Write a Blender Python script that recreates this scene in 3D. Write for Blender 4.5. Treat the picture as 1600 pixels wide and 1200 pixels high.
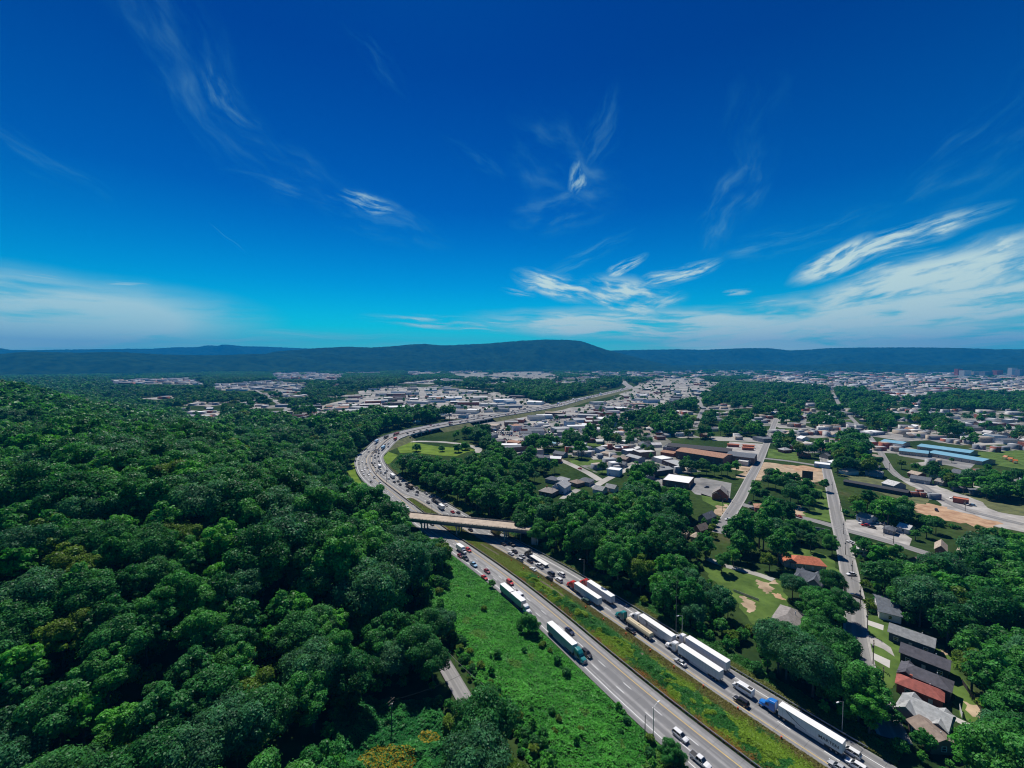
import bpy, bmesh, math, random
import numpy as np
from mathutils import Vector, Matrix

sc = bpy.context.scene
for o in list(bpy.data.objects):
    bpy.data.objects.remove(o)
R_ = math.radians

# ------------------------------------------------------------------ camera
PITCH = R_(2.83); FPX = 666.7; CAMH = 108.0
cd = bpy.data.cameras.new("camera"); cam = bpy.data.objects.new("camera", cd)
sc.collection.objects.link(cam); sc.camera = cam
cd.sensor_width = 36; cd.lens = 15.0; cd.clip_start = 1; cd.clip_end = 60000
cam.location = (0, 0, CAMH); cam.rotation_euler = (R_(90) - PITCH, 0, 0)

# ------------------------------------------------------------------ sun, sky, exposure
SUN_EL, SUN_AZ = R_(57), R_(-13)
sv = Vector((math.sin(SUN_AZ) * math.cos(SUN_EL), math.cos(SUN_AZ) * math.cos(SUN_EL), math.sin(SUN_EL)))
sd = bpy.data.lights.new("sun", 'SUN'); sd.energy = 4.8; sd.angle = R_(0.5); sd.color = (1.0, 0.955, 0.88)
so = bpy.data.objects.new("sun", sd); sc.collection.objects.link(so)
so.rotation_euler = sv.to_track_quat('Z', 'Y').to_euler(); so.location = (0, 0, 900)
vs = sc.view_settings
vs.view_transform = 'Standard'; vs.look = 'None'; vs.gamma = 1.0; vs.use_curve_mapping = False
vs.exposure = 0.12
sc.cycles.max_bounces = 5; sc.cycles.diffuse_bounces = 2; sc.cycles.glossy_bounces = 2
sc.cycles.transmission_bounces = 2; sc.cycles.volume_bounces = 0; sc.cycles.transparent_max_bounces = 8
sc.cycles.use_denoising = True; sc.cycles.filter_width = 1.15
sc.cycles.caustics_reflective = False; sc.cycles.caustics_refractive = False

w = bpy.data.worlds.new("World"); sc.world = w; w.use_nodes = True
wt = w.node_tree; wt.nodes.clear()
def WN(t, **k):
    n = wt.nodes.new(t)
    for a, b in k.items(): setattr(n, a, b)
    return n
def wm(op, a, b=None, clamp=False):
    n = WN('ShaderNodeMath', operation=op); n.use_clamp = clamp
    for i, q in enumerate((a, b)):
        if q is None: continue
        if isinstance(q, (int, float)): n.inputs[i].default_value = q
        else: wt.links.new(q, n.inputs[i])
    return n.outputs[0]
sky = WN('ShaderNodeTexSky', sky_type='NISHITA', sun_disc=False, sun_elevation=SUN_EL, sun_rotation=SUN_AZ,
         air_density=0.9, dust_density=0.25, ozone_density=4.5, altitude=300)
tc = WN('ShaderNodeTexCoord'); sx = WN('ShaderNodeSeparateXYZ'); wt.links.new(tc.outputs['Generated'], sx.inputs[0])
az = wm('MULTIPLY', wm('ARCTAN2', sx.outputs[0], sx.outputs[1]), 57.2958)
el = wm('MULTIPLY', wm('ARCSINE', sx.outputs[2]), 57.2958)
hs = WN('ShaderNodeHueSaturation'); hs.inputs['Saturation'].default_value = 1.5; hs.inputs['Hue'].default_value = 0.495
wt.links.new(sky.outputs[0], hs.inputs['Color'])
# elevation tint of the clear air: pale low down, deep blue overhead
mr = WN('ShaderNodeMapRange'); wt.links.new(el, mr.inputs[0]); mr.inputs[1].default_value = -2; mr.inputs[2].default_value = 45
rp = WN('ShaderNodeValToRGB'); wt.links.new(mr.outputs[0], rp.inputs[0])
SKYRAMP = [(0.0, (.44, 1.10, .96)), (.07, (.25, 1.32, 1.02)), (.14, (.03, 1.28, 1.02)), (.25, (.006, .92, .94)), (.45, (.002, .46, .74)), (.75, (.001, .265, .58)), (1, (.0005, .235, .54))]
els = rp.color_ramp.elements
while len(els) < len(SKYRAMP): els.new(.5)
for e, (p, c) in zip(els, SKYRAMP): e.position = p; e.color = (*c, 1)
mul = WN('ShaderNodeMixRGB', blend_type='MULTIPLY'); mul.inputs[0].default_value = 1
wt.links.new(hs.outputs[0], mul.inputs[1]); wt.links.new(rp.outputs[0], mul.inputs[2])
cv0 = WN('ShaderNodeCombineXYZ'); wt.links.new(az, cv0.inputs[0]); wt.links.new(el, cv0.inputs[1])
wn = WN('ShaderNodeTexNoise'); wn.inputs['Scale'].default_value = .13; wn.inputs['Detail'].default_value = 2.5; wn.inputs['Roughness'].default_value = .5; wt.links.new(cv0.outputs[0], wn.inputs['Vector'])
wsub = WN('ShaderNodeVectorMath', operation='SUBTRACT'); wt.links.new(wn.outputs['Color'], wsub.inputs[0]); wsub.inputs[1].default_value = (.5, .5, .5)
wsc = WN('ShaderNodeVectorMath', operation='MULTIPLY'); wt.links.new(wsub.outputs[0], wsc.inputs[0])
wel = wm('ADD', wm('MULTIPLY', el, .075), 1.0); wcx = WN('ShaderNodeCombineXYZ'); wt.links.new(wm('MULTIPLY', wel, 2.2), wcx.inputs[0]); wt.links.new(wel, wcx.inputs[1]); wt.links.new(wcx.outputs[0], wsc.inputs[1])
cv = WN('ShaderNodeVectorMath', operation='ADD'); wt.links.new(cv0.outputs[0], cv.inputs[0]); wt.links.new(wsc.outputs[0], cv.inputs[1])
def px_ae(u, v):
    a = (u - 800) / FPX; b = -(v - 600) / FPX
    d = Vector((a, b * math.sin(PITCH) + math.cos(PITCH), b * math.cos(PITCH) - math.sin(PITCH))).normalized()
    return math.degrees(math.atan2(d.x, d.y)), math.degrees(math.asin(d.z))
#        centre px, half length px, half height px, tilt (deg, + = right end up), strength, noise stretch, threshold
CLOUDS = [((300, 95), 230, 95, -50, .20, (1.6, 1.6), .40), ((365, 150), 75, 40, -52, .22, (1.4, 1.6), .36), ((250, 40), 120, 60, -40, .14, (1.4, 1.4), .40),
          ((575, 314), 52, 20, -14, .55, (1.5, 1.6), .34), ((590, 335), 130, 46, -16, .20, (1.6, 1.6), .38), ((905, 274), 30, 24, 52, .55, (1.3, 1.4), .33),
          ((885, 262), 120, 70, -25, .20, (1.6, 1.7), .38), ((880, 325), 100, 46, 12, .22, (1.5, 1.6), .38), ((935, 225), 90, 40, 60, .18, (1.5, 1.5), .38),
          ((430, 245), 190, 40, -20, .13, (2.0, 1.4), .40), ((470, 296), 120, 18, -5, .16, (2.0, 1.4), .38), ((1140, 320), 120, 44, 58, .24, (1.8, 1.5), .38), ((1160, 230), 120, 60, 70, .10, (1.6, 1.5), .40),
          ((868, 448), 78, 24, -18, .95, (1.8, 1.7), .30), ((840, 440), 34, 18, 10, .6, (1.4, 1.4), .32), ((975, 464), 96, 40, -10, .95, (2.0, 1.8), .30), ((1015, 482), 70, 22, 14, .7, (1.6, 1.5), .32), ((980, 416), 46, 14, 20, .75, (1.6, 1.6), .32), ((1060, 430), 84, 17, 12, .8, (2, 1.6), .32),
          ((1300, 408), 96, 28, 26, 1.0, (1.8, 1.6), .25), ((1400, 376), 190, 24, 14, .85, (2.4, 1.5), .28), ((1420, 446), 340, 50, 13, 1.0, (2.4, 1.7), .24), ((1530, 416), 190, 54, 14, .95, (2.0, 1.6), .26), ((1390, 420), 150, 20, 14, .6, (2.0, 1.5), .34),
          ((1300, 508), 760, 60, 3, 1.0, (3.0, 1.6), .27), ((1010, 508), 430, 32, -2, 1.0, (2.6, 1.5), .24), ((720, 506), 170, 14, -3, .75, (2.2, 1.4), .34), ((1500, 478), 440, 46, 7, 1.0, (2.6, 1.6), .24), ((1250, 468), 160, 12, 2, .6, (2, 1.4), .34),
          ((40, 498), 430, 90, 2, .78, (1.6, 1.8), .18), ((150, 484), 250, 24, 0, .62, (2.0, 1.5), .28), ((60, 470), 240, 40, 3, .5, (2, 1.6), .30), ((120, 437), 150, 7, 2, .6, (2, 1.2), .32), ((420, 528), 420, 26, 0, .35, (2, 1.4), .26),
          ((810, 458), 36, 8, -8, .5, (1.4, 1.4), .34), ((1155, 458), 26, 7, 0, .6, (1.3, 1.3), .3), ((900, 405), 120, 16, 22, .22, (1.8, 1.4), .36), ((1240, 370), 190, 30, 10, .24, (1.8, 1.5), .38), ((1480, 290), 300, 46, 26, .16, (2.2, 1.5), .40), ((1540, 190), 260, 30, 40, .09, (2.0, 1.5), .40),
          ((745, 245), 60, 16, -25, .12, (1.4, 1.4), .38), ((590, 95), 70, 25, -30, .10, (1.4, 1.4), .38), ((50, 245), 160, 30, -24, .12, (1.6, 1.5), .38), ((350, 372), 40, 1.6, -42, .10, (1, 1), .2), ((1300, 532), 1000, 36, 0, .8, (3.0, 1.5), .20), ((60, 525), 520, 34, 0, .55, (2.5, 1.5), .20)]
acc = None
for i, (c, la, lb, tilt, st, nsx, th) in enumerate(CLOUDS):
    a0, e0 = px_ae(*c)
    a1 = px_ae(c[0] + la, c[1])[0] - a0; e1 = e0 - px_ae(c[0], c[1] + lb)[1]
    mp = WN('ShaderNodeMapping', vector_type='TEXTURE'); wt.links.new(cv.outputs[0], mp.inputs[0])
    mp.inputs[1].default_value = (a0, e0, 0); mp.inputs[2].default_value = (0, 0, R_(tilt)); mp.inputs[3].default_value = (abs(a1), abs(e1), 1)
    gr = WN('ShaderNodeTexGradient', gradient_type='SPHERICAL'); wt.links.new(mp.outputs[0], gr.inputs[0])
    m2 = WN('ShaderNodeMapping'); wt.links.new(mp.outputs[0], m2.inputs[0])
    m2.inputs[1].default_value = (i * 7.3, i * 3.1, i); m2.inputs[3].default_value = (nsx[0] * .9, nsx[1] * (1.45 if st > .35 else 1.1), 1)
    nz = WN('ShaderNodeTexNoise'); nz.inputs['Scale'].default_value = 1.0; nz.inputs['Detail'].default_value = 6.5
    nz.inputs['Roughness'].default_value = .56; nz.inputs['Distortion'].default_value = .12
    wt.links.new(m2.outputs[0], nz.inputs['Vector'])
    s = WN('ShaderNodeMapRange', interpolation_type='SMOOTHSTEP'); wt.links.new(nz.outputs[0], s.inputs[0])
    s.inputs[1].default_value = th; s.inputs[2].default_value = th + (.36 if st > .35 else .46)
    g2 = wm('MINIMUM', wm('MULTIPLY', gr.outputs['Fac'], 1.9), 1.0)
    q = wm('MULTIPLY', wm('MULTIPLY', s.outputs[0], g2), st if st > .35 else st * 1.25)
    acc = q if acc is None else wm('MAXIMUM', acc, q)
acc = wm('MINIMUM', acc, .92)
cm = WN('ShaderNodeMixRGB'); wt.links.new(acc, cm.inputs[0]); wt.links.new(mul.outputs[0], cm.inputs[1])
cc = WN('ShaderNodeMixRGB'); wt.links.new(wm('MULTIPLY', acc, 1.35, True), cc.inputs[0]); cc.inputs[1].default_value = (.35, 4.6, 5.9, 1); cc.inputs[2].default_value = (7.0, 8.8, 7.8, 1)
wt.links.new(cc.outputs[0], cm.inputs[2])
bg = WN('ShaderNodeBackground'); bg.inputs[1].default_value = 0.094; wt.links.new(cm.outputs[0], bg.inputs[0])
wo = WN('ShaderNodeOutputWorld'); wt.links.new(bg.outputs[0], wo.inputs[0])

# ------------------------------------------------------------------ helpers
C = sc.collection
rng = np.random.default_rng(11); random.seed(11)
def ray(u, v):
    a = (u - 800) / FPX; b = -(v - 600) / FPX
    return np.array([a, b * math.sin(PITCH) + math.cos(PITCH), b * math.cos(PITCH) - math.sin(PITCH)])
def G(u, v, z=0.0):
    d = ray(u, v); t = (z - CAMH) / d[2]
    return np.array([d[0] * t, d[1] * t])
def proj(x, y, z):
    """where a point of the place falls in the photograph (1600 x 1200)"""
    zz = z - CAMH; dep = y * math.cos(PITCH) - zz * math.sin(PITCH); up = y * math.sin(PITCH) + zz * math.cos(PITCH)
    dep = np.where(np.abs(dep) < 1, 1, dep)
    return 800 + FPX * x / dep, 600 - FPX * up / dep, dep
def sstep(a, b, x):
    t = np.clip((x - a) / (b - a), 0, 1); return t * t * (3 - 2 * t)
def inpoly(px, py, poly):
    px = np.asarray(px); py = np.asarray(py); c = np.zeros(px.shape, bool); n = len(poly); j = n - 1
    for i in range(n):
        xi, yi = poly[i]; xj, yj = poly[j]
        if yi != yj:
            c ^= ((yi > py) != (yj > py)) & (px < (xj - xi) * (py - yi) / (yj - yi) + xi)
        j = i
    return c
def tag(o, label=None, cat=None, group=None, kind=None):
    if label: o['label'] = label
    if cat: o['category'] = cat
    if group: o['group'] = group
    if kind: o['kind'] = kind
    return o
def empty(name, loc=(0, 0, 0), rz=0.0):
    o = bpy.data.objects.new(name, None); C.objects.link(o); o.location = loc; o.rotation_euler = (0, 0, rz)
    o.empty_display_size = .5
    return o
def link(name, me, parent=None):
    o = bpy.data.objects.new(name, me); C.objects.link(o)
    if parent is not None: o.parent = parent
    return o
def copy_tree(o, parent=None):
    c = o.copy(); C.objects.link(c)
    if parent is not None: c.parent = parent
    for ch in o.children: copy_tree(ch, c)
    return c
class MB:
    def __init__(s): s.v = []; s.f = []; s.m = []
    def add(s, vs, fs, m=0):
        b = len(s.v); s.v += [tuple(float(q) for q in p) for p in vs]
        for f in fs: s.f.append([b + i for i in f]); s.m.append(m)
    def box(s, x0, x1, y0, y1, z0, z1, m=0):
        s.add([(x0, y0, z0), (x1, y0, z0), (x1, y1, z0), (x0, y1, z0), (x0, y0, z1), (x1, y0, z1), (x1, y1, z1), (x0, y1, z1)],
              [(0, 3, 2, 1), (4, 5, 6, 7), (0, 1, 5, 4), (1, 2, 6, 5), (2, 3, 7, 6), (3, 0, 4, 7)], m)
    def loft(s, rings, m=0, caps=True):
        k = len(rings[0]); vs = [p for r in rings for p in r]; fs = []
        for i in range(len(rings) - 1):
            for j in range(k):
                a = i * k + j; b = i * k + (j + 1) % k
                fs.append((a, b, b + k, a + k))
        if caps: fs.append(tuple(range(k - 1, -1, -1))); fs.append(tuple((len(rings) - 1) * k + j for j in range(k)))
        s.add(vs, fs, m)
    def tube(s, pts, r, n=6, m=0, caps=True):
        pts = [Vector(p) for p in pts]; rr = r if isinstance(r, (list, tuple)) else [r] * len(pts); rings = []
        for i, p in enumerate(pts):
            d = (pts[min(i + 1, len(pts) - 1)] - pts[max(i - 1, 0)]).normalized()
            a = d.cross(Vector((0, 0, 1)) if abs(d.z) < .9 else Vector((1, 0, 0))).normalized(); b = d.cross(a)
            rings.append([p + (a * math.cos(2 * math.pi * j / n) + b * math.sin(2 * math.pi * j / n)) * rr[i] for j in range(n)])
        s.loft(rings, m, caps)
    def cyl(s, c, axis, r, h, n=12, m=0):
        a = Vector(axis).normalized(); c = Vector(c); s.tube([c - a * h / 2, c + a * h / 2], r, n, m)
    def build(s, name, mats, parent=None, smooth=False):
        me = bpy.data.meshes.new(name); me.from_pydata(s.v, [], s.f)
        if not isinstance(mats, (list, tuple)): mats = [mats]
        for q in mats: me.materials.append(q)
        if len(mats) > 1: me.polygons.foreach_set('material_index', s.m)
        if smooth: me.polygons.foreach_set('use_smooth', [True] * len(me.polygons))
        bm = bmesh.new(); bm.from_mesh(me); bmesh.ops.recalc_face_normals(bm, faces=bm.faces); bm.to_mesh(me); bm.free()
        return link(name, me, parent)
def np_mesh(name, V, F, mats, mi=None, tone=None, col=None):
    """mesh from arrays; F is (n,4) or (n,3)"""
    me = bpy.data.meshes.new(name); n, k = F.shape
    me.vertices.add(len(V)); me.vertices.foreach_set('co', np.ascontiguousarray(V, dtype=np.float32).ravel())
    me.loops.add(n * k); me.loops.foreach_set('vertex_index', np.ascontiguousarray(F, dtype=np.int32).ravel())
    me.polygons.add(n); me.polygons.foreach_set('loop_start', np.arange(0, n * k, k, dtype=np.int32))
    for q in (mats if isinstance(mats, (list, tuple)) else [mats]): me.materials.append(q)
    if mi is not None: me.polygons.foreach_set('material_index', np.asarray(mi, dtype=np.int32))
    me.update(calc_edges=True)
    if tone is not None:
        a = me.attributes.new('tone', 'FLOAT', 'FACE'); a.data.foreach_set('value', np.asarray(tone, dtype=np.float32))
    if col is not None:
        a = me.attributes.new('col', 'FLOAT_COLOR', 'FACE'); c4 = np.ones((n, 4), np.float32); c4[:, :3] = col
        a.data.foreach_set('color', c4.ravel())
    return me

# ------------------------------------------------------------------ materials
MATS = {}
def pm(name, col, rough=.8, var=.12, scale=.4, metal=0., bump=0., col2=None, detail=4, spec=.5, coat=0.):
    if name in MATS: return MATS[name]
    m = bpy.data.materials.new(name); m.use_nodes = True; t = m.node_tree; p = t.nodes['Principled BSDF']
    p.inputs['Roughness'].default_value = rough; p.inputs['Metallic'].default_value = metal
    p.inputs['Specular IOR Level'].default_value = spec; p.inputs['Coat Weight'].default_value = coat
    tcn = t.nodes.new('ShaderNodeTexCoord'); n = t.nodes.new('ShaderNodeTexNoise')
    n.inputs['Scale'].default_value = scale; n.inputs['Detail'].default_value = detail; n.inputs['Roughness'].default_value = .6
    t.links.new(tcn.outputs['Object'], n.inputs['Vector'])
    r = t.nodes.new('ShaderNodeValToRGB'); t.links.new(n.outputs[0], r.inputs[0])
    r.color_ramp.elements[0].position = .3; r.color_ramp.elements[1].position = .7
    a = col; b = col2 if col2 else col
    r.color_ramp.elements[0].color = (*[q * (1 - var) for q in a], 1); r.color_ramp.elements[1].color = (*[min(1, q * (1 + var)) for q in b], 1)
    t.links.new(r.outputs[0], p.inputs['Base Color'])
    if bump:
        bn = t.nodes.new('ShaderNodeBump'); bn.inputs['Strength'].default_value = bump; bn.inputs['Distance'].default_value = .3
        t.links.new(n.outputs[0], bn.inputs['Height']); t.links.new(bn.outputs[0], p.inputs['Normal'])
    MATS[name] = m; return m
def leaf_mat(name, dark, light, trans=.36, rnd=True):
    m = bpy.data.materials.new(name); m.use_nodes = True; t = m.node_tree; t.nodes.clear()
    N = t.nodes.new
    oi = N('ShaderNodeObjectInfo'); at = N('ShaderNodeAttribute'); at.attribute_name = 'tone'
    mx = N('ShaderNodeMixRGB'); mx.inputs[1].default_value = (*dark, 1); mx.inputs[2].default_value = (*light, 1)
    if rnd: t.links.new(oi.outputs['Random'], mx.inputs[0])
    else: mx.inputs[0].default_value = .5
    mu = N('ShaderNodeMixRGB'); mu.blend_type = 'MULTIPLY'; mu.inputs[0].default_value = 1
    t.links.new(mx.outputs[0], mu.inputs[1]); t.links.new(at.outputs['Fac'], mu.inputs[2])
    p = N('ShaderNodeBsdfPrincipled'); p.inputs['Roughness'].default_value = .42; p.inputs['Specular IOR Level'].default_value = .11
    t.links.new(mu.outputs[0], p.inputs['Base Color'])
    tr = N('ShaderNodeBsdfTranslucent'); br = N('ShaderNodeMixRGB'); br.blend_type = 'MULTIPLY'; br.inputs[0].default_value = 1
    br.inputs[2].default_value = (1.25, 1.35, .55, 1); t.links.new(mu.outputs[0], br.inputs[1]); t.links.new(br.outputs[0], tr.inputs[0])
    ms = N('ShaderNodeMixShader'); ms.inputs[0].default_value = trans
    t.links.new(p.outputs[0], ms.inputs[1]); t.links.new(tr.outputs[0], ms.inputs[2])
    o = N('ShaderNodeOutputMaterial'); t.links.new(ms.outputs[0], o.inputs[0]); return m
def col_leaf_mat(name, trans=.25):
    m = leaf_mat(name, (.1, .1, .1), (.1, .1, .1), trans, False); t = m.node_tree
    at = t.nodes.new('ShaderNodeAttribute'); at.attribute_name = 'col'
    for n in t.nodes:
        if n.type == 'MIX_RGB' and n.blend_type == 'MULTIPLY' and not n.inputs[2].is_linked or (n.type == 'MIX_RGB' and n.inputs[2].is_linked):
            pass
    mu = [n for n in t.nodes if n.type == 'MIX_RGB' and n.blend_type == 'MULTIPLY' and n.inputs[2].is_linked][0]
    for l in list(mu.inputs[1].links): t.links.remove(l)
    t.links.new(at.outputs['Color'], mu.inputs[1]); return m

LEAF = [leaf_mat('leaf_dark', (.022, .120, .028), (.050, .190, .046)),
        leaf_mat('leaf_mid', (.036, .180, .034), (.078, .260, .050)),
        leaf_mat('leaf_bright', (.050, .240, .028), (.100, .320, .044)),
        leaf_mat('leaf_grey', (.034, .140, .054), (.066, .200, .080)),
        leaf_mat('leaf_olive', (.090, .180, .022), (.140, .225, .030))]
BARK = pm('bark', (.10, .08, .062), .9, .35, 1.5)
COLLEAF = col_leaf_mat('ground_leaf')
M_conc = pm('concrete', (.36, .35, .33), .85, .15, .3)
M_white = pm('white_paint', (.78, .78, .77), .5, .04, .3)
M_steel = pm('galvanised_steel', (.36, .37, .38), .45, .12, .6, metal=.5)
M_dsteel = pm('dark_steel', (.07, .075, .08), .5, .2, .6, metal=.3)
M_wood = pm('pole_wood', (.11, .085, .065), .9, .3, 2.)
M_glass = pm('dark_glass', (.012, .016, .02), .08, .1, .5, spec=.8)
M_tyre = pm('tyre_rubber', (.018, .018, .019), .85, .1, 3)
M_rim = pm('wheel_rim', (.42, .42, .43), .3, .1, 3, metal=.8)
M_lampw = pm('headlight_glass', (.75, .77, .78), .1, .05, 3)
M_red = pm('tail_light_red', (.42, .012, .012), .25, .1, 3)
M_black = pm('black_plastic', (.015, .015, .016), .6, .1, 2)
M_orange = pm('drum_orange', (.75, .12, .02), .6, .1, 2)
# ------------------------------------------------------------------ highway line (the edge between the two carriageways)
SPPX = [(1180, 1200), (1100, 1140), (1059, 1108.8), (1000, 1062), (925, 997.5), (837, 925), (795, 895), (750, 862), (720, 845), (642, 787), (615, 766),
        (590, 747.5), (579, 732), (576, 720), (577, 710)]
sp0 = [G(*p) for p in SPPX]
sp0 = [sp0[0] + (sp0[0] - sp0[1]) * 6, sp0[0] + (sp0[0] - sp0[1]) * 2] + sp0
RZ = 6.0
sp0 += [G(u, v, RZ) for u, v in [(585, 700), (598, 690), (615, 682), (634, 676), (665, 669), (702, 662), (740, 655.5), (775, 649.5), (831, 641), (869, 634), (906, 623.5), (944, 615.5), (966, 610), (981, 605), (984, 602), (977, 598), (973, 593)]]
def resample(P, step=6.0, smooth=9):
    P = np.array(P); d = np.r_[0, np.cumsum(np.linalg.norm(np.diff(P, axis=0), axis=1))]
    s = np.arange(0, d[-1], step); Q = np.c_[np.interp(s, d, P[:, 0]), np.interp(s, d, P[:, 1])]
    k = np.hanning(smooth + 2)[1:-1]; k /= k.sum(); h = smooth // 2
    Qp = np.vstack([Q[:1] + (Q[:1] - Q[1:2]) * np.arange(h, 0, -1)[:, None], Q, Q[-1:] + (Q[-1:] - Q[-2:-1]) * np.arange(1, h + 1)[:, None]])
    return np.c_[np.convolve(Qp[:, 0], k, 'valid'), np.convolve(Qp[:, 1], k, 'valid')]
SP = resample(sp0, 6.0, 15)
TAN = np.gradient(SP, axis=0); TAN /= np.linalg.norm(TAN, axis=1)[:, None]
NRM = np.c_[-TAN[:, 1], TAN[:, 0]]            # points to the left of the line, away from the camera's right
NS = len(SP)
ARC = np.arange(NS) * 6.0
iy = SP[:, 1]
far = np.maximum.accumulate(iy)               # forward distance
ROADZ = RZ * sstep(505, 575, far) * (1 - sstep(1500, 1900, far))
WL = np.interp(far, [90, 170, 260, 420, 620, 720, 800, 1000, 1400], [15.6, 14.2, 14.0, 14.6, 15.5, 18, 17, 16, 15])
MED = np.interp(far, [90, 150, 200, 245, 290, 330, 345, 2000], [15.8, 15.6, 13.2, 10.2, 8.6, 6.0, .7, .7])
WR = np.interp(far, [90, 170, 300, 380, 450, 520, 620, 700, 800, 1000, 1400], [15.4, 15.0, 16, 17.5, 15, 13.6, 15.5, 17, 16, 15, 15])
def sdist(x, y):
    """signed distance to the highway line (left positive) and index along it"""
    x = np.asarray(x, float).ravel(); y = np.asarray(y, float).ravel(); best = np.full(x.shape, 1e9); bi = np.zeros(x.shape, int)
    S = SP[::2]
    for i in range(len(S)):
        d = (x - S[i, 0]) ** 2 + (y - S[i, 1]) ** 2; m = d < best; best[m] = d[m]; bi[m] = i * 2
    i = bi; dx = x - SP[i, 0]; dy = y - SP[i, 1]
    D = dx * NRM[i, 0] + dy * NRM[i, 1]
    D = np.where(np.sqrt(best) > np.abs(D) + 25, np.sign(D) * np.sqrt(best), D)
    return D, i
CREST = np.array([(-60, 55, 10, 70), (-85, 95, 16, 90), (-115, 120, 30, 110), (-150, 150, 42, 165), (-300, 300, 37, 190), (-500, 420, 38, 200), (-800, 600, 60, 240), (-1300, 800, 80, 420), (-2200, 1100, 90, 500)], float)
def hgt(x, y):
    sh = np.shape(x); x = np.asarray(x, float).ravel(); y = np.asarray(y, float).ravel()
    best = np.full(x.shape, 1e9); hc = np.zeros(x.shape); fo = np.ones(x.shape); side = np.zeros(x.shape)
    for i in range(len(CREST) - 1):
        a = CREST[i]; b = CREST[i + 1]; ab = b[:2] - a[:2]; L2 = ab @ ab
        t = np.clip(((x - a[0]) * ab[0] + (y - a[1]) * ab[1]) / L2, 0, 1)
        qx = a[0] + t * ab[0]; qy = a[1] + t * ab[1]; d = np.hypot(x - qx, y - qy); m = d < best
        best[m] = d[m]; hc[m] = (a[2] + t * (b[2] - a[2]))[m]; fo[m] = (a[3] + t * (b[3] - a[3]))[m]
    hill = hc * (1 - sstep(0.0, 1.0, best / fo))
    D, i = sdist(x, y); wl = WL[i]
    left = D - wl
    h = hill * sstep(8, 85, left)
    bank = 5.0 * sstep(2, 36, left) * (1 - sstep(260, 330, y)) * (x > -400)
    h = np.maximum(h, bank * (left > 0))
    right = -D - MED[i] - WR[i]
    berm = 7.0 * np.exp(-(((x - 32) ** 2 + (y - 264) ** 2) / 36.0 ** 2)) * sstep(4, 22, right)
    h = np.where(D < 0, berm, h)
    return h.reshape(sh)
def GT(u, v, above=0.0):
    """point of the terrain seen at a pixel"""
    d = ray(u, v); t = 40.0
    for _ in range(4000):
        x, y, z = d[0] * t, d[1] * t, CAMH + d[2] * t
        if z <= float(hgt(np.array([x]), np.array([y]))[0]) + above: break
        t += max(1.0, t * .006)
    return np.array([x, y, z - above])

# ------------------------------------------------------------------ ground sheet
def make_ground():
    rs = [14.0]
    while rs[-1] < 19000: rs.append(rs[-1] + max(5.0, rs[-1] * .032))
    rs = np.array(rs); th = np.r_[np.radians(np.arange(-66, 66, .75)), np.radians(np.arange(66, 294, 6))]
    na = len(th); A, Rr = np.meshgrid(th, rs)
    X = Rr * np.sin(A); Y = Rr * np.cos(A); Z = hgt(X, Y) - 0.06
    V = np.c_[X.ravel(), Y.ravel(), Z.ravel()]; n = len(rs)
    i, j = np.meshgrid(np.arange(n - 1), np.arange(na), indexing='ij'); j2 = (j + 1) % na
    F = np.c_[(i * na + j).ravel(), (i * na + j2).ravel(), ((i + 1) * na + j2).ravel(), ((i + 1) * na + j).ravel()]
    V = np.vstack([V, [[0, 0, float(hgt(np.array([0.]), np.array([0.]))[0]) - .06]]])
    me = np_mesh('ground', V, F, GROUND)
    bm = bmesh.new(); bm.from_mesh(me); bm.verts.ensure_lookup_table(); c = bm.verts[len(V) - 1]
    for k in range(na): bm.faces.new((bm.verts[(k + 1) % na], bm.verts[k], c))
    for f in bm.faces:
        f.smooth = True
        if f.normal.z < 0: f.normal_flip()
    bm.to_mesh(me); bm.free()
    return tag(link('ground', me), kind='structure')
def ground_mat():
    m = bpy.data.materials.new('ground_earth'); m.use_nodes = True; t = m.node_tree; p = t.nodes['Principled BSDF']; N = t.nodes.new
    p.inputs['Roughness'].default_value = .95; p.inputs['Specular IOR Level'].default_value = .0
    g = N('ShaderNodeNewGeometry')
    n1 = N('ShaderNodeTexNoise'); n1.inputs['Scale'].default_value = .012; n1.inputs['Detail'].default_value = 8; t.links.new(g.outputs['Position'], n1.inputs['Vector'])
    n2 = N('ShaderNodeTexNoise'); n2.inputs['Scale'].default_value = .25; n2.inputs['Detail'].default_value = 5; t.links.new(g.outputs['Position'], n2.inputs['Vector'])
    r1 = N('ShaderNodeValToRGB'); t.links.new(n1.outputs[0], r1.inputs[0]); e = r1.color_ramp.elements
    e[0].position = .35; e[0].color = (.022, .05, .018, 1); e[1].position = .62; e[1].color = (.05, .085, .026, 1)
    x = e.new(.70); x.color = (.10, .095, .05, 1)
    mx = N('ShaderNodeMixRGB'); mx.blend_type = 'MULTIPLY'; mx.inputs[0].default_value = .8
    r2 = N('ShaderNodeValToRGB'); t.links.new(n2.outputs[0], r2.inputs[0]); r2.color_ramp.elements[0].position = .3; r2.color_ramp.elements[0].color = (.5, .5, .5, 1); r2.color_ramp.elements[1].position = .7; r2.color_ramp.elements[1].color = (1.15, 1.15, 1.1, 1)
    t.links.new(r1.outputs[0], mx.inputs[1]); t.links.new(r2.outputs[0], mx.inputs[2]); t.links.new(mx.outputs[0], p.inputs['Base Color'])
    return m
GROUND = ground_mat()
make_ground()

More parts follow.
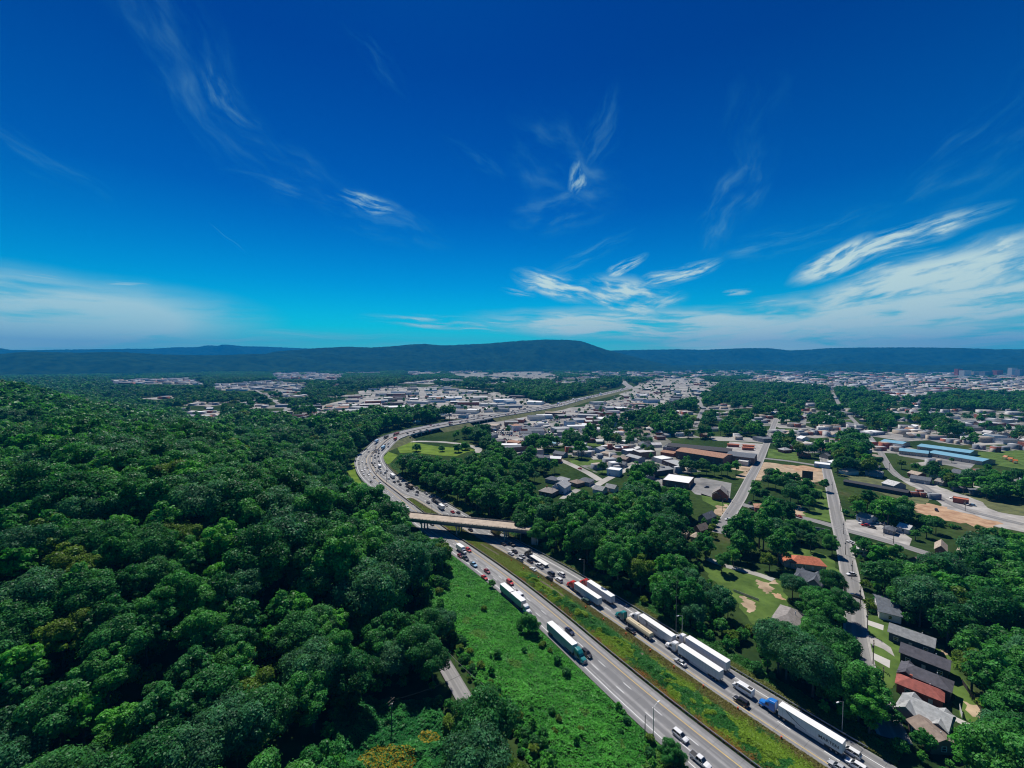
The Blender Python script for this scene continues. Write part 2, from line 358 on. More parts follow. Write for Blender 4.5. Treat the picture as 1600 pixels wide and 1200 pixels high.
# ------------------------------------------------------------------ road materials and ribbons
def road_mat(name, base, dark, joints=True):
    m = bpy.data.materials.new(name); m.use_nodes = True; t = m.node_tree; p = t.nodes['Principled BSDF']; N = t.nodes.new
    p.inputs['Roughness'].default_value = .85
    uv = N('ShaderNodeAttribute'); uv.attribute_name = 'road'
    s = N('ShaderNodeMapping'); s.inputs[3].default_value = (1.1, .012, 1); t.links.new(uv.outputs['Vector'], s.inputs[0])
    n = N('ShaderNodeTexNoise'); n.inputs['Scale'].default_value = 1; n.inputs['Detail'].default_value = 4; t.links.new(s.outputs[0], n.inputs['Vector'])
    s2 = N('ShaderNodeMapping'); s2.inputs[3].default_value = (.4, .4, 1); t.links.new(uv.outputs['Vector'], s2.inputs[0])
    n2 = N('ShaderNodeTexNoise'); n2.inputs['Scale'].default_value = 1; n2.inputs['Detail'].default_value = 8; n2.inputs['Roughness'].default_value = .7; t.links.new(s2.outputs[0], n2.inputs['Vector'])
    sx = N('ShaderNodeSeparateXYZ'); t.links.new(uv.outputs['Vector'], sx.inputs[0])
    def M(op, a, b):
        k = N('ShaderNodeMath'); k.operation = op
        for i, q in enumerate((a, b)):
            if isinstance(q, (int, float)): k.inputs[i].default_value = q
            else: t.links.new(q, k.inputs[i])
        return k.outputs[0]
    lane = M('ABSOLUTE', M('SUBTRACT', M('FRACT', M('DIVIDE', sx.outputs[0], 3.6), 0), .5), 0)     # 0 in the middle of a lane
    oil = M('POWER', M('SUBTRACT', 1, M('MULTIPLY', lane, 1.6), ), 5)
    oil = M('MULTIPLY', oil, .55)
    k = M('ADD', M('MULTIPLY', n.outputs[0], 1.15), oil)
    k = M('ADD', k, M('MULTIPLY', n2.outputs[0], .5))
    r = N('ShaderNodeValToRGB'); t.links.new(k, r.inputs[0]); e = r.color_ramp.elements
    e[0].position = .45; e[0].color = (*base, 1); e[1].position = 1.0; e[1].color = (*dark, 1)
    out = r.outputs[0]
    if joints:
        j = M('LESS_THAN', M('FRACT', M('DIVIDE', sx.outputs[1], 7.5), 0), .016)
        mx = N('ShaderNodeMixRGB'); mx.blend_type = 'MULTIPLY'; t.links.new(M('MULTIPLY', j, .55), mx.inputs[0]); t.links.new(out, mx.inputs[1]); mx.inputs[2].default_value = (.3, .3, .3, 1); out = mx.outputs[0]
    t.links.new(out, p.inputs['Base Color']); return m
ROADM = road_mat('highway_concrete', (.38, .372, .358), (.17, .17, .17))
ASPH = road_mat('street_asphalt', (.33, .318, .30), (.19, .186, .178), False)
def ribbon(name, C0, o0, o1, z, mat, kind='structure', uoff=0.0, parent=None, idx=None, dz=None):
    """strip along a centre line between two side offsets (arrays or numbers); road attribute holds metres across and along"""
    P = np.asarray(C0); T = np.gradient(P, axis=0); T /= np.linalg.norm(T, axis=1)[:, None] + 1e-9; Nn = np.c_[-T[:, 1], T[:, 0]]
    n = len(P); o0 = np.broadcast_to(o0, n); o1 = np.broadcast_to(o1, n); z = np.broadcast_to(z, n)
    A = P + Nn * o0[:, None]; B = P + Nn * o1[:, None]
    V = np.empty((2 * n, 3)); V[0::2, :2] = A; V[1::2, :2] = B; V[0::2, 2] = z; V[1::2, 2] = z
    i = np.arange(n - 1); F = np.c_[2 * i, 2 * i + 1, 2 * i + 3, 2 * i + 2][:, ::-1] if np.mean(o1 - o0) > 0 else np.c_[2 * i, 2 * i + 1, 2 * i + 3, 2 * i + 2]
    me = np_mesh(name, V, F, mat)
    s = np.r_[0, np.cumsum(np.linalg.norm(np.diff(P, axis=0), axis=1))]
    a = me.attributes.new('road', 'FLOAT_VECTOR', 'POINT'); q = np.zeros((2 * n, 3), np.float32)
    q[0::2, 0] = uoff; q[1::2, 0] = np.abs(o1 - o0) + uoff; q[0::2, 1] = s; q[1::2, 1] = s; a.data.foreach_set('vector', q.ravel())
    o = link(name, me, parent)
    if kind: o['kind'] = kind
    return o
zr = ROADZ
ribbon('inbound_carriageway', SP, WL, 0.0, zr + .02, ROADM, uoff=1.2)
ribbon('outbound_carriageway', SP, -MED, -MED - WR, zr + .02, ROADM, uoff=2.2)
# paved divider under the barrier where the median has closed
k0 = int(np.argmax(far > 338))
ribbon('barrier_strip', SP[k0:], 0.0, -MED[k0:], zr[k0:] + .02, M_conc)
# paved gore at the tip of the grass median
kk = int(np.argmax(far > 312)); ribbon('median_gore', SP[kk:k0 + 1], 0.0, -MED[kk:k0 + 1], .022, M_conc)
PAINT = pm('road_paint_white', (.72, .72, .70), .6, .12, .8)
PAINTY = pm('road_paint_yellow', (.62, .42, .12), .6, .15, .8)
def line_marks(name, offs, width, mat, on=None, period=None, z=.03, i0=0, i1=NS):
    V = []; F = []
    s = ARC
    if period is None:
        ribbon(name, SP[i0:i1], (offs + width / 2)[i0:i1], (offs - width / 2)[i0:i1], zr[i0:i1] + z, mat); return
    for a in np.arange(s[i0] + 2, s[i1 - 1] - 8, period):
        q = []
        for b in (a, a + on):
            x, y = np.interp(b, s, SP[:, 0]), np.interp(b, s, SP[:, 1]); nx, ny = np.interp(b, s, NRM[:, 0]), np.interp(b, s, NRM[:, 1])
            of = np.interp(b, s, offs); zz = np.interp(b, s, zr) + z
            q += [(x + nx * (of + width / 2), y + ny * (of + width / 2), zz), (x + nx * (of - width / 2), y + ny * (of - width / 2), zz)]
        c = len(V); V += q; F.append((c, c + 1, c + 3, c + 2))
    tag(link(name, np_mesh(name, np.array(V), np.array(F), mat)), kind='structure')
inL = 3.0 * np.ones(NS)
laneL = (WL - 3.0 - 1.9) / 3
line_marks('yellow_edge_line', inL, .28, PAINTY)
line_marks('white_edge_line', WL - 1.9, .26, PAINT)
line_marks('lane_dashes', inL + laneL, .24, PAINT, 3.6, 12.2)
line_marks('lane_dashes', inL + 2 * laneL, .24, PAINT, 3.6, 12.2)
laneR = (WR - 1.5 - 2.8) / 3
line_marks('yellow_edge_line', -MED - 1.5, .26, PAINTY)
line_marks('white_edge_line', -MED - WR + 2.8, .26, PAINT)
line_marks('lane_dashes', -MED - 1.5 - laneR, .24, PAINT, 3.6, 12.2)
line_marks('lane_dashes', -MED - 1.5 - 2 * laneR, .24, PAINT, 3.6, 12.2)
EMB = pm('embankment_grass', (.075, .10, .03), .95, .35, .15, col2=(.11, .12, .04))
# embankment slopes under the raised part, left open where the highway is a bridge
def on_bridge(i): return (598 < far[i] < 668) or (735 < far[i] < 790)
def slopes():
    V = []; F = []
    for side, e in ((1, WL), (-1, -MED - WR)):
        for i in range(NS - 1):
            if zr[i] < .05 and zr[i + 1] < .05: continue
            if side < 0 and on_bridge(i): continue
            q = []
            for j in (i, i + 1):
                p = SP[j] + NRM[j] * e[j]; r = SP[j] + NRM[j] * (e[j] + side * (1.0 + 1.6 * zr[j]))
                q += [(p[0], p[1], zr[j] + .015), (r[0], r[1], -.08)]
            c = len(V); V += q; F.append((c, c + 1, c + 3, c + 2))
    return tag(link('embankment', np_mesh('embankment', np.array(V), np.array(F), EMB)), kind='structure')
slopes()

# ------------------------------------------------------------------ barriers, guardrails
def solid_strip(name, i0, i1, off, w0, z0, z1, mats, parent=None, mi=0):
    """a solid wall w0 wide along the highway line at side offset off"""
    P = SP[i0:i1]; Nn = NRM[i0:i1]; z = zr[i0:i1]; of = np.broadcast_to(off, NS)[i0:i1]
    mb = MB(); rings = []
    for p, n, h, o_ in zip(P, Nn, z, of):
        a = p + n * (o_ - w0 / 2); b = p + n * (o_ + w0 / 2); rings.append([(a[0], a[1], h + z0), (b[0], b[1], h + z0), (b[0], b[1], h + z1), (a[0], a[1], h + z1)])
    mb.loft(rings); return mb.build(name, mats, parent)
M_barr = pm('barrier_concrete', (.30, .26, .22), .9, .2, .5)
b = solid_strip('median_barrier', k0 - 4, NS - 6, -.35, .45, 0, .95, M_barr); tag(b, 'long brown stained concrete barrier dividing the two carriageways through the bend', 'barrier')
b = solid_strip('bridge_parapet', int(np.argmax(far > 560)), int(np.argmax(far > 1250)), -MED - WR - .2, .35, -1.3, .85, M_conc); tag(b, 'pale concrete parapet along the inner edge of the raised bend', 'parapet')
b = solid_strip('bridge_parapet', int(np.argmax(far > 400)), int(np.argmax(far > 1250)), WL + .2, .35, -.4, .8, M_conc); tag(b, 'pale concrete parapet along the outer edge of the highway bend', 'parapet')
# girders and piers under the open part of the raised bend
g = empty('highway_viaduct', (float(SP[int(np.argmax(far > 630)), 0]), float(SP[int(np.argmax(far > 630)), 1]), 0)); tag(g, 'raised highway bridge span on concrete columns over the looping ramp', 'bridge')
gl = Vector(g.location)
def viaduct():
    for lo, hi in ((596, 672), (733, 792)):
        i0 = int(np.argmax(far > lo)); i1 = int(np.argmax(far > hi)) + 1
        mb = MB(); rings = []
        for i in range(i0, i1):
            a = SP[i] + NRM[i] * (WL[i] - .2) - np.array(gl[:2]); c = SP[i] + NRM[i] * (-MED[i] - WR[i] + .1) - np.array(gl[:2])
            rings.append([(a[0], a[1], zr[i] - 1.3), (c[0], c[1], zr[i] - 1.3), (c[0], c[1], zr[i] - .05), (a[0], a[1], zr[i] - .05)])
        mb.loft(rings); mb.build('girder', pm('girder_steel', (.06, .075, .095), .6, .15, .3), g)
        for i in range(i0 + 2, i1 - 1, 4):
            for f in (-.92, -.5, -.08, .35, .85):
                o_ = f * (MED[i] + WR[i]) if f < 0 else f * WL[i]
                p = SP[i] + NRM[i] * o_ - np.array(gl[:2]); mb = MB(); mb.cyl((p[0], p[1], (zr[i] - 1.2) / 2), (0, 0, 1), .6, zr[i] - 1.1, 10); mb.build('column', M_conc, g)
viaduct()
def guardrail(i0, i1, off, label, post_to=1e9):
    c = SP[i0] + NRM[i0] * np.broadcast_to(off, NS)[i0]
    g = empty('guardrail', (c[0], c[1], 0)); tag(g, label, 'guardrail')
    of = np.broadcast_to(off, NS)
    mb = MB(); rings = []
    for i in range(i0, i1):
        p = SP[i] + NRM[i] * of[i] - c; n = NRM[i] * .05
        rings.append([(p[0] - n[0], p[1] - n[1], .50), (p[0] + n[0] * .2, p[1] + n[1] * .2, .58), (p[0] - n[0], p[1] - n[1], .66), (p[0] + n[0] * .2, p[1] + n[1] * .2, .74), (p[0] - n[0], p[1] - n[1], .82), (p[0] - n[0] * 2.2, p[1] - n[1] * 2.2, .82), (p[0] - n[0] * 2.2, p[1] - n[1] * 2.2, .50)])
    mb.loft(rings); mb.build('beam', M_steel, g)
    pb = MB(); pb.box(-.09, .09, -.12, .12, 0, .78); first = None; n = 0
    for s in np.arange(ARC[i0] + 1, ARC[i1 - 1], 3.9):
        if n >= 98: break
        x = np.interp(s, ARC, SP[:, 0]) + np.interp(s, ARC, NRM[:, 0]) * (np.interp(s, ARC, of) + .2) - c[0]
        y = np.interp(s, ARC, SP[:, 1]) + np.interp(s, ARC, NRM[:, 1]) * (np.interp(s, ARC, of) + .2) - c[1]
        if first is None: first = o = pb.build('post', M_dsteel, g)
        else: o = first.copy(); C.objects.link(o); o.parent = g
        o.location = (x, y, 0); n += 1
    return g
iA = int(np.argmax(far > 92)); 
guardrail(iA, k0 - 3, -.45, 'long steel guardrail between the oncoming lanes and the overgrown median')
guardrail(iA, int(np.argmax(far > 262)), -MED - WR - .3, 'long steel guardrail along the wooded edge of the trucks\' carriageway')
guardrail(int(np.argmax(far > 300)), int(np.argmax(far > 470)), -MED - WR - .3, 'steel guardrail beside the inner wood from the overpass to the bend')

# ------------------------------------------------------------------ overpass
def overpass():
    DZ = 8.0
    a = G(629, 810, DZ); b = G(800, 827.5, DZ); c = G(630, 800, DZ); d = G(791, 814, DZ)
    ex = (b - a) / np.linalg.norm(b - a); ey = np.array([-ex[1], ex[0]])
    wdt = 11.5; L0, L1 = -46, np.linalg.norm(b - a) + 26
    g = empty('overpass', (a[0], a[1], 0), math.atan2(ex[1], ex[0])); tag(g, 'tan concrete road bridge on columns crossing over the highway', 'bridge')
    tanm = pm('overpass_deck', (.40, .325, .245), .9, .16, .25, col2=(.46, .375, .29))
    mb = MB(); mb.box(L0, L1, .25, wdt - .25, DZ - .45, DZ); mb.build('deck', tanm, g)
    for y in (0, wdt - .3):
        mb = MB(); mb.box(L0, L1, y, y + .3, DZ - .5, DZ + .55); mb.build('parapet', pm('parapet_old', (.26, .235, .21), .9, .2, .4), g)
        mb = MB(); mb.box(L0, L1, y + .1, y + .2, DZ + .85, DZ + .95)
        for x in np.arange(L0, L1, 2.4): mb.box(x, x + .22, y + .02, y + .28, DZ + .55, DZ + .95)
        mb.build('railing', M_dsteel, g)
    for y in (.5, 3.1, 5.7, 8.3, 10.7):
        mb = MB(); mb.box(L0 + 20, L1 - 14, y - .18, y + .18, DZ - 1.75, DZ - .46); mb.box(L0 + 20, L1 - 14, y - .35, y + .35, DZ - 1.80, DZ - 1.73); mb.build('girder', pm('girder_blue', (.045, .075, .125), .6, .15, .3), g)
    # pier bents: centre one stands in the grass median, the others at the outer shoulders
    ax, bx = ex, a
    for px_, vv in ((718, 832), (662, 828), (793, 838)):
        q = G(px_, vv, 0) - a; x = float(q @ ex)
        p = empty('pier', (x, 0, 0)); p.parent = g
        mb = MB(); mb.box(-.55, .55, .2, wdt - .2, DZ - 2.6, DZ - 1.83); mb.build('cap_beam', M_conc, p)
        for y in (1.6, wdt / 2, wdt - 1.6): mb = MB(); mb.cyl((0, y, (DZ - 2.6) / 2 - .3), (0, 0, 1), .48, DZ - 2.0, 12); mb.build('column', M_conc, p)
    for x0, x1 in ((L0 + 16, L0 + 20), (L1 - 14, L1 - 10)):
        mb = MB(); mb.box(x0, x1, -.4, wdt + .4, -1, DZ - .5); mb.build('abutment', M_conc, g)
    return g, a, ex, ey, L0, L1, wdt, DZ
OVP = overpass()
def over_px(x, y):
    """inside the overpass footprint or its approach"""
    g, a, ex, ey, L0, L1, wdt, DZ = OVP
    qx = (x - a[0]) * ex[0] + (y - a[1]) * ex[1]; qy = (x - a[0]) * ey[0] + (y - a[1]) * ey[1]
    return (qx > L0 + 30) & (qx < L1 - 26) & (qy > -5) & (qy < wdt + 5)
# ------------------------------------------------------------------ lawns, lots, streets
CLEAR = []          # (polygon in photo pixels, share of trees left standing)
LAWN = pm('lawn_grass', (.060, .115, .024), .95, .30, .10, col2=(.095, .155, .034), detail=6)
LAWNY = pm('mown_grass', (.095, .165, .016), .95, .25, .08, col2=(.13, .205, .024), detail=6)
DIRT = pm('bare_dirt', (.34, .25, .16), .95, .25, .12, col2=(.44, .34, .23), detail=6)
REDDIRT = pm('red_clay', (.40, .22, .13), .95, .25, .15, col2=(.46, .32, .2), detail=6)
GRAVEL = pm('gravel_lot', (.30, .285, .26), .95, .22, .12, col2=(.42, .40, .37), detail=8)
LOT = pm('asphalt_lot', (.17, .17, .165), .9, .25, .06, col2=(.27, .265, .25), detail=8)
PALE = pm('pale_paving', (.30, .29, .265), .9, .28, .03, col2=(.42, .40, .36), detail=9)
TOWNG = pm('town_ground', (.12, .12, .118), .95, .2, .018, col2=(.36, .345, .31), detail=12)
_r = [n for n in TOWNG.node_tree.nodes if n.type == 'VALTORGB'][0].color_ramp.elements; _r[0].position = .36; _e = _r.new(.40); _e.color = (.20, .195, .185, 1); _e = _r.new(.52); _e.color = (.33, .315, .285, 1); _r[0].color = (.045, .085, .025, 1); _r[-1].position = .68
CONCD = pm('driveway_concrete', (.50, .48, .44), .9, .08, .3)
for _m in (TOWNG, LAWN, LAWNY, DIRT, REDDIRT, GRAVEL, LOT, PALE): _m.node_tree.nodes['Principled BSDF'].inputs['Specular IOR Level'].default_value = .08
def patch(name, poly, mat, z=0.0, clear=0.0):
    V = [G(u, v, 0) for u, v in poly]
    if name in ('bare_yard', 'clay_bank', 'cleared_lot', 'back_garden', 'mill_rubble', 'railway_bank', 'rough_field', 'gravel_lot', 'front_lawn', 'rear_lawn', 'paved_district', 'clearing'):
        gj = np.random.default_rng(int(abs(V[0][0]) * 7) % 9999); W_ = []; amp = .22 if name in ('bare_yard', 'clay_bank') else .07
        for a_, b_ in zip(V, V[1:] + V[:1]):
            e_ = b_ - a_; n_ = np.array([-e_[1], e_[0]]); W_.append(a_)
            for t in (.17, .33, .5, .67, .83): W_.append(a_ + e_ * t + n_ * gj.uniform(-amp, amp) * (1 - abs(t - .5)))
        V = W_
    V = np.array([[*p_, z] for p_ in V]); mb = MB(); mb.add(V, [tuple(range(len(V)))])
    o = mb.build(name, mat); o['kind'] = 'structure'
    me = o.data
    bm = bmesh.new(); bm.from_mesh(me); bmesh.ops.triangulate(bm, faces=bm.faces)
    for f in bm.faces:
        if f.normal.z < 0: f.normal_flip()
    bm.to_mesh(me); bm.free()
    if clear is not None: CLEAR.append((poly, clear))
    return o
zz = [0.0]
def street(name, pts, width, mat=None, walks=False, clear_px=None):
    zz[0] += .005
    P = resample([G(u, v, 0) for u, v in pts], 3.0, 7)
    o = ribbon(name, P, width / 2, -width / 2, .05 + zz[0], mat or ASPH, uoff=.3)
    if walks:
        for s in (1, -1):
            T = np.gradient(P, axis=0); T /= np.linalg.norm(T, axis=1)[:, None]; Nn = np.c_[-T[:, 1], T[:, 0]]; mb = MB()
            rings = []
            for p, n in zip(P, Nn):
                a = p + n * s * (width / 2 + .02); b_ = p + n * s * (width / 2 + .9)
                rings.append([(a[0], a[1], .0), (b_[0], b_[1], .0), (b_[0], b_[1], .2), (a[0], a[1], .2)])
            mb.loft(rings); q = mb.build('sidewalk', pm('sidewalk_concrete', (.36, .345, .32), .9, .2, .3)); q['kind'] = 'structure'
    if clear_px:
        L = [(u - w_ / 2, v) for (u, v), w_ in zip(pts, clear_px)]; Rr = [(u + w_ / 2, v) for (u, v), w_ in zip(pts, clear_px)]
        CLEAR.append((L + Rr[::-1], 0.0))
    return P
# loop of the interchange
patch('ramp_lawn', [(617, 692), (640, 690), (680, 697), (716, 700), (745, 703), (730, 706), (712, 713), (690, 712), (655, 708), (640, 707), (625, 708)], LAWNY, .0)
street('loop_ramp', [(628, 691), (655, 689.5), (690, 690.5), (715, 693), (738, 697), (749, 702), (744, 708)], 9, PALE, clear_px=[10, 10, 10, 10, 14, 20, 10])
CLEAR.append(([(625, 692), (660, 685), (720, 690), (755, 698), (755, 704), (715, 715), (650, 708), (618, 705)], 0))
patch('ramp_verge', [(597, 716), (607, 706), (622, 711), (606, 728)], LAWNY, .0)
CLEAR.append(([(594, 722), (606, 703), (622, 710), (606, 732)], 0))
patch('outer_verge', [(540, 733), (553, 722), (556, 740), (566, 756), (573, 764), (556, 757)], LAWNY, .01)
CLEAR.append(([(541, 733), (553, 717), (580, 764), (556, 757)], 0)); CLEAR.append(([(588, 684), (625, 670), (626, 668), (590, 678)], 0))
# street along the foot of the hill beside the kudzu bank is laid with the terrain further down
# residential side
S1 = street('long_street', [(1286, 712), (1292, 735), (1300, 770), (1308, 810), (1318, 850), (1326, 890), (1335, 935), (1337, 990), (1350, 1058), (1366, 1090), (1400, 1160)], 6.2, walks=True, clear_px=[14, 16, 18, 22, 22, 22, 24, 28, 24, 4, 1])
S2 = street('cross_street', [(1213, 655), (1205, 675), (1197, 695), (1184, 726), (1172, 748), (1157, 778), (1132, 817), (1122, 834)], 6.6, walks=True, clear_px=[10, 12, 12, 14, 15, 16, 18, 12])
street('side_street', [(1088, 766), (1118, 776), (1142, 783), (1180, 794), (1230, 803), (1290, 818), (1320, 828), (1360, 838), (1405, 851), (1470, 872), (1530, 884)], 7.5, clear_px=[6, 12, 12, 12, 12, 14, 14, 12, 12, 8, 8])
CLEAR.append(([(1088, 760), (1290, 810), (1290, 826), (1170, 808), (1090, 774)], .1))
CLEAR.append(([(1295, 815), (1420, 842), (1420, 858), (1295, 830)], 0))
street('school_street', [(1318, 640), (1337, 660), (1361, 685), (1376, 707), (1390, 732), (1404, 745), (1440, 758), (1468, 778), (1510, 798), (1610, 822)], 6.5, clear_px=[6, 8, 10, 12, 14, 18, 14, 16, 14, 14])
CLEAR.append(([(1330, 652), (1342, 652), (1372, 688), (1412, 745), (1390, 748), (1365, 700)], 0))
CLEAR.append(([(1395, 738), (1430, 745), (1480, 770), (1460, 785), (1430, 765), (1395, 752)], 0))
street('mill_lane', [(1192, 716), (1230, 720), (1288, 729)], 7, clear_px=[4, 4, 4]); CLEAR.append(([(1185, 708), (1290, 722), (1290, 736), (1185, 722)], 0))
street('town_street', [(770, 672), (780, 682), (794, 694), (812, 706), (840, 711), (869, 716), (897, 728), (921, 740), (940, 752)], 8, PALE, clear_px=[8, 10, 12, 12, 10, 10, 12, 12, 8])
CLEAR.append(([(860, 708), (905, 718), (930, 738), (945, 754), (930, 752), (890, 735), (850, 722)], .05))
street('town_street', [(926, 762), (946, 750), (972, 737), (992, 727), (1010, 716)], 7, PALE, clear_px=[10, 12, 12, 12, 10])
street('wood_lane', [(868, 790), (880, 779), (892, 771), (905, 764)], 6, PALE, clear_px=[8, 10, 10, 8])
street('back_lane', [(1105, 873), (1125, 882), (1150, 889), (1185, 897), (1215, 909)], 4.5, PALE, clear_px=[4, 8, 8, 8, 8])
street('dead_end', [(1255, 912), (1275, 918), (1300, 930)], 5, PALE)
patch('back_garden', [(1095, 880), (1130, 885), (1185, 896), (1220, 908), (1232, 945), (1205, 965), (1195, 985), (1175, 975), (1160, 955), (1140, 925), (1110, 905)], LAWN, .0)
patch('bare_yard', [(1180, 908), (1212, 906), (1207, 922), (1196, 928), (1186, 915)], DIRT, .02, None)
patch('bare_yard', [(1155, 931), (1168, 933), (1180, 950), (1172, 958), (1160, 945)], DIRT, .02, None)
patch('bare_yard', [(1205, 927), (1220, 928), (1228, 938), (1212, 934)], REDDIRT, .02, None)
patch('front_lawn', [(1270, 762), (1294, 768), (1304, 810), (1298, 816), (1250, 806), (1245, 795), (1275, 798)], LAWN, .0, .25)
patch('bare_yard', [(1232, 795), (1250, 790), (1262, 800), (1240, 806)], DIRT, .025, None)
patch('front_lawn', [(1228, 865), (1240, 850), (1300, 872), (1318, 905), (1300, 905), (1275, 888), (1225, 890)], LAWN, .0, .12)
patch('front_lawn', [(1222, 890), (1260, 888), (1290, 905), (1288, 925), (1250, 915), (1222, 905)], LAWN, .004, .08)
patch('cleared_lot', [(1150, 746), (1162, 738), (1195, 722), (1285, 733), (1290, 750), (1240, 758), (1205, 752), (1180, 750)], DIRT, .0, .02)
patch('clay_bank', [(1225, 726), (1262, 728), (1284, 735), (1250, 737)], REDDIRT, .02, None)
patch('playing_field', [(1201, 701), (1248, 707), (1247, 720), (1199, 715)], LAWN, .0)
patch('school_field', [(1508, 708), (1620, 702), (1620, 736), (1575, 730), (1540, 724)], LAWN, .0)
patch('school_yard', [(1392, 702), (1412, 700), (1530, 719), (1512, 736), (1490, 729), (1440, 718), (1405, 712)], LOT, .0)
CLEAR.append(([(1372, 680), (1415, 685), (1540, 702), (1545, 722), (1400, 706)], 0))
patch('gravel_lot', [(1400, 745), (1445, 752), (1500, 772), (1560, 785), (1620, 792), (1620, 836), (1560, 824), (1480, 800), (1450, 775)], GRAVEL, .012)
patch('rough_field', [(1500, 770), (1620, 782), (1620, 810), (1560, 800)], EMB, .022, None)
patch('clay_bank', [(1425, 788), (1450, 786), (1500, 800), (1560, 815), (1552, 826), (1490, 815), (1430, 800)], REDDIRT, .02)
patch('railway_bank', [(1312, 738), (1345, 742), (1420, 755), (1450, 772), (1440, 790), (1400, 778), (1330, 757)], EMB, .0, .05)
patch('roadside_lot', [(1318, 824), (1322, 812), (1345, 812), (1405, 828), (1425, 842), (1420, 855), (1360, 840)], GRAVEL, .0, .02)
patch('front_lawn', [(1356, 846), (1400, 855), (1395, 875), (1362, 862)], LAWN, .0, .1)
patch('parking_lot', [(1143, 755), (1090, 745), (1070, 757), (1086, 772), (1140, 782)], LOT, .0)
CLEAR.append(([(1085, 752), (1120, 762), (1140, 778), (1098, 772), (1084, 765)], 0))
patch('parking_lot', [(1000, 742), (1035, 748), (1048, 756), (1020, 764), (1004, 752)], LOT, .0, .05)
patch('mill_yard', [(1132, 705), (1140, 690), (1200, 694), (1192, 712)], GRAVEL, .0)
patch('mill_rubble', [(1140, 726), (1172, 722), (1178, 730), (1168, 738), (1142, 733)], DIRT, .0)
patch('parking_lot', [(1200, 682), (1240, 684), (1232, 694), (1202, 692)], LOT, .0, .1)
patch('verge', [(1095, 770), (1140, 786), (1132, 800), (1098, 782)], LAWN, .0, .1)
patch('bare_yard', [(1118, 792), (1136, 788), (1140, 800), (1124, 806)], DIRT, .02, 0)
# gardens of the row of houses
patch('front_lawn', [(1345, 960), (1385, 965), (1405, 985), (1412, 1040), (1398, 1070), (1385, 1085), (1362, 1050), (1350, 1000)], LAWN, .0)
patch('driveway', [(1347, 966), (1381, 977), (1380, 985), (1344, 972)], CONCD, .02, None)
patch('driveway', [(1349, 1013), (1391, 1032), (1390, 1044), (1350, 1022)], CONCD, .02, None)
patch('driveway', [(1351, 990), (1372, 998), (1392, 1012), (1398, 1026), (1380, 1014), (1352, 1002)], GRAVEL, .02, None)
patch('rear_lawn', [(1460, 1005), (1475, 1008), (1505, 1060), (1545, 1125), (1530, 1135), (1500, 1120), (1487, 1080), (1470, 1040)], LAWN, .0)
patch('bare_yard', [(1468, 1015), (1482, 1017), (1484, 1024), (1472, 1023)], DIRT, .02, None)
patch('bare_yard', [(1500, 1092), (1532, 1105), (1545, 1125), (1520, 1120)], DIRT, .02, None)
patch('driveway', [(1482, 1115), (1525, 1135), (1524, 1142), (1486, 1124)], CONCD, .02, None)
CLEAR += [([(1390, 970), (1462, 985), (1470, 1010), (1500, 1060), (1490, 1105), (1530, 1140), (1520, 1145), (1475, 1130), (1440, 1150), (1415, 1118), (1395, 1080), (1385, 1020)], 0),
          ([(1192, 925), (1256, 938), (1258, 1008), (1198, 994)], 0), ([(1225, 855), (1296, 870), (1292, 892), (1225, 878)], 0), ([(1235, 878), (1290, 890), (1285, 918), (1240, 905)], 0),
          ([(1486, 842), (1540, 855), (1585, 865), (1582, 892), (1530, 876), (1488, 862)], .05), ([(1414, 846), (1442, 853), (1444, 884), (1414, 872)], 0), ([(1458, 834), (1480, 840), (1480, 862), (1458, 855)], 0),
          ([(1030, 732), (1092, 742), (1092, 760), (1030, 757)], 0), ([(1112, 748), (1148, 752), (1150, 778), (1110, 772)], 0), ([(1030, 682), (1190, 692), (1190, 728), (1140, 732), (1052, 722), (1028, 700)], 0),
          ([(1018, 711), (1068, 722), (1066, 732), (1018, 722)], 0), ([(1155, 822), (1185, 770), (1205, 772), (1205, 786), (1180, 790)], .1), ([(1195, 770), (1222, 776), (1222, 795), (1192, 788)], .1),
          ([(1246, 732), (1275, 732), (1275, 755), (1248, 755)], 0), ([(1310, 745), (1425, 768), (1425, 780), (1310, 758)], 0), ([(1252, 812), (1300, 818), (1298, 836), (1252, 828)], 0), ([(1264, 712), (1300, 716), (1300, 730), (1264, 726)], 0)]
CLEAR += [([(836, 744), (905, 740), (925, 756), (905, 772), (838, 776)], .02), ([(895, 742), (978, 740), (975, 766), (925, 774), (900, 762)], .02), ([(920, 690), (955, 698), (952, 712), (920, 706)], .02), ([(858, 698), (885, 702), (885, 716), (858, 714)], .02), ([(1078, 798), (1108, 800), (1104, 834), (1082, 834)], .02), ([(1058, 826), (1095, 830), (1094, 846), (1058, 842)], .02), ([(945, 704), (1000, 706), (1000, 722), (948, 722)], .02)]
# highway, verges and everything before them must stay clear of crowns
CLEAR += [([(640, 780), (668, 770), (745, 812), (800, 838), (830, 845), (1000, 950), (1150, 1045), (1400, 1210), (1100, 1230), (1060, 1215), (985, 1145), (880, 1040), (820, 985), (742, 905), (716, 870), (716, 855), (702, 842), (690, 815)], 0),
          ([(580, 742), (574, 720), (578, 700), (610, 684), (640, 668), (740, 652), (830, 636), (905, 619), (960, 606), (985, 597), (995, 604), (940, 622), (870, 640), (780, 658), (730, 668), (650, 688), (622, 700), (600, 712), (597, 722), (620, 738), (660, 760), (745, 808), (690, 806), (640, 790), (600, 762)], 0),
          ([(555, 722), (558, 708), (575, 692), (600, 678), (640, 666), (735, 650), (737, 660), (650, 680), (600, 700), (582, 720), (600, 755), (625, 782), (610, 775), (570, 756)], 0),
          ([(628, 797), (800, 812), (812, 832), (800, 846), (700, 842), (640, 822)], 0)]
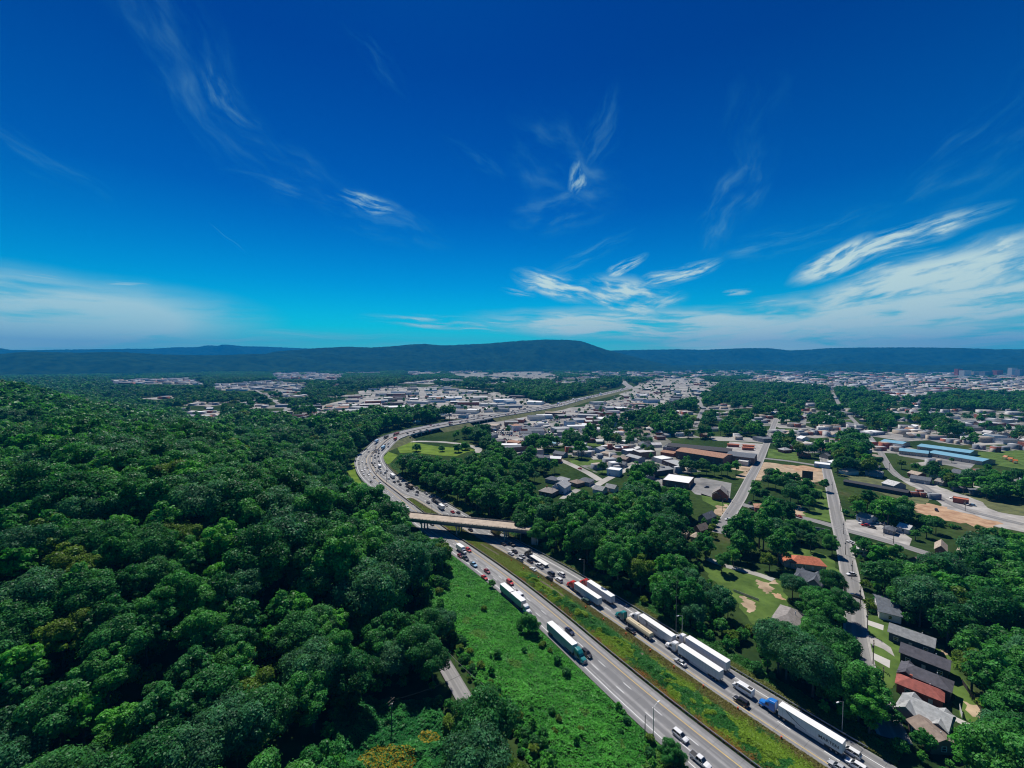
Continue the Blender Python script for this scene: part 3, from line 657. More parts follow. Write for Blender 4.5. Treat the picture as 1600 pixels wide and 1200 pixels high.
# town districts: paved ground, few trees
TOWN = [([(470, 640), (525, 628), (560, 611), (600, 606), (690, 604), (770, 612), (850, 628), (870, 634), (820, 642), (740, 654), (690, 655), (640, 645), (580, 650), (510, 655)], .07),
        ([(740, 665), (775, 656), (835, 648), (880, 640), (950, 626), (985, 606), (1020, 592), (1090, 590), (1130, 600), (1110, 618), (1060, 636), (1010, 650), (985, 660), (930, 672), (905, 690), (850, 700), (800, 702), (770, 690)], .08),
        ([(760, 704), (800, 702), (870, 712), (880, 724), (840, 722), (780, 714)], .12),
        ([(1130, 600), (1180, 588), (1250, 590), (1420, 592), (1620, 596), (1620, 620), (1500, 618), (1420, 622), (1330, 612), (1240, 606)], .07),
        ([(850, 577), (1000, 578), (1160, 576), (1400, 575), (1620, 577), (1620, 596), (1420, 592), (1250, 590), (1130, 590), (1000, 592), (900, 588)], .14),
        ([(1460, 648), (1500, 644), (1620, 655), (1620, 700), (1560, 690), (1500, 668)], .22), ([(1340, 600), (1400, 608), (1450, 622), (1470, 630), (1400, 626), (1350, 616)], .1),
        ([(330, 602), (420, 596), (480, 600), (470, 612), (400, 610), (340, 610)], .03), ([(420, 584), (470, 582), (540, 586), (530, 594), (430, 592)], .03), ([(170, 594), (300, 592), (320, 601), (180, 600)], .03),
        ([(430, 662), (470, 658), (510, 668), (512, 684), (480, 684), (450, 674)], .05), ([(195, 574), (330, 574), (340, 582), (205, 580)], .1), ([(620, 578), (760, 573), (790, 580), (640, 588)], .06), ([(340, 576), (600, 577), (600, 586), (430, 582), (340, 583)], .18),
        ([(700, 583), (850, 580), (880, 590), (860, 600), (720, 596)], .06), ([(990, 700), (1050, 690), (1050, 735), (1000, 740), (965, 725)], .25), ([(930, 672), (1000, 665), (1050, 690), (1000, 700), (930, 690)], .28)]
for i, (p, d) in enumerate(TOWN):
    patch('paved_district', p, TOWNG if i in (0, 1, 2, 3, 10, 6) else pm('mixed_ground', (.10, .115, .07), .95, .5, .02, col2=(.24, .23, .2), detail=10), .002 * i - .03, None); CLEAR.append((p, d))

# small lots and clearings strewn through the wooded valley, each with its own surface
LOTS = []; NCLEAR0 = len(CLEAR)
def strew(n, box, s0, s1, seed, q0=.04):
    g = random.Random(seed); k = 0; t = 0
    while k < n and t < n * 30:
        t += 1; u = g.uniform(box[0], box[2]); v = g.uniform(box[1], box[3]); q = G(u, v, 0)
        if np.hypot(*q) > 5200: continue
        D, _i = sdist([q[0]], [q[1]])
        if abs(D[0]) < 120 or float(hgt(q[:1], q[1:])[0]) > .01: continue
        if any(inpoly([u], [v], p)[0] for p, d in CLEAR): continue
        a = g.choice((-.25, .1, .35)); L = g.uniform(s0, s1); W = g.uniform(.45, .9) * L; c_, s_ = math.cos(a), math.sin(a); P = []
        for x, y in ((-L / 2, -W / 2), (0, -W / 2 * g.uniform(.8, 1.2)), (L / 2, -W / 2), (L / 2 * g.uniform(.8, 1.1), W / 2), (-L / 2, W / 2 * g.uniform(.8, 1.2))):
            X_, Y_ = q[0] + c_ * x - s_ * y, q[1] + s_ * x + c_ * y; pu, pv, _ = proj(X_, Y_, 0.0); P.append((float(pu), float(pv)))
        if float(hgt(np.array([q[0] - L]), np.array([q[1]]))[0]) > .01: continue
        kind = g.choice((0, 0, 0, 1, 2)); patch('lot' if kind < 2 else 'clearing', P, (TOWNG, LOT, LAWN)[kind], -.02 + .0003 * k + seed * .0007, q0 if kind < 2 else .2); LOTS.append((q, L, W, a, kind)); k += 1
strew(30, (180, 592, 620, 655), 45, 110, 3); strew(30, (600, 580, 1000, 606), 70, 180, 4); strew(52, (1060, 612, 1610, 705), 32, 85, 5); strew(12, (900, 690, 1060, 740), 22, 42, 6); strew(22, (0, 578, 560, 596), 80, 220, 7); strew(6, (1400, 720, 1610, 780), 20, 36, 8)
strew(18, (200, 584, 700, 650), 40, 100, 9, .02); strew(18, (600, 576, 1000, 606), 70, 200, 10, .02); strew(22, (1060, 612, 1610, 705), 30, 75, 11, .02)
# narrow streets of the wooded quarters
for i, L_ in enumerate(([(1262, 640), (1256, 655), (1252, 672), (1248, 690)], [(1300, 612), (1306, 622), (1312, 634)], [(1060, 672), (1140, 668), (1240, 662), (1330, 655)], [(1100, 640), (1200, 636), (1320, 628), (1450, 632)], [(1400, 690), (1450, 680), (1540, 672), (1610, 668)], [(1090, 618), (1098, 640), (1085, 668)], [(1470, 640), (1500, 655), (1545, 680), (1600, 700)], [(330, 632), (400, 622), (480, 618), (560, 624)], [(380, 600), (410, 615), (450, 640)])):
    street('back_street', L_, 9, clear_px=[5] * len(L_))
# ------------------------------------------------------------------ vegetation
def kites(P, Nn, size, g):
    """one small folded leaf-clump face at each point"""
    n = len(P); r = g.normal(size=(n, 3)); T = np.cross(Nn, r); T /= np.linalg.norm(T, axis=1)[:, None] + 1e-9; B = np.cross(Nn, T)
    s = (size * g.uniform(.65, 1.35, n))[:, None]
    w_ = g.uniform(.45, .8, (n, 1)); fold = g.uniform(-.25, .25, (n, 1))
    V = np.empty((n, 4, 3)); V[:, 0] = P + T * s; V[:, 1] = P + B * s * w_ + Nn * s * fold; V[:, 2] = P - T * s * .85; V[:, 3] = P - B * s * w_ + Nn * s * fold
    return V.reshape(-1, 3), np.arange(4 * n).reshape(n, 4)
def crown_pts(seed, R, zc, Hh, nl, n, drop=.0, inner=.10):
    """points, normals and tone for a crown of many overlapping leafy lobes"""
    g = np.random.default_rng(seed)
    nl = int(nl * 1.45); k = np.arange(nl) + .5; ph = np.arccos(1 - 1.55 * k / nl); tt = np.pi * (1 + 5 ** .5) * k + g.uniform(0, 6)
    d = np.c_[np.cos(tt) * np.sin(ph), np.sin(tt) * np.sin(ph), np.cos(ph)]
    skew = g.normal(0, .24, 3) * np.array([1, 1, .2])
    rad = g.uniform(.46, .92, nl)[:, None]
    Cc = (d * rad + skew * g.uniform(0, 1, (nl, 1))) * np.array([R, R, Hh]); Cc[:, 2] += zc
    r = R * g.uniform(.15, .37, nl)
    Cc = np.vstack([Cc, [[0, 0, zc - Hh * .1]]]); r = np.r_[r, R * .45]
    wgt = r ** 2 / (r ** 2).sum(); li = g.choice(len(r), n * 2, p=wgt)
    dd = g.normal(size=(n * 2, 3)); dd /= np.linalg.norm(dd, axis=1)[:, None]; dd[:, 2] = np.where(dd[:, 2] < -.35, -dd[:, 2], dd[:, 2])
    rr = r[li] * (g.uniform(.74, 1.10, n * 2) + (g.random(n * 2) < .10) * g.uniform(0, .4, n * 2)) * np.where(g.random(n * 2) < inner, .7, 1)
    P = Cc[li] + dd * rr[:, None] * np.array([1, 1, .85])
    keep = np.ones(len(P), bool)
    for c, q in zip(Cc, r): keep &= (np.linalg.norm((P - c) / np.array([1, 1, .85]), axis=1) > q * .72)
    P = P[keep][:n]; li = li[keep][:n]; dd = dd[keep][:n]
    Nn = dd + g.normal(0, .42, P.shape) + np.array([0, 0, .28]); Nn /= np.linalg.norm(Nn, axis=1)[:, None]
    lt = g.uniform(.74, 1.30, len(r)); tone = lt[li] * g.uniform(.60, 1.45, len(P))
    return P, Nn, tone, Cc, r
def trunk_mesh(mb, Cc, r, zc, R, g, nlimb=5, tr=.32):
    top = zc + .1 * R
    mb.tube([(0, 0, -1.2), (0.05, 0, 1.0), (.1, .05, zc * .55), (.05, .12, zc), (0, .1, top)], [tr * 1.35, tr, tr * .8, tr * .5, tr * .25], 8)
    for i in g.choice(len(Cc) - 1, min(nlimb, len(Cc) - 1), replace=False):
        c = Vector(Cc[i]); s = Vector((.05, .08, zc * g.uniform(.5, .9))); m = s.lerp(c, .55) + Vector((0, 0, -.3))
        mb.tube([s, m, c], [tr * .45, tr * .28, tr * .10], 5)
#            name, radius, crown centre height, half height, lobes, leaf material
KINDS = [('broad', 6.6, 9.6, 5.2, 30, 0), ('broad', 6.0, 9.2, 5.6, 26, 1), ('tall', 4.9, 10.2, 7.2, 26, 0), ('tall', 4.6, 9.8, 7.0, 22, 2), ('broad', 7.4, 10.0, 5.0, 34, 3),
         ('small', 3.9, 5.6, 3.7, 16, 1), ('broad', 5.6, 8.6, 5.2, 24, 4), ('tall', 5.2, 10.4, 7.6, 28, 1)]
NEAR = []
for i, (nm, R, zc, Hh, nl, lm) in enumerate(KINDS):
    n = int(15000 * (R / 6.6) ** 1.2 * (Hh / 5.2) ** .5)
    P, Nn, tone, Cc, r = crown_pts(100 + i, R, zc, Hh, nl, n)
    V, F = kites(P, Nn, .27, np.random.default_rng(i))
    cm_ = np_mesh('crown', V, F, LEAF[lm], tone=tone)
    g = np.random.default_rng(40 + i); mb = MB(); trunk_mesh(mb, Cc, r, zc, R, g); t = mb.build('trunk', BARK); tm = t.data; bpy.data.objects.remove(t)
    NEAR.append((cm_, tm))
proto = {}
def proto_coll(name, n_of, leaf, kinds):
    col = bpy.data.collections.new(name); k = 0
    for i in kinds:
        nm, R, zc, Hh, nl, lm = KINDS[i]
        P, Nn, tone, Cc, r = crown_pts(200 + i + int(leaf * 37), R, zc, Hh, nl, int(n_of * (R / 6.6) ** 1.3))
        V, F = kites(P, Nn, leaf, np.random.default_rng(i + 5))
        mb = MB(); mb.tube([(0, 0, -1), (0, 0, zc)], [.4, .2], 5); tv = np.array(mb.v); tf = np.array([f for f in mb.f if len(f) == 4]) + len(V)
        me = np_mesh('tree_pattern', np.vstack([V, tv]), np.vstack([F, tf]), [LEAF[lm], BARK], mi=[0] * len(F) + [1] * len(tf), tone=np.r_[tone, np.ones(len(tf))])
        o = bpy.data.objects.new('%02d_tree' % k, me); col.objects.link(o); k += 1
    return col
COL_MID = proto_coll('mid_trees', 5200, .43, range(8))
COL_FAR = proto_coll('far_trees', 1000, .95, range(8))
def grove_coll():
    col = bpy.data.collections.new('groves')
    for k in range(5):
        g = np.random.default_rng(900 + k); VV = []; FF = []; TT = []; off = 0
        for j in range(20):
            R = g.uniform(4.5, 7.5); x, y = g.uniform(-24, 24, 2)
            P, Nn, tone, Cc, r = crown_pts(1000 + k * 40 + j, R, g.uniform(7.5, 10.5), g.uniform(4, 6), 9, 110); P += np.array([x, y, 0])
            V, F = kites(P, Nn, 1.9, g); VV.append(V); FF.append(F + off); off += len(V); TT.append(tone * g.uniform(.7, 1.3))
        me = np_mesh('grove_pattern', np.vstack(VV), np.vstack(FF), LEAF[(0, 1, 0, 3, 1)[k]], tone=np.concatenate(TT))
        col.objects.link(bpy.data.objects.new('%02d_grove' % k, me))
    return col
COL_GROVE = grove_coll()
def scatter(name, X, Y, Z, scl, idx, coll, label=None):
    n = len(X); me = bpy.data.meshes.new(name); me.vertices.add(n); me.vertices.foreach_set('co', np.c_[X, Y, Z].astype(np.float32).ravel())
    for nm, dat, ty in (('rot', rng.uniform(0, 6.28, n), 'FLOAT'), ('scl', scl, 'FLOAT'), ('idx', idx, 'INT')):
        a = me.attributes.new(nm, ty, 'POINT'); a.data.foreach_set('value', np.asarray(dat, dtype=np.float32 if ty == 'FLOAT' else np.int32))
    o = link(name, me); o['kind'] = 'stuff'
    if label: o['label'] = label
    ng = bpy.data.node_groups.new(name, 'GeometryNodeTree')
    ng.interface.new_socket('Geometry', in_out='INPUT', socket_type='NodeSocketGeometry'); ng.interface.new_socket('Geometry', in_out='OUTPUT', socket_type='NodeSocketGeometry')
    N = ng.nodes.new; gi = N('NodeGroupInput'); go = N('NodeGroupOutput'); ci = N('GeometryNodeCollectionInfo'); ip = N('GeometryNodeInstanceOnPoints')
    ci.inputs['Collection'].default_value = coll; ci.inputs['Separate Children'].default_value = True; ci.inputs['Reset Children'].default_value = True
    ip.inputs['Pick Instance'].default_value = True
    def na(nm, ty):
        a = N('GeometryNodeInputNamedAttribute'); a.data_type = ty; a.inputs['Name'].default_value = nm; return a.outputs['Attribute']
    cx = N('ShaderNodeCombineXYZ'); ng.links.new(na('rot', 'FLOAT'), cx.inputs[2]); er = N('FunctionNodeEulerToRotation'); ng.links.new(cx.outputs[0], er.inputs[0])
    L = ng.links.new
    L(gi.outputs[0], ip.inputs['Points']); L(ci.outputs[0], ip.inputs['Instance']); L(na('idx', 'INT'), ip.inputs['Instance Index']); L(er.outputs[0], ip.inputs['Rotation']); L(na('scl', 'FLOAT'), ip.inputs['Scale'])
    L(ip.outputs[0], go.inputs[0])
    md = o.modifiers.new('scatter', 'NODES'); md.node_group = ng
    return o
def grid(y0, y1, sp, half):
    xs = np.arange(-half * y1 - 30, half * y1 + 30, sp); ys = np.arange(y0, y1, sp); X, Y = np.meshgrid(xs, ys); X = X.ravel() + rng.uniform(-.46, .46, X.size) * sp; Y = Y.ravel() + rng.uniform(-.46, .46, Y.size) * sp
    m = np.abs(X) < half * Y + 40; return X[m], Y[m]
def density(X, Y, Z, S, tall=13.0):
    d = np.ones(len(X))
    for hh, ox in ((0.0, 0), (.5, 0), (.95, 0), (1.15, 0), (.70, -5.4), (.70, 5.4), (.25, 0), (.95, -3.4), (.95, 3.4)):
        u, v, _ = proj(X + ox * S, Y, Z + hh * tall * S)
        for poly, q in CLEAR:
            if hh > 0 and q > .03: continue
            p = np.array(poly); m = (u > p[:, 0].min()) & (u < p[:, 0].max()) & (v > p[:, 1].min()) & (v < p[:, 1].max())
            if not m.any(): continue
            ii = np.nonzero(m)[0]; k = inpoly(u[ii], v[ii], poly); d[ii[k]] = np.minimum(d[ii[k]], q)
    return d
# large thinly wooded quarters: share of trees that stand there
CLEAR += [([(1100, 850), (1230, 800), (1300, 830), (1325, 960), (1330, 1000), (1250, 1010), (1190, 1000), (1120, 930)], .62), ([(1190, 740), (1300, 740), (1310, 830), (1190, 800)], .6),
          ([(1340, 640), (1620, 660), (1620, 700), (1380, 690)], .75), ([(800, 715), (940, 755), (900, 780), (820, 770)], .8), ([(1410, 820), (1620, 840), (1620, 900), (1420, 880)], .7)]
KUDZU_PX = [(704, 892), (716, 868), (742, 902), (782, 940), (835, 982), (862, 1004), (925, 1068), (985, 1140), (1045, 1190), (1100, 1250), (985, 1250), (880, 1210), (860, 1165), (800, 1105), (742, 1105), (735, 1092), (690, 1030), (694, 965)]
LOW_PX = [(548, 1112), (575, 1090), (600, 1080), (690, 1085), (690, 1112), (700, 1140), (668, 1165), (650, 1215), (540, 1215)]
LANE_PX = [(686, 1050), (700, 1050), (738, 1096), (738, 1108), (695, 1110)]
CLEAR += [(KUDZU_PX, 0.0), (LOW_PX, 0.0), (LANE_PX, 0.0), ([(395, 1205), (480, 1205), (480, 1150), (430, 1150)], 0)]
cand = []
for (y0, y1, sp) in ((58, 330, 7.5), (330, 700, 9.0), (700, 1500, 11.5), (1500, 2600, 15.0)):
    X, Y = grid(y0, y1, sp, 1.34)
    Z = hgt(X, Y); D, ii = sdist(X, Y)
    S = rng.uniform(.62, 1.34, len(X)) * np.where((D > 0) & (y1 < 800), 1.15, 1.0) * (1.0 if y1 < 400 else 1.0 if y1 <= 700 else 1.06 if y1 < 1600 else 1.25)
    ok = ~((D < WL[ii] + 4.5) & (D > -MED[ii] - WR[ii] - 6.5))
    ok &= ~over_px(X, Y)
    ok &= ~((D > 0) & (Y < 420) & (rng.random(len(X)) < .27)); S = S * np.where(D > 0, 1.17 + .24 * np.sin(X / 23 + np.sin(Y / 31) * 2) * np.sin(Y / 27 - X / 61), 1)
    ok &= ~((D > WL[ii]) & (D < WL[ii] + 37) & (Y < 188))
    lane_c = (D > 15 + 36) & (D < 15 + 50) & (Y < 185) & (Y > 60); ok &= ~(lane_c & (X > -70) & (Y < 175))
    ok &= np.hypot(X, Y) > 70
    U0, V0, _ = proj(X, Y, Z); gap = np.sin(X / 31 + 1.7 * np.sin(Y / 57)) + np.sin(Y / 47 + X / 83 + 1.3) + .7 * np.sin(X / 13.0 - Y / 19)
    ok &= ~((U0 > 1050) & (V0 < 705) & (V0 > 606) & (gap > .62)); ok &= ~((U0 > 270) & (U0 < 570) & (V0 < 665) & (V0 > 600) & (gap > .6))
    S = np.where((U0 > 150) & (U0 < 720) & (V0 < 655), S * .78, S)
    S = np.where((Y < 150) & (D > 0), np.minimum(S, 1.05), S); dn = density(X, Y, Z, S); ok &= rng.random(len(X)) < dn; S = np.where(dn < .2, S * .5, np.where(dn < .5, S * .65, S))
    cand.append(np.c_[X, Y, Z, S][ok])
T = np.vstack(cand)
Dd, ii = sdist(T[:, 0], T[:, 1])
left = Dd > 0
# kinds of tree: the hillside is darker, the inner wood brighter
kd = np.where(left, rng.choice(8, len(T), p=[.20, .17, .13, .08, .16, .05, .09, .12]), rng.choice(8, len(T), p=[.15, .20, .12, .17, .09, .08, .05, .14]))
dist = np.sqrt(T[:, 0] ** 2 + T[:, 1] ** 2 + (T[:, 2] + 8 - CAMH) ** 2)
# the wood thins along the residential streets: smaller trees there
U, Vp, _ = proj(T[:, 0], T[:, 1], T[:, 2] + 9)
inview = (U > -45) & (U < 1645) & (Vp < 1340)
# single trees of the photograph: (base px u, v, kind, scale, label)
LONE = [((825, 988), 1, .62, 'round dark green tree standing on the kudzu bank at the edge of the highway'), ((1052, 1208), 1, .50, 'rounded green tree at the bottom edge beside the oncoming lanes'),
        ((760, 1192), 0, 1.18, 'big dark broadleaf tree below the end of the kudzu bank at the bottom edge'), ((1238, 938), 4, .72, 'dark round tree standing beside the brick house with its shade on the lawn'),
        ((1127, 896), 1, .66, 'tree on the garden lawn casting a broad dark shadow'), ((1302, 935), 0, .82, 'large dark tree between the grey gabled house and the long street'),
        ((1300, 868), 1, .72, 'green tree at the kerb beside the red roofed house'), ((1266, 862), 2, .70, 'tall dark tree behind the red roofed house'), ((1264, 800), 1, .72, 'dark tree on the lawn with bare dirt beside it'),
        ((1286, 768), 1, .66, 'rounded green tree at the kerb below the black billboard'), ((1195, 786), 2, .7, 'tree in front of the brown roofed bungalow'), ((981, 742), 2, .42, 'small dark conical evergreen beside the pale street'),
        ((691, 706), 5, 1.15, 'dark bush like tree on the ramp lawn, middle one'), ((650, 706), 5, 1.5, 'dark bush like tree on the ramp lawn, nearest the bridge'), ((717, 707), 5, 1.5, 'dark bush like tree on the ramp lawn, nearest the ramp curve'),
        ((728, 703), 5, 1.6, 'tallest dark tree at the bend of the ramp lawn'), ((1386, 880), 1, .6, 'tree at the corner of the side street lawn'), ((1377, 870), 2, .5, 'slim dark tree beside the pale flat roofed building on the side street'),
        ((1487, 724), 5, .6, 'tree with bare spreading branches in the school yard'), ((838, 856), 1, .85, 'dark green tree hiding the right end of the overpass, lower one'), ((846, 842), 1, .9, 'dark green tree hiding the right end of the overpass, upper one'), ((770, 920), 5, .5, 'small dark bush at the edge of the kudzu by the highway')]
EXTRA = ([(1068, 738), (1080, 742), (1092, 741), (1104, 743), (1116, 745), (1127, 743), (1137, 746), (1074, 733), (1150, 741), (1098, 735)], 'mid green broadleaf tree in the row between the mill and the church hall', .82), \
        ([(1200, 762), (1212, 767), (1225, 771), (1238, 776), (1250, 771), (1228, 760), (1214, 756), (1246, 763), (1262, 773), (1203, 752), (1236, 768)], 'broadleaf tree in the clump beside the cleared lot', .8), \
        ([(1216, 1052), (1240, 1062), (1256, 1054), (1275, 1046), (1288, 1060), (1294, 1040), (1282, 1022), (1270, 1020), (1298, 1084), (1290, 1096), (1316, 1108), (1348, 1112), (1358, 1128), (1340, 1128), (1388, 1182), (1368, 1168), (1430, 1204), (1284, 992), (1296, 1008), (1305, 1062), (1358, 1152), (1228, 1062), (1262, 1068)], 'broadleaf tree between the MARTEN lorry and the long street', .95), \
        ([(1236, 858), (1250, 850), (1262, 846), (1240, 842), (1285, 852), (1222, 852)], 'broadleaf tree behind the orange roofed house', .7), ([(1268, 960), (1282, 968), (1298, 962), (1312, 972), (1290, 975)], 'broadleaf tree between the brick house and the long street', .8), ([(668, 1052), (655, 1030), (676, 1072), (645, 1045), (690, 1000), (672, 1015)], 'tall dark broadleaf tree overhanging the lane at the foot of the hill', .8)
def tree_obj(name, kind, x, y, z, s, rz, label, group=None, mat=None):
    t = empty(name, (x, y, z - (1.6 if 'kudzu bank' in label and s < 1 else 3.4 * s - 1.4 if 'ramp lawn' in label else 0)), rz); t.scale = (s, s, s * random.uniform(.92, 1.1)); tag(t, label, 'tree', group)
    link('trunk', NEAR[kind][1], t); link('crown', NEAR[kind][0], t); return t
for (pxl, k, s, lab) in LONE:
    p = GT(*pxl); m = np.hypot(T[:, 0] - p[0], T[:, 1] - p[1]) > 6.5 * s + 2; T = T[m]; kd = kd[m]; dist = dist[m]; U = U[m]; Vp = Vp[m]; inview = inview[m]; left = left[m]
    tree_obj('broadleaf_tree' if k != 2 or s > .45 else 'evergreen_tree', k, p[0], p[1], p[2], s * 1.0, random.uniform(0, 6), lab)
NX = 0
for pts, lab, s0 in EXTRA:
    for q in pts:
        p = GT(*q); D_, i_ = sdist([p[0]], [p[1]])
        if -D_[0] < MED[i_[0]] + WR[i_[0]] + 5.5 and D_[0] < 0: continue
        tree_obj('broadleaf_tree', random.choice((0, 1, 1, 3, 4, 7)), p[0], p[1], p[2], s0 * random.uniform(.85, 1.15), random.uniform(0, 6), lab, lab.replace('tree', 'trees', 1)); NX += 1
size = np.where(inview, T[:, 3] * np.array([k[1] for k in KINDS])[kd] / dist, 0)
order = np.argsort(-size); near = np.zeros(len(T), bool); near[order[:300 - len(LONE) - NX]] = True
CN = ['dark green', 'mid green', 'slender dark green', 'bright green', 'grey green', 'small mid green', 'yellowish olive green', 'tall mid green']
for i in np.nonzero(near)[0]:
    x, y, z, s = T[i]; k = int(kd[i])
    if left[i]:
        wh = 'in the dense wood on the left hillside' if y > 130 or x < -120 else 'at the foot of the wooded hill near the bottom edge'
    else:
        wh = 'in the wood along the trucks\' side of the highway' if U[i] < 1330 else 'among the houses at the lower right'
    lab = CN[k] + ' broadleaf tree ' + wh
    tree_obj('broadleaf_tree', k, x, y, z, s, random.uniform(0, 6.28), lab, lab.replace('tree', 'trees', 1))
rest = ~near
d2 = np.hypot(T[:, 0], T[:, 1])
m = rest & (d2 < 620); scatter('woodland', *T[m, :3].T, T[m, 3], kd[m], COL_MID, 'dense woodland and street trees of the middle distance')
m = rest & (d2 >= 620); scatter('far_woodland', *T[m, :3].T, T[m, 3], kd[m], COL_FAR, 'distant tree cover between the houses of the valley town')
# far groves, each a clump of crowns
gx = []
for (y0, y1, sp) in ((2600, 4200, 34), (4200, 7500, 52)):
    X, Y = grid(y0, y1, sp, 1.34); Z = hgt(X, Y)
    nzv = np.sin(X / 260 + 1.3) * np.cos(Y / 310 - X / 800) + .6 * np.sin(X / 90 + Y / 130)
    dn = density(X, Y, Z, np.ones(len(X))); ok = (rng.random(len(X)) < np.where(dn < .95, dn * .32, 1)) & (nzv > -1.05)
    s = rng.uniform(.8, 1.2, len(X)) * (1.0 if y1 < 4500 else 1.45); gx.append(np.c_[X, Y, Z, s][ok])
gx = np.vstack(gx); scatter('far_groves', *gx[:, :3].T, gx[:, 3], rng.integers(0, 5, len(gx)), COL_GROVE, 'far tree cover spreading to the foot of the mountains')
print('trees', len(T), 'groves', len(gx))
# undergrowth among the hillside trees, seen in the gaps
X, Y = grid(58, 300, 4.6, 1.3); D, ii = sdist(X, Y); Z = hgt(X, Y)
ok = (((D > WL[ii] + 8) & (D < 400)) | (D < -MED[ii] - WR[ii] - 5)) & (rng.random(len(X)) < .8 * (density(X, Y, Z, np.ones(len(X)) * .2) > .7)) & ~over_px(X, Y) & ~((D > 51) & (D < 65) & (Y < 175)); X, Y, Z = X[ok], Y[ok], Z[ok]; sc_ = rng.uniform(.22, .45, len(X))
bx, by = grid(70, 255, 2.6, 1.0); D, ii = sdist(bx, by); e_ = D - WL[ii]; gp = np.sin(bx / 6 + by / 9) + np.sin(by / 5.5 - bx / 13)
pk = ((e_ > 1.5) & (e_ < 8) & (rng.random(len(bx)) < .26) & (by < 175)) | ((e_ > 1) & (e_ < 36) & (by < 128) & (gp > .1) & (rng.random(len(bx)) < .40)) | ((e_ > 33.5) & (e_ < 39.0) & (by > 75) & (by < 200)) | ((e_ > 2) & (e_ < 34) & (rng.random(len(bx)) < .008)) | ((e_ > 48.5) & (e_ < 52) & (by < 180) & (by > 110) & (rng.random(len(bx)) < .7))
bx, by = bx[pk], by[pk]; X = np.r_[X, bx]; Y = np.r_[Y, by]; Z = np.r_[Z, hgt(bx, by)]; sc_ = np.r_[sc_, rng.uniform(.12, .27, len(bx))]
scatter('undergrowth', X, Y, Z - 1.1 * sc_ / .35, sc_, rng.choice([1, 3, 5, 6, 0], len(X)), COL_FAR, 'shrubs and undergrowth on the woodland floor')

# kudzu bank, overgrown median, verges: leafy ground cover with its own local colours
def cover(name, X, Y, Z, H, col, size, label, g):
    n = len(X); P = np.c_[X, Y, Z + H]; e = .6
    Nn = np.c_[g.normal(0, .42, n), g.normal(0, .42, n), np.ones(n)]; Nn /= np.linalg.norm(Nn, axis=1)[:, None]
    V, F = kites(P, Nn, size, g); me = np_mesh(name, V, F, COLLEAF, tone=g.uniform(.7, 1.3, n), col=col)
    return tag(link(name, me), label, kind='stuff')
def vnoise(X, Y, s, seed):
    g = np.random.default_rng(seed); out = np.zeros(len(X))
    for k in range(4):
        a = .7 * k + g.uniform(0, 1); f = 2.0 ** k / s * 1.6; L = g.uniform(-1, 1, (64, 64)); xx = (X * math.cos(a) + Y * math.sin(a)) * f + 31.3 * k; yy = (-X * math.sin(a) + Y * math.cos(a)) * f + 17.7
        xi = np.floor(xx).astype(int); yi = np.floor(yy).astype(int); fx = xx - xi; fy = yy - yi; fx = fx * fx * (3 - 2 * fx); fy = fy * fy * (3 - 2 * fy)
        q = lambda i, j: L[(xi + i) % 64, (yi + j) % 64]
        out += ((q(0, 0) * (1 - fx) + q(1, 0) * fx) * (1 - fy) + (q(0, 1) * (1 - fx) + q(1, 1) * fx) * fy) * .55 ** k
    return out * .95
g = np.random.default_rng(77)
def in_view_cover(poly, n, x0, x1, y0, y1, D0, D1):
    X = g.uniform(x0, x1, n); Y = g.uniform(y0, y1, n); Z = hgt(X, Y); D, ii = sdist(X, Y); u, v, _ = proj(X, Y, Z)
    m = (D - WL[ii] > D0) & (D - WL[ii] < D1)
    if poly is not None: m &= inpoly(u, v, poly)
    return X[m], Y[m], Z[m], (D - WL[ii])[m]
X, Y, Z, D = in_view_cover(None, 620000, -75, 60, 70, 268, .35, 38)
u, v, _ = proj(X, Y, Z); m = (v < 1240) & (D < 37 + 2 * np.sin(Y / 7)); X, Y, Z, D = X[m], Y[m], Z[m], D[m]
b1 = vnoise(X, Y, 9, 1); b2 = vnoise(X, Y, 3.2, 2)
low = sstep(150, 112, Y)                                    # towards the bottom edge the vines climb over shrubs
H = .25 + .55 * np.clip(b1, 0, 1) * (.5 + 1.6 * low) + .25 * np.clip(b2, -.3, 1) * (1 + 1.5 * low) + g.uniform(0, .22, len(X)); H *= sstep(0, 2.0, D)
mixv = np.clip(.5 + .35 * b1 + .25 * b2, 0, 1)[:, None]
col = np.array([.030, .180, .020]) * (1 - mixv) + np.array([.080, .340, .036]) * mixv
yl = (vnoise(X, Y, 14, 5) > .75)[:, None]; col = np.where(yl, np.array([.085, .225, .028]), col)
cover('kudzu', X, Y, Z, H, col, .30, 'bright green kudzu carpet covering the bank beside the oncoming lanes', g)
# low growth with yellow flowers left of the lane
X = g.uniform(-75, 0, 150000); Y = g.uniform(70, 125, 150000); Z = hgt(X, Y); u, v, _ = proj(X, Y, Z); D, ii = sdist(X, Y)
m = (u > 520) & (u < 760) & (v > 1092) & (v < 1240) & (D > 15 + 51); X, Y, Z = X[m], Y[m], Z[m]
b1 = vnoise(X, Y, 7, 11); b2 = vnoise(X, Y, 2.6, 12); H = .4 + 1.3 * np.clip(b1, -.2, 1) + .5 * np.clip(b2, -.3, 1) + g.uniform(0, .3, len(X))
col = np.array([.022, .160, .034]) + np.clip(b1, 0, 1)[:, None] * np.array([.03, .09, .012]); uu, vv2, _ = proj(X, Y, Z)
fl = ((np.hypot((uu - 605) / 46, (vv2 - 1190) / 22) < 1) | (np.hypot((uu - 670) / 18, (vv2 - 1155) / 12) < 1)) & (g.random(len(X)) < .6); col[fl] = (.30, .24, .015)
cover('weeds', X, Y, Z, H, col, .30, 'tangled weeds with yellow flowers at the bottom left of centre', g)
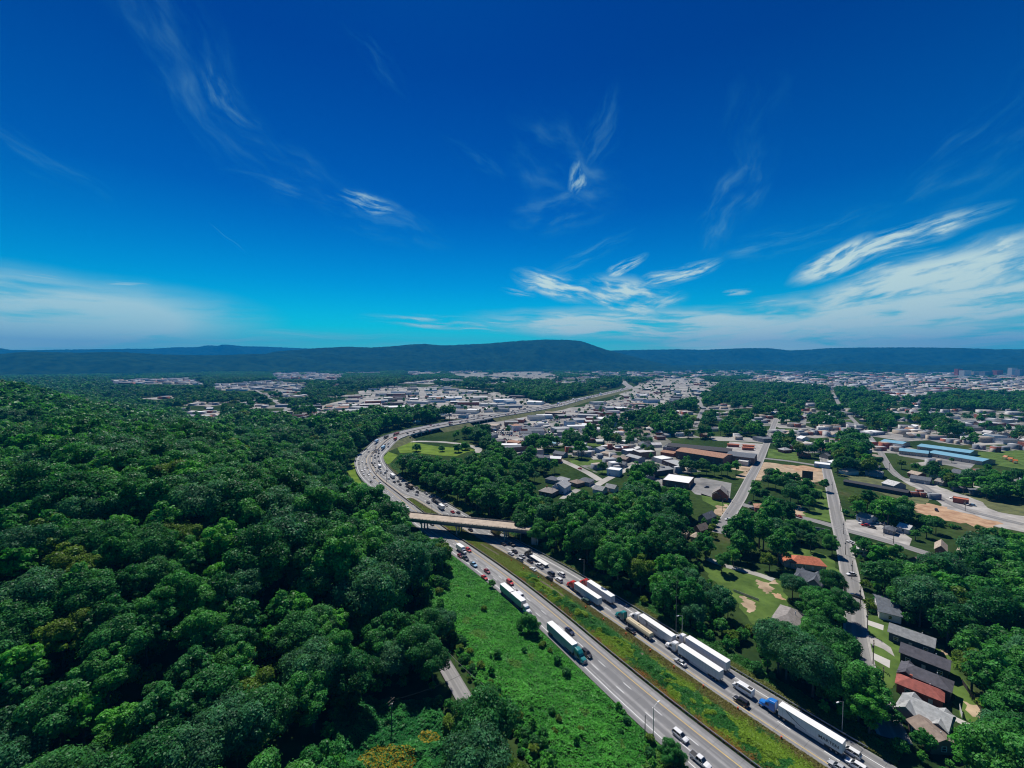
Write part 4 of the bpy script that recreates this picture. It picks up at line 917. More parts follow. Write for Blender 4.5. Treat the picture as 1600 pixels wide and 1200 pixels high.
# median
n = 420000; i_ = g.uniform(iA - 1, k0, n); t = g.random(n); ix = i_.astype(int)
med = np.interp(i_, np.arange(NS), MED); X = np.interp(i_, np.arange(NS), SP[:, 0]); Y = np.interp(i_, np.arange(NS), SP[:, 1]); nx = NRM[ix, 0]; ny = NRM[ix, 1]
o_ = -.7 - t * (med - 1.0); X = X + nx * o_; Y = Y + ny * o_; t = -o_ / med
m = (Y < 335) & (g.random(n) < 1.0); X, Y, t, med = X[m], Y[m], t[m], med[m]
b1 = vnoise(X, Y, 11, 21); b2 = vnoise(X, Y, 4, 22); near_ = sstep(235, 195, Y)
bush = np.clip(1 - np.abs(t - .42) / .30, 0, 1) * near_; H = .12 + bush * (.5 + 1.5 * np.clip(b1 + .2, 0, 1) + .6 * np.clip(b2, 0, 1)) + g.uniform(0, .25, len(X))
dry = np.array([.28, .135, .032]); olive = np.array([.15, .135, .035]); gr = np.array([.035, .165, .026]); br = np.array([.17, .29, .022])
k1 = np.clip((t + .10 * b2 + .06 * g.normal(size=len(t)) - .05) * 9, 0, 1)[:, None]; k2 = np.clip((t + .08 * b1 + .06 * g.normal(size=len(t)) - .72) * 10, 0, 1)[:, None]
mid = np.where(((vnoise(X, Y, 16, 23) + .5 * b2) > .25)[:, None], br, gr); mid = np.where((near_ < .5)[:, None], br * .55 + olive * .45, mid)
col = dry * (1 - k1) + mid * k1; col = col * (1 - k2) + olive * k2
strip = (np.abs(t - .60) < .05) & (vnoise(X, Y, 22, 24) > .35) & (Y > 150); col[strip] = (.30, .26, .19)
cover('median_weeds', X, Y, 0 * X, H, col, .27, 'overgrown grass median with dry red brown edge and green bushes', g)
n = 140000; i_ = g.uniform(iA - 1, np.argmax(far > 440), n); ix = i_.astype(int); ed = -(MED + WR)[ix]; o_ = ed - .5 - g.uniform(0, 7.5, n)
X = SP[ix, 0] + (i_ - ix) * TAN[ix, 0] * 6 + NRM[ix, 0] * o_; Y = SP[ix, 1] + (i_ - ix) * TAN[ix, 1] * 6 + NRM[ix, 1] * o_; b1 = vnoise(X, Y, 8, 31); w_ = ed - o_
H = .1 + np.clip(w_ - 3, 0, 5) * .22 * np.clip(b1 + .5, 0, 1.5) + g.uniform(0, .25, n); k1 = np.clip((w_ - 2.2 + b1) / 2, 0, 1)[:, None]
cover('verge_weeds', X, Y, hgt(X, Y), H, np.array([.14, .16, .035]) * (1 - k1) + np.array([.045, .17, .028]) * k1, .27, 'grass and weeds between the guardrail and the wood', g)
# lane at the foot of the hill
i0 = int(np.argmax(far > 60)); i1 = int(np.argmax(far > 176)); P = SP[i0:i1] + NRM[i0:i1] * (WL[i0:i1] + 43.5)[:, None]
ribbon('hill_lane', P, 2.5, -2.5, hgt(P[:, 0], P[:, 1]) + .35, ASPH)
# ------------------------------------------------------------------ vehicles (+Y is forward, origin on the road)
PAINTS = {'white': (.76, .76, .75), 'silver': (.42, .43, .44), 'pale grey': (.58, .54, .55), 'grey': (.16, .165, .17), 'black': (.012, .012, .014), 'navy': (.012, .022, .06), 'red': (.50, .022, .018), 'dark red': (.22, .02, .018),  # pale grey: white trailer sides with their shade put into the colour
          'brown': (.14, .09, .055), 'teal': (.012, .20, .20), 'blue': (.012, .17, .55), 'light blue': (.25, .45, .62), 'dark green': (.02, .06, .05), 'yellow': (.62, .42, .06), 'cream': (.66, .56, .36), 'orange': (.55, .16, .03), 'dark': (.025, .027, .03), 'pale green': (.40, .55, .5)}
def paint(c):
    return pm('paint_' + c.replace(' ', '_'), PAINTS[c], .32, .03, .3, coat=.4)
PLACE = pm('paint_shared', (.3, .3, .3), .35, .03, .3)
def rr(hw, y, zb, zt, ch=.12):
    return [(-hw + ch, y, zb), (hw - ch, y, zb), (hw, y, zb + ch), (hw, y, zt - ch), (hw - ch * 1.2, y, zt), (-hw + ch * 1.2, y, zt), (-hw, y, zt - ch), (-hw, y, zb + ch)]
def wheel(parent, x, y, r=.33, w_=.23, rim=True):
    a = MB(); a.cyl((0, 0, 0), (1, 0, 0), r, w_, 16); o = a.build('wheel', M_tyre, parent); o.location = (x, y, r)
    if rim: b_ = MB(); b_.cyl((math.copysign(w_ / 2 - .01, x), 0, 0), (1, 0, 0), r * .6, .06, 12); b_.build('rim', M_rim, o)
    return o
def cabin(mb_glass, mb_roof, y0, y1, ty0, ty1, zb, zt, hb, ht):
    """glasshouse frustum plus painted roof slab"""
    b = [(-hb, y0, zb), (hb, y0, zb), (hb, y1, zb), (-hb, y1, zb)]; t = [(-ht, ty0, zt), (ht, ty0, zt), (ht, ty1, zt), (-ht, ty1, zt)]
    mb_glass.loft([b, t])
    e = .02
    mb_roof.loft([[(-ht - e, ty0 - e, zt - .02), (ht + e, ty0 - e, zt - .02), (ht + e, ty1 + e, zt - .02), (-ht - e, ty1 + e, zt - .02)], [(-ht + .06, ty0 + .06, zt + .05), (ht - .06, ty0 + .06, zt + .05), (ht - .06, ty1 - .06, zt + .05), (-ht + .06, ty1 - .06, zt + .05)]])
    for sx in (-1, 1):                                      # painted pillars
        for (ya, yb) in ((y0, ty0), (y1, ty1), ((y0 + y1) / 2 - .1, (ty0 + ty1) / 2 - .05)):
            mb_roof.tube([(sx * (hb + .01), ya, zb), (sx * (ht + .015), yb, zt)], .045, 4)
PROTO = {}
def car_proto(kind):
    r = empty(kind, (0, 0, -500)); body = MB(); gl = MB(); rf = MB()
    if kind == 'sedan':
        L = 4.7; secs = [(-2.35, .45, .78, .68), (-2.2, .30, .95, .84), (-1.45, .22, 1.0, .90), (0, .22, .96, .91), (1.0, .22, .94, .90), (1.9, .28, .82, .86), (2.3, .40, .62, .70)]
        cabin(gl, rf, -1.75, 1.05, -1.05, .20, .93, 1.42, .80, .60); wy = (1.38, -1.38); hz = .66
    elif kind == 'suv':
        L = 4.8; secs = [(-2.38, .5, .95, .74), (-2.3, .35, 1.1, .90), (-1.4, .28, 1.12, .94), (.2, .28, 1.10, .95), (1.2, .28, 1.08, .94), (2.0, .35, .98, .90), (2.38, .45, .78, .76)]
        cabin(gl, rf, -2.25, 1.15, -2.0, .35, 1.07, 1.72, .86, .68); wy = (1.42, -1.42); hz = .8
    elif kind == 'pickup':
        L = 5.8; secs = [(-2.9, .55, 1.02, .92), (-2.8, .45, 1.10, .97), (-.9, .40, 1.10, .98), (1.2, .40, 1.15, .98), (2.3, .42, 1.12, .95), (2.9, .5, .9, .85)]
        cabin(gl, rf, -.95, 1.35, -.75, .65, 1.10, 1.86, .90, .72); wy = (1.9, -1.75); hz = .9
    elif kind == 'van':
        L = 6.6; secs = [(-3.3, .55, 2.55, .96), (-3.2, .4, 2.72, 1.0), (0, .38, 2.74, 1.0), (1.6, .38, 2.66, .99), (2.2, .38, 1.75, .97), (2.9, .4, 1.22, .92), (3.3, .5, .9, .8)]
        wy = (2.25, -1.9); hz = .95
    elif kind == 'minivan':
        L = 5.0; secs = [(-2.5, .5, 1.0, .85), (-2.4, .3, 1.1, .95), (0, .28, 1.08, .98), (1.4, .28, 1.02, .96), (2.1, .32, .9, .9), (2.5, .4, .7, .75)]
        cabin(gl, rf, -2.35, 1.7, -2.1, .55, 1.03, 1.75, .88, .70); wy = (1.5, -1.5); hz = .7
    body.loft([rr(hw, y, zb, zt, .10) for y, zb, zt, hw in secs])
    if kind == 'pickup':
        body2 = MB(); body2.box(-.80, .80, -2.75, -1.05, 1.10, 1.115); body2.build('bed', M_black, r)
        for x in (-.9, .84): body.box(x, x + .08, -2.85, -.98, 1.08, 1.2)
        body.box(-.9, .9, -2.88, -2.80, 1.08, 1.2)
    body.v += []; o = body.build('body', PLACE, r); o.material_slots[0].link = 'OBJECT'
    bv = o.modifiers.new('bevel', 'BEVEL'); bv.width = .04; bv.segments = 1
    if kind == 'van':
        gl.add([(-.88, 1.66, 2.56), (.88, 1.66, 2.56), (.86, 2.22, 1.80), (-.86, 2.22, 1.80)], [(0, 1, 2, 3)])
        for sx in (-1, 1):
            gl.add([(sx * 1.012, 1.5, 1.55), (sx * 1.012, 2.15, 1.5), (sx * 1.005, 1.75, 2.25), (sx * 1.012, 1.3, 2.3)], [(0, 1, 2, 3)])
            gl.add([(sx * 1.015, -3.0, 1.6), (sx * 1.015, 1.0, 1.6), (sx * 1.015, 1.0, 2.25), (sx * 1.015, -3.0, 2.25)], [(0, 1, 2, 3)])
        gl.build('windows', M_glass, r)
        ac = MB(); ac.box(-.55, .55, -2.9, -1.7, 2.74, 2.86); ac.build('roof_panel', M_black, r)
    else:
        gl.build('windows', M_glass, r); q = rf.build('roof', PLACE, r); q.material_slots[0].link = 'OBJECT'
    hw = secs[3][3]; yl = L / 2
    for y in wy:
        for sx in (-1, 1): wheel(r, sx * (hw - .10), y, .34 if kind == 'sedan' else .38)
    for sx in (-1, 1):
        h = MB(); h.box(sx * .62 - .17, sx * .62 + .17, yl - .17, yl - .02, hz - .02, hz + .14); h.build('headlight', M_lampw, r)
        h = MB(); h.box(sx * .66 - .14, sx * .66 + .14, -yl + .0, -yl + .1, hz + .02, hz + .22); h.build('tail_light', M_red, r)
        h = MB(); h.box(sx * (hw + .02), sx * (hw + .02) + sx * .16, .75, .87, 1.0 if kind != 'van' else 1.5, 1.14 if kind != 'van' else 1.8); h.build('mirror', M_black, r)
    pb_ = MB(); pb_.box(-.7, .7, yl - .12, yl + .02, hz - .30, hz - .12); pb_.build('bumper', M_black, r)
    PROTO[kind] = r; return r
CABKIND = {}
def wheels_axle(parent, ys, x=1.02, r=.5, dual=False):
    for y in ys:
        for sx in (-1, 1): wheel(parent, sx * x, y, r, .55 if dual else .3)
def tractor(root, col, y0, sleeper=True):
    """highway tractor whose rear end starts at y0, facing +Y; returns its length"""
    P_ = paint(col); cab = MB(); n = 2.6 if sleeper else 1.5
    yb = y0 + 1.6
    cab.loft([[(-1.2, yb, .95), (1.2, yb, .95), (1.2, yb, 3.3), (.9, yb, 3.85 if sleeper else 3.3), (-.9, yb, 3.85 if sleeper else 3.3), (-1.2, yb, 3.3)],
              [(-1.22, yb + n - .9, .95), (1.22, yb + n - .9, .95), (1.22, yb + n - .9, 3.1), (.9, yb + n - .9, 3.6 if sleeper else 3.1), (-.9, yb + n - .9, 3.6 if sleeper else 3.1), (-1.22, yb + n - .9, 3.1)],
              [(-1.15, yb + n, .95), (1.15, yb + n, .95), (1.12, yb + n, 2.5), (.85, yb + n, 2.85), (-.85, yb + n, 2.85), (-1.12, yb + n, 2.5)],
              [(-1.1, yb + n + .45, .95), (1.1, yb + n + .45, .95), (1.05, yb + n + .45, 1.75), (.8, yb + n + .45, 1.9), (-.8, yb + n + .45, 1.9), (-1.05, yb + n + .45, 1.75)]])
    c = cab.build('cab', P_, root); bv = c.modifiers.new('bevel', 'BEVEL'); bv.width = .08; bv.segments = 2
    hood = MB(); yh = yb + n + .4
    hood.loft([rr(1.08, yh, .75, 1.85, .2), rr(1.02, yh + .9, .7, 1.72, .22), rr(.90, yh + 1.6, .65, 1.52, .24), rr(.78, yh + 1.75, .75, 1.2, .2)]); hood.build('hood', P_, root)
    fen = MB()
    for sx in (-1, 1): fen.loft([rr(.28, yh + .15, .55, .95, .08), rr(.30, yh + .85, .75, 1.18, .1), rr(.27, yh + 1.6, .55, .95, .08)]); k = len(fen.v) - 24; fen.v[k:] = [(p[0] + sx * .98, p[1], p[2]) for p in fen.v[k:]]
    fen.build('fender', P_, root)
    g_ = MB(); g_.add([(-.95, yb + n + .02, 2.72), (.95, yb + n + .02, 2.72), (1.0, yb + n + .47, 1.92), (-1.0, yb + n + .47, 1.92)], [(0, 1, 2, 3)]); g_.build('windscreen', M_glass, root)
    for sx in (-1, 1):
        g_ = MB(); g_.add([(sx * 1.235, yb + n - .95, 1.75), (sx * 1.18, yb + n - .05, 1.75), (sx * 1.15, yb + n - .1, 2.5), (sx * 1.235, yb + n - .95, 2.55)], [(0, 1, 2, 3)]); g_.build('side_window', M_glass, root)
        m_ = MB(); m_.cyl((sx * 1.05, yb - .15, 2.3), (0, 0, 1), .09, 3.2, 8); m_.build('exhaust_stack', M_rim, root)
        m_ = MB(); m_.cyl((sx * 1.02, yb + .9, .75), (0, 1, 0), .32, 1.4, 12); m_.build('fuel_tank', M_rim, root)
        m_ = MB(); m_.box(sx * 1.38 - .1, sx * 1.38 + .1, yb + n - .05, yb + n + .03, 1.7, 2.35); m_.build('mirror', M_black, root)
        m_ = MB(); m_.box(sx * .8 - .14, sx * .8 + .14, yh + 1.6, yh + 1.78, .8, 1.0); m_.build('headlight', M_lampw, root)
    m_ = MB(); m_.box(-.55, .55, yh + 1.74, yh + 1.79, .7, 1.4); m_.build('grille', M_rim, root)
    m_ = MB(); m_.box(-1.15, 1.15, yh + 1.68, yh + 1.95, .4, .68); m_.build('bumper', M_rim, root)
    m_ = MB(); m_.box(-.45, .45, y0 - 1.6, yh + 1.2, .55, .85); m_.build('chassis', M_black, root)
    wheels_axle(root, (yh + .85,)); wheels_axle(root, (y0 + .25, y0 - 1.1), .95, .5, True)
    return yh + 1.95
def trailer_box(root, L, y1, col='white', reefer=False, H=4.05, wheels=True, side='trailer_side'):
    """van trailer ending (front) at y1"""
    body = MB(); body.box(-1.3, 1.3, y1 - L, y1, 1.15, H - .06); t = body.build('trailer', pm('trailer_side_' + col.replace(' ', '_'), [q * .92 for q in PAINTS[col]], .75, .10, .25, spec=.2), root)
    q = MB(); q.box(-1.31, 1.31, y1 - L - .01, y1 + .01, H - .06, H); q.build('roof', pm('trailer_roof', (.80, .80, .78), .5, .06, .2), t)
    q = MB()
    for z in (1.12, H - .1):
        for sx in (-1, 1): q.box(sx * 1.31 - .02, sx * 1.31 + .02, y1 - L, y1, z, z + .12)
    for z0 in np.linspace(y1 - L + 1.2, y1 - 1.2, max(3, int(L / 1.25))):
        for sx in (-1, 1): q.box(sx * 1.303 - .006, sx * 1.303 + .006, z0 - .03, z0 + .03, 1.24, H - .1)
    q.build('rail', pm('trailer_rail', (.45, .46, .47), .4, .1, .5, metal=.4), t)
    q = MB(); q.box(-1.24, -.02, y1 - L - .04, y1 - L, 1.25, H - .2); q.box(.02, 1.24, y1 - L - .04, y1 - L, 1.25, H - .2); q.build('rear_door', pm('trailer_door', (.55, .56, .57), .4, .08, .5), t)
    q = MB(); q.box(-1.2, 1.2, y1 - L - .06, y1 - L + .05, .5, .62); q.box(-.8, -.7, y1 - L - .05, y1 - L + .04, .6, 1.15); q.box(.7, .8, y1 - L - .05, y1 - L + .04, .6, 1.15); q.build('underride_bar', M_steel, t)
    for sx in (-1, 1):
        q = MB(); q.box(sx * 1.1 - .12, sx * 1.1 + .12, y1 - L - .055, y1 - L - .04, 1.0, 1.13); q.build('tail_light', M_red, t)
        q = MB(); q.box(sx * .9 - .06, sx * .9 + .06, y1 - L * .2 - .3, y1 - L * .2 - .1, .25, 1.15); q.build('landing_leg', M_dsteel, t)
        if L > 10: q = MB(); q.box(sx * 1.22 - .02, sx * 1.22 + .02, y1 - L + 4.2, y1 - 4.6, .45, 1.13); q.build('side_skirt', pm('skirt_' + col, (.55, .56, .57), .5, .05, .4), t)
    if reefer: q = MB(); q.box(-1.0, 1.0, y1, y1 + .45, 2.1, H - .1); q.build('cooling_unit', M_white, t)
    wheels_axle(root, (y1 - L + 1.3, y1 - L + 2.55) if L > 10 else (y1 - L + 1.3,), .95, .5, True)
    return t
def semi(col, tcol='white', L=16.15, reefer=False, sleeper=True, H=4.05, name='semi_truck'):
    r = empty(name); L2 = L / 2 + 2.4; y1 = L / 2 - 2.6
    t = trailer_box(r, L, y1, tcol, reefer, H); tractor(r, col, y1 - .5, sleeper); return r, t, y1
# lane geometry
def on_road(u, v, z=None):
    """nearest place on the highway for a pixel, and the direction of travel there"""
    p = G(u, v, 0); D, i = sdist([p[0]], [p[1]]); i = int(i[0]); zr_ = float(zr[i])
    if zr_ > .05: p = G(u, v, zr_); D, i = sdist([p[0]], [p[1]]); i = int(i[0])
    t = TAN[i]; out = D[0] < -MED[i] * .5
    if not out: t = -t
    return p, float(zr[i]) + .03, math.atan2(-t[0], t[1]), out
def place(root, u, v, label=None, cat=None, group=None, dy=0.0):
    p, z, rz, out = on_road(u, v); f = Vector((-math.sin(rz), math.cos(rz)))
    root.location = (p[0] + f.x * dy, p[1] + f.y * dy, z); root.rotation_euler = (0, 0, rz)
    if label: tag(root, label, cat, group)
    return root
def set_paint(root, col):
    for ch in root.children:
        if ch.name.split('.')[0] in ('body', 'roof') and ch.material_slots and ch.material_slots[0].link == 'OBJECT': ch.material_slots[0].material = paint(col)
for k in ('sedan', 'suv', 'pickup', 'van', 'minivan'): car_proto(k)
USED = set()
CATS = {'sedan': 'car', 'suv': 'car', 'pickup': 'pickup truck', 'van': 'van', 'minivan': 'car'}
def car(kind, col, u, v, label, group=None, dy=0.0):
    r = PROTO[kind]
    if kind in USED: r = copy_tree(r)
    USED.add(kind); set_paint(r, col); return place(r, u, v, label, CATS[kind], group, dy)
TXT = bpy.data.curves
def lettering(parent, text, size, loc, rot, mat, name='lettering'):
    c = TXT.new(name, 'FONT'); c.body = text; c.size = size; c.extrude = .006; c.align_x = 'CENTER'; c.align_y = 'CENTER'; c.offset = .012 * size; c.materials.append(mat)
    o = bpy.data.objects.new(name, c); C.objects.link(o); me = bpy.data.meshes.new_from_object(o.evaluated_get(bpy.context.evaluated_depsgraph_get())); bpy.data.objects.remove(o); me.materials.clear(); me.materials.append(mat); o = link(name, me); o.parent = parent; o.location = loc; o.rotation_euler = rot; return o
LET = pm('lettering_dark', (.02, .025, .045), .5, .05, 1)
# --- lorries on the outbound side
r, t, y1 = semi('blue', reefer=False); place(r, 1262, 1146, 'bright blue tractor hauling a white trailer lettered MARTEN', 'semi truck', dy=2.0)
lettering(t, 'MARTEN', 1.25, (-1.335, y1 - 13.0, 2.35), (R_(90), 0, R_(-90)), LET)
q = MB(); pts = [(-1.318, y1 - 2.0, 3.7), (-1.318, y1 - 3.2, 2.9), (-1.318, y1 - 4.4, 2.3), (-1.318, y1 - 5.8, 1.8), (-1.318, y1 - 7.4, 1.5)]
q.add([(-1.33, p[1], p[2]) for p in pts] + [(-1.33, p[1] - .35, p[2] + .05) for p in pts], [(i, i + 1, i + 6, i + 5) for i in range(4)]); q.build('stripe', LET, t)
r, t, y1 = semi('white'); place(r, 1094, 1044, 'plain white lorry in the middle lane with a silver car beside its front', 'semi truck', dy=2.8)
r, t, y1 = semi('white', sleeper=True); place(r, 1106, 1031, 'plain white lorry against the shoulder, right one of two white lorries side by side', 'semi truck', dy=3.0)
r, t, y1 = semi('white', 'white'); place(r, 1018, 986, 'white tractor pulling a white trailer with a dark curved emblem on its side', 'semi truck')
def emblem(t, y, z, s):
    for k, rad in enumerate((.55, .85)):
        q = MB(); n = 9; A = [(-1.335, y - rad * s * math.cos(a), z + rad * s * math.sin(a)) for a in np.linspace(-1.2, 1.9, n)]; B = [(-1.335, y - (rad - .16) * s * math.cos(a), z + (rad - .16) * s * math.sin(a)) for a in np.linspace(-1.2, 1.9, n)]
        q.add(A + B, [(i, i + 1, i + 1 + n, i + n) for i in range(n - 1)]); q.build('emblem', LET, t)
emblem(t, y1 - 3.3, 2.7, 1.6)
q = MB()
for k in range(7): q.add([(-1.335, y1 - 5.2 - k * .62, 2.3), (-1.335, y1 - 5.62 - k * .62, 2.3), (-1.335, y1 - 5.62 - k * .62, 2.75), (-1.335, y1 - 5.2 - k * .62, 2.75)], [(0, 1, 2, 3)])
q.build('emblem', LET, t)
# teal tractor with a low pale yellow tank trailer
r = empty('semi_truck'); tractor(r, 'teal', 3.2, True)
tb = MB(); tb.loft([[(-1.15, -9.2, 1.2), (1.15, -9.2, 1.2), (1.25, -9.2, 1.9), (.9, -9.2, 2.6), (-.9, -9.2, 2.6), (-1.25, -9.2, 1.9)], [(-1.15, -1.6, 1.2), (1.15, -1.6, 1.2), (1.25, -1.6, 1.9), (.9, -1.6, 2.6), (-.9, -1.6, 2.6), (-1.25, -1.6, 1.9)], [(-1.15, 3.0, 1.3), (1.15, 3.0, 1.3), (1.25, 3.0, 2.0), (.9, 3.0, 2.6), (-.9, 3.0, 2.6), (-1.25, 3.0, 2.0)]])
t = tb.build('trailer', paint('cream'), r); q = MB(); q.box(-.3, .3, -3.2, -2.6, 2.6, 2.85); q.box(-.25, .25, -8, 2.4, 2.6, 2.66); q.build('hatch', pm('hatch_cream', (.5, .42, .26), .6, .1, .5), t)
q = MB(); q.box(-1.2, 1.2, -9.5, -9.2, .6, 1.25); q.build('bumper', M_steel, t); q = MB(); q.box(-.5, .5, -9.2, 4, .8, 1.2); q.build('chassis', M_black, t)
wheels_axle(r, (-8.0, -6.75), .95, .5, True); place(r, 990, 980, 'teal tractor with a low cream yellow covered trailer', 'semi truck')
r, t, y1 = semi('red'); place(r, 912, 931, 'red tractor with a white trailer in the middle lane, nearer of two red lorries', 'semi truck')
r, t, y1 = semi('red'); place(r, 932, 928, 'red tractor with a white trailer in the outer lane, half hidden behind its twin', 'semi truck')
# flat deck lorry with a dark tractor
def flatbed(col, deck, load=None):
    r = empty('semi_truck'); tractor(r, col, 4.6, False); b_ = MB(); b_.box(-1.28, 1.28, -9.4, 5.0, 1.15, 1.5); t = b_.build('trailer', deck, r)
    q = MB(); q.box(-1.28, 1.28, 4.9, 5.05, 1.5, 2.6); q.build('headboard', M_dsteel, t)
    if load: q = MB(); q.loft([rr(1.1, -8.8, 1.5, 2.5, .3), rr(1.1, 3.8, 1.5, 2.5, .3)]); q.build('load', load, t)
    q = MB(); q.box(-.4, .4, -9, 5, .8, 1.15); q.build('chassis', M_black, t); wheels_axle(r, (-8.2, -6.9), .95, .5, True); return r
r = flatbed('dark', pm('deck_pale', (.70, .69, .66), .7, .08, .4)); place(r, 838, 876, 'dark tractor pulling an empty pale flatbed trailer', 'semi truck')
r = flatbed('dark', M_dsteel, pm('tarp_dark', (.03, .035, .04), .7, .2, .5)); place(r, 684, 787, 'dark lorry with a long dark covered load approaching the overpass', 'semi truck')
# --- inbound side
r, t, y1 = semi('teal', 'pale grey'); place(r, 884, 1010, 'teal tractor with a white trailer beside the kudzu bank, coming towards the camera', 'semi truck')  # white trailer; its sides are painted greyer to stand in for shade
r = empty('semi_truck'); trailer_box(r, 8.6, 8.2, 'pale grey'); trailer_box(r, 8.6, -1.0, 'pale grey'); tractor(r, 'white', 7.8, False)  # both trailers are white, side colour greyed to carry the shade
place(r, 802, 939, 'double trailer lorry with two short white trailers, its front hidden by the round tree', 'semi truck')
CARS = [('suv', 'white', 1063, 1153, 'white station wagon driving towards the camera in the middle lane, alone near the bottom'), ('pickup', 'white', 1094, 1192, 'white pickup cut by the bottom edge beside the verge'),
        ('sedan', 'navy', 890, 988, 'dark blue car level with the rear of the teal lorry'), ('suv', 'black', 917, 1024, 'black car alongside the cab of the teal lorry'), ('suv', 'red', 797, 912, 'red car in the inner lane ahead of the double trailer lorry'),
        ('sedan', 'dark red', 761, 894, 'dark red car with white roof glare, inner one of two red cars together'), ('sedan', 'red', 757, 904, 'red car at the kudzu edge, outer one of two red cars together'),
        ('suv', 'red', 732, 861, 'red car beside the white box truck near the overpass'), ('van', 'white', 812, 935, 'white van half hidden behind the double trailer lorry'), ('pickup', 'dark', 727, 874, 'dark pickup between the white box truck and the blue truck'),
        ('pickup', 'light blue', 740, 884, 'light blue truck at the top of the kudzu bank'), ('sedan', 'dark red', 719, 870, 'small dark red car on the shoulder by the hillside trees'), ('sedan', 'white', 636, 794, 'white car beyond the overpass at the edge of the hillside trees'),
        ('sedan', 'black', 675, 820, 'black car under the overpass on the far lanes'),
        ('suv', 'black', 1158, 1099, 'black car beside the white van'), ('van', 'white', 1161, 1081, 'white passenger van with a dark roof panel'), ('suv', 'white', 1329, 1178, 'white car behind the trailer lettered MARTEN'), ('suv', 'white', 1338, 1200, 'white car at the bottom edge behind the blue lorry'),
        ('sedan', 'silver', 1310, 1202, 'pale silver car cut by the bottom edge in the inner lane'), ('sedan', 'silver', 1063, 1037, 'silver car beside the pair of plain white lorries'), ('sedan', 'navy', 1061, 1021, 'dark blue car just ahead of the silver car'), ('sedan', 'black', 985, 987, 'black car beside the cream yellow trailer'),
        ('suv', 'dark green', 915, 941, 'dark green car next to the red lorry trailer'), ('sedan', 'black', 786, 851, 'black car just out of the overpass shadow'), ('pickup', 'dark', 799, 852, 'dark pickup in the outer lane by the overpass shadow'), ('sedan', 'white', 798, 866, 'white car in the inner lane, first white one after the overpass'),
        ('sedan', 'black', 804, 863, 'black car beside the first white car after the overpass'), ('sedan', 'silver', 816, 870, 'silver car in the middle lane beside the dark tractor'), ('minivan', 'silver', 812, 876, 'silver minivan in the inner lane below the dark tractor'), ('sedan', 'black', 828, 878, 'black car beside the pale flatbed trailer'),
        ('pickup', 'white', 843, 886, 'white pickup with a tan load behind the flatbed'), ('sedan', 'white', 833, 891, 'white car in the inner lane beside the white pickup'), ('suv', 'navy', 861, 898, 'navy blue car leading the two white cars before the red lorries'), ('suv', 'black', 858, 906, 'black car in the inner lane beside the navy car'),
        ('suv', 'white', 877, 899, 'white car in the outer lane before the red lorries'), ('suv', 'white', 873, 908, 'white car in the middle lane just ahead of the red tractor'),
        ('sedan', 'red', 707, 801, 'red car just beyond the overpass'), ('sedan', 'black', 716, 802, 'black car beside the red car beyond the overpass'), ('sedan', 'white', 697, 790, 'white car behind the dark covered lorry'), ('sedan', 'grey', 669, 786, 'grey car at the tip of the grass median'), ('sedan', 'black', 735, 829, 'black car seen beneath the overpass'), ('sedan', 'silver', 651, 774, 'silver car just before the grass median begins')]
for k, c, u, v, lab in CARS: car(k, c, u, v, lab)
# box trucks
def box_truck(cab, box, u, v, lab, L=6.2, H=3.4, grp=None):
    r = empty('box_truck'); b_ = MB(); b_.box(-1.2, 1.2, -L / 2 - 1.2, L / 2 - 1.2, .95, H); b_.build('box', pm('box_' + box.replace(' ', '_'), PAINTS[box], .5, .05, .3), r)
    q = MB(); q.loft([rr(1.05, L / 2 - 1.15, .6, 2.3, .15), rr(1.05, L / 2 - .2, .6, 2.2, .15), rr(1.0, L / 2 + .5, .6, 1.5, .15), rr(.9, L / 2 + 1.2, .6, 1.25, .15)]); q.build('cab', paint(cab), r)
    q = MB(); q.add([(-.9, L / 2 - .14, 2.14), (.9, L / 2 - .14, 2.14), (.95, L / 2 + .48, 1.56), (-.95, L / 2 + .48, 1.56)], [(0, 1, 2, 3)]); q.build('windscreen', M_glass, r)
    wheels_axle(r, (L / 2 + .4, -L / 2 + .3), .98, .42); return place(r, u, v, lab, 'truck', grp)
box_truck('white', 'white', 721, 862, 'white box truck beside the red car at the hillside trees'); box_truck('white', 'white', 689, 795, 'white box truck beside the median just beyond the overpass'); box_truck('white', 'white', 613, 746, 'large white box truck in the middle of the bend', 9)
box_truck('dark', 'white', 593, 731, 'white topped truck with a dark body among the queue on the bend', 7); box_truck('white', 'light blue', 588, 690, 'pale blue box truck at the outer edge of the bend', 9); box_truck('silver', 'light blue', 599, 697, 'pale blue box truck on the inner lanes of the bend', 10)
box_truck('dark', 'dark', 603, 685, 'dark box truck in the outer lanes at the far end of the bend', 10); box_truck('red', 'red', 618, 687, 'red truck at the raised part of the bend', 7); box_truck('dark', 'dark red', 619, 680, 'long dark red truck next to the barrier on the bend', 12); box_truck('dark', 'yellow', 774, 834, 'yellow truck partly hidden under the overpass', 6.5)
box_truck('dark', 'brown', 641, 763, 'brown truck in the queue of dark cars before the median', 6)
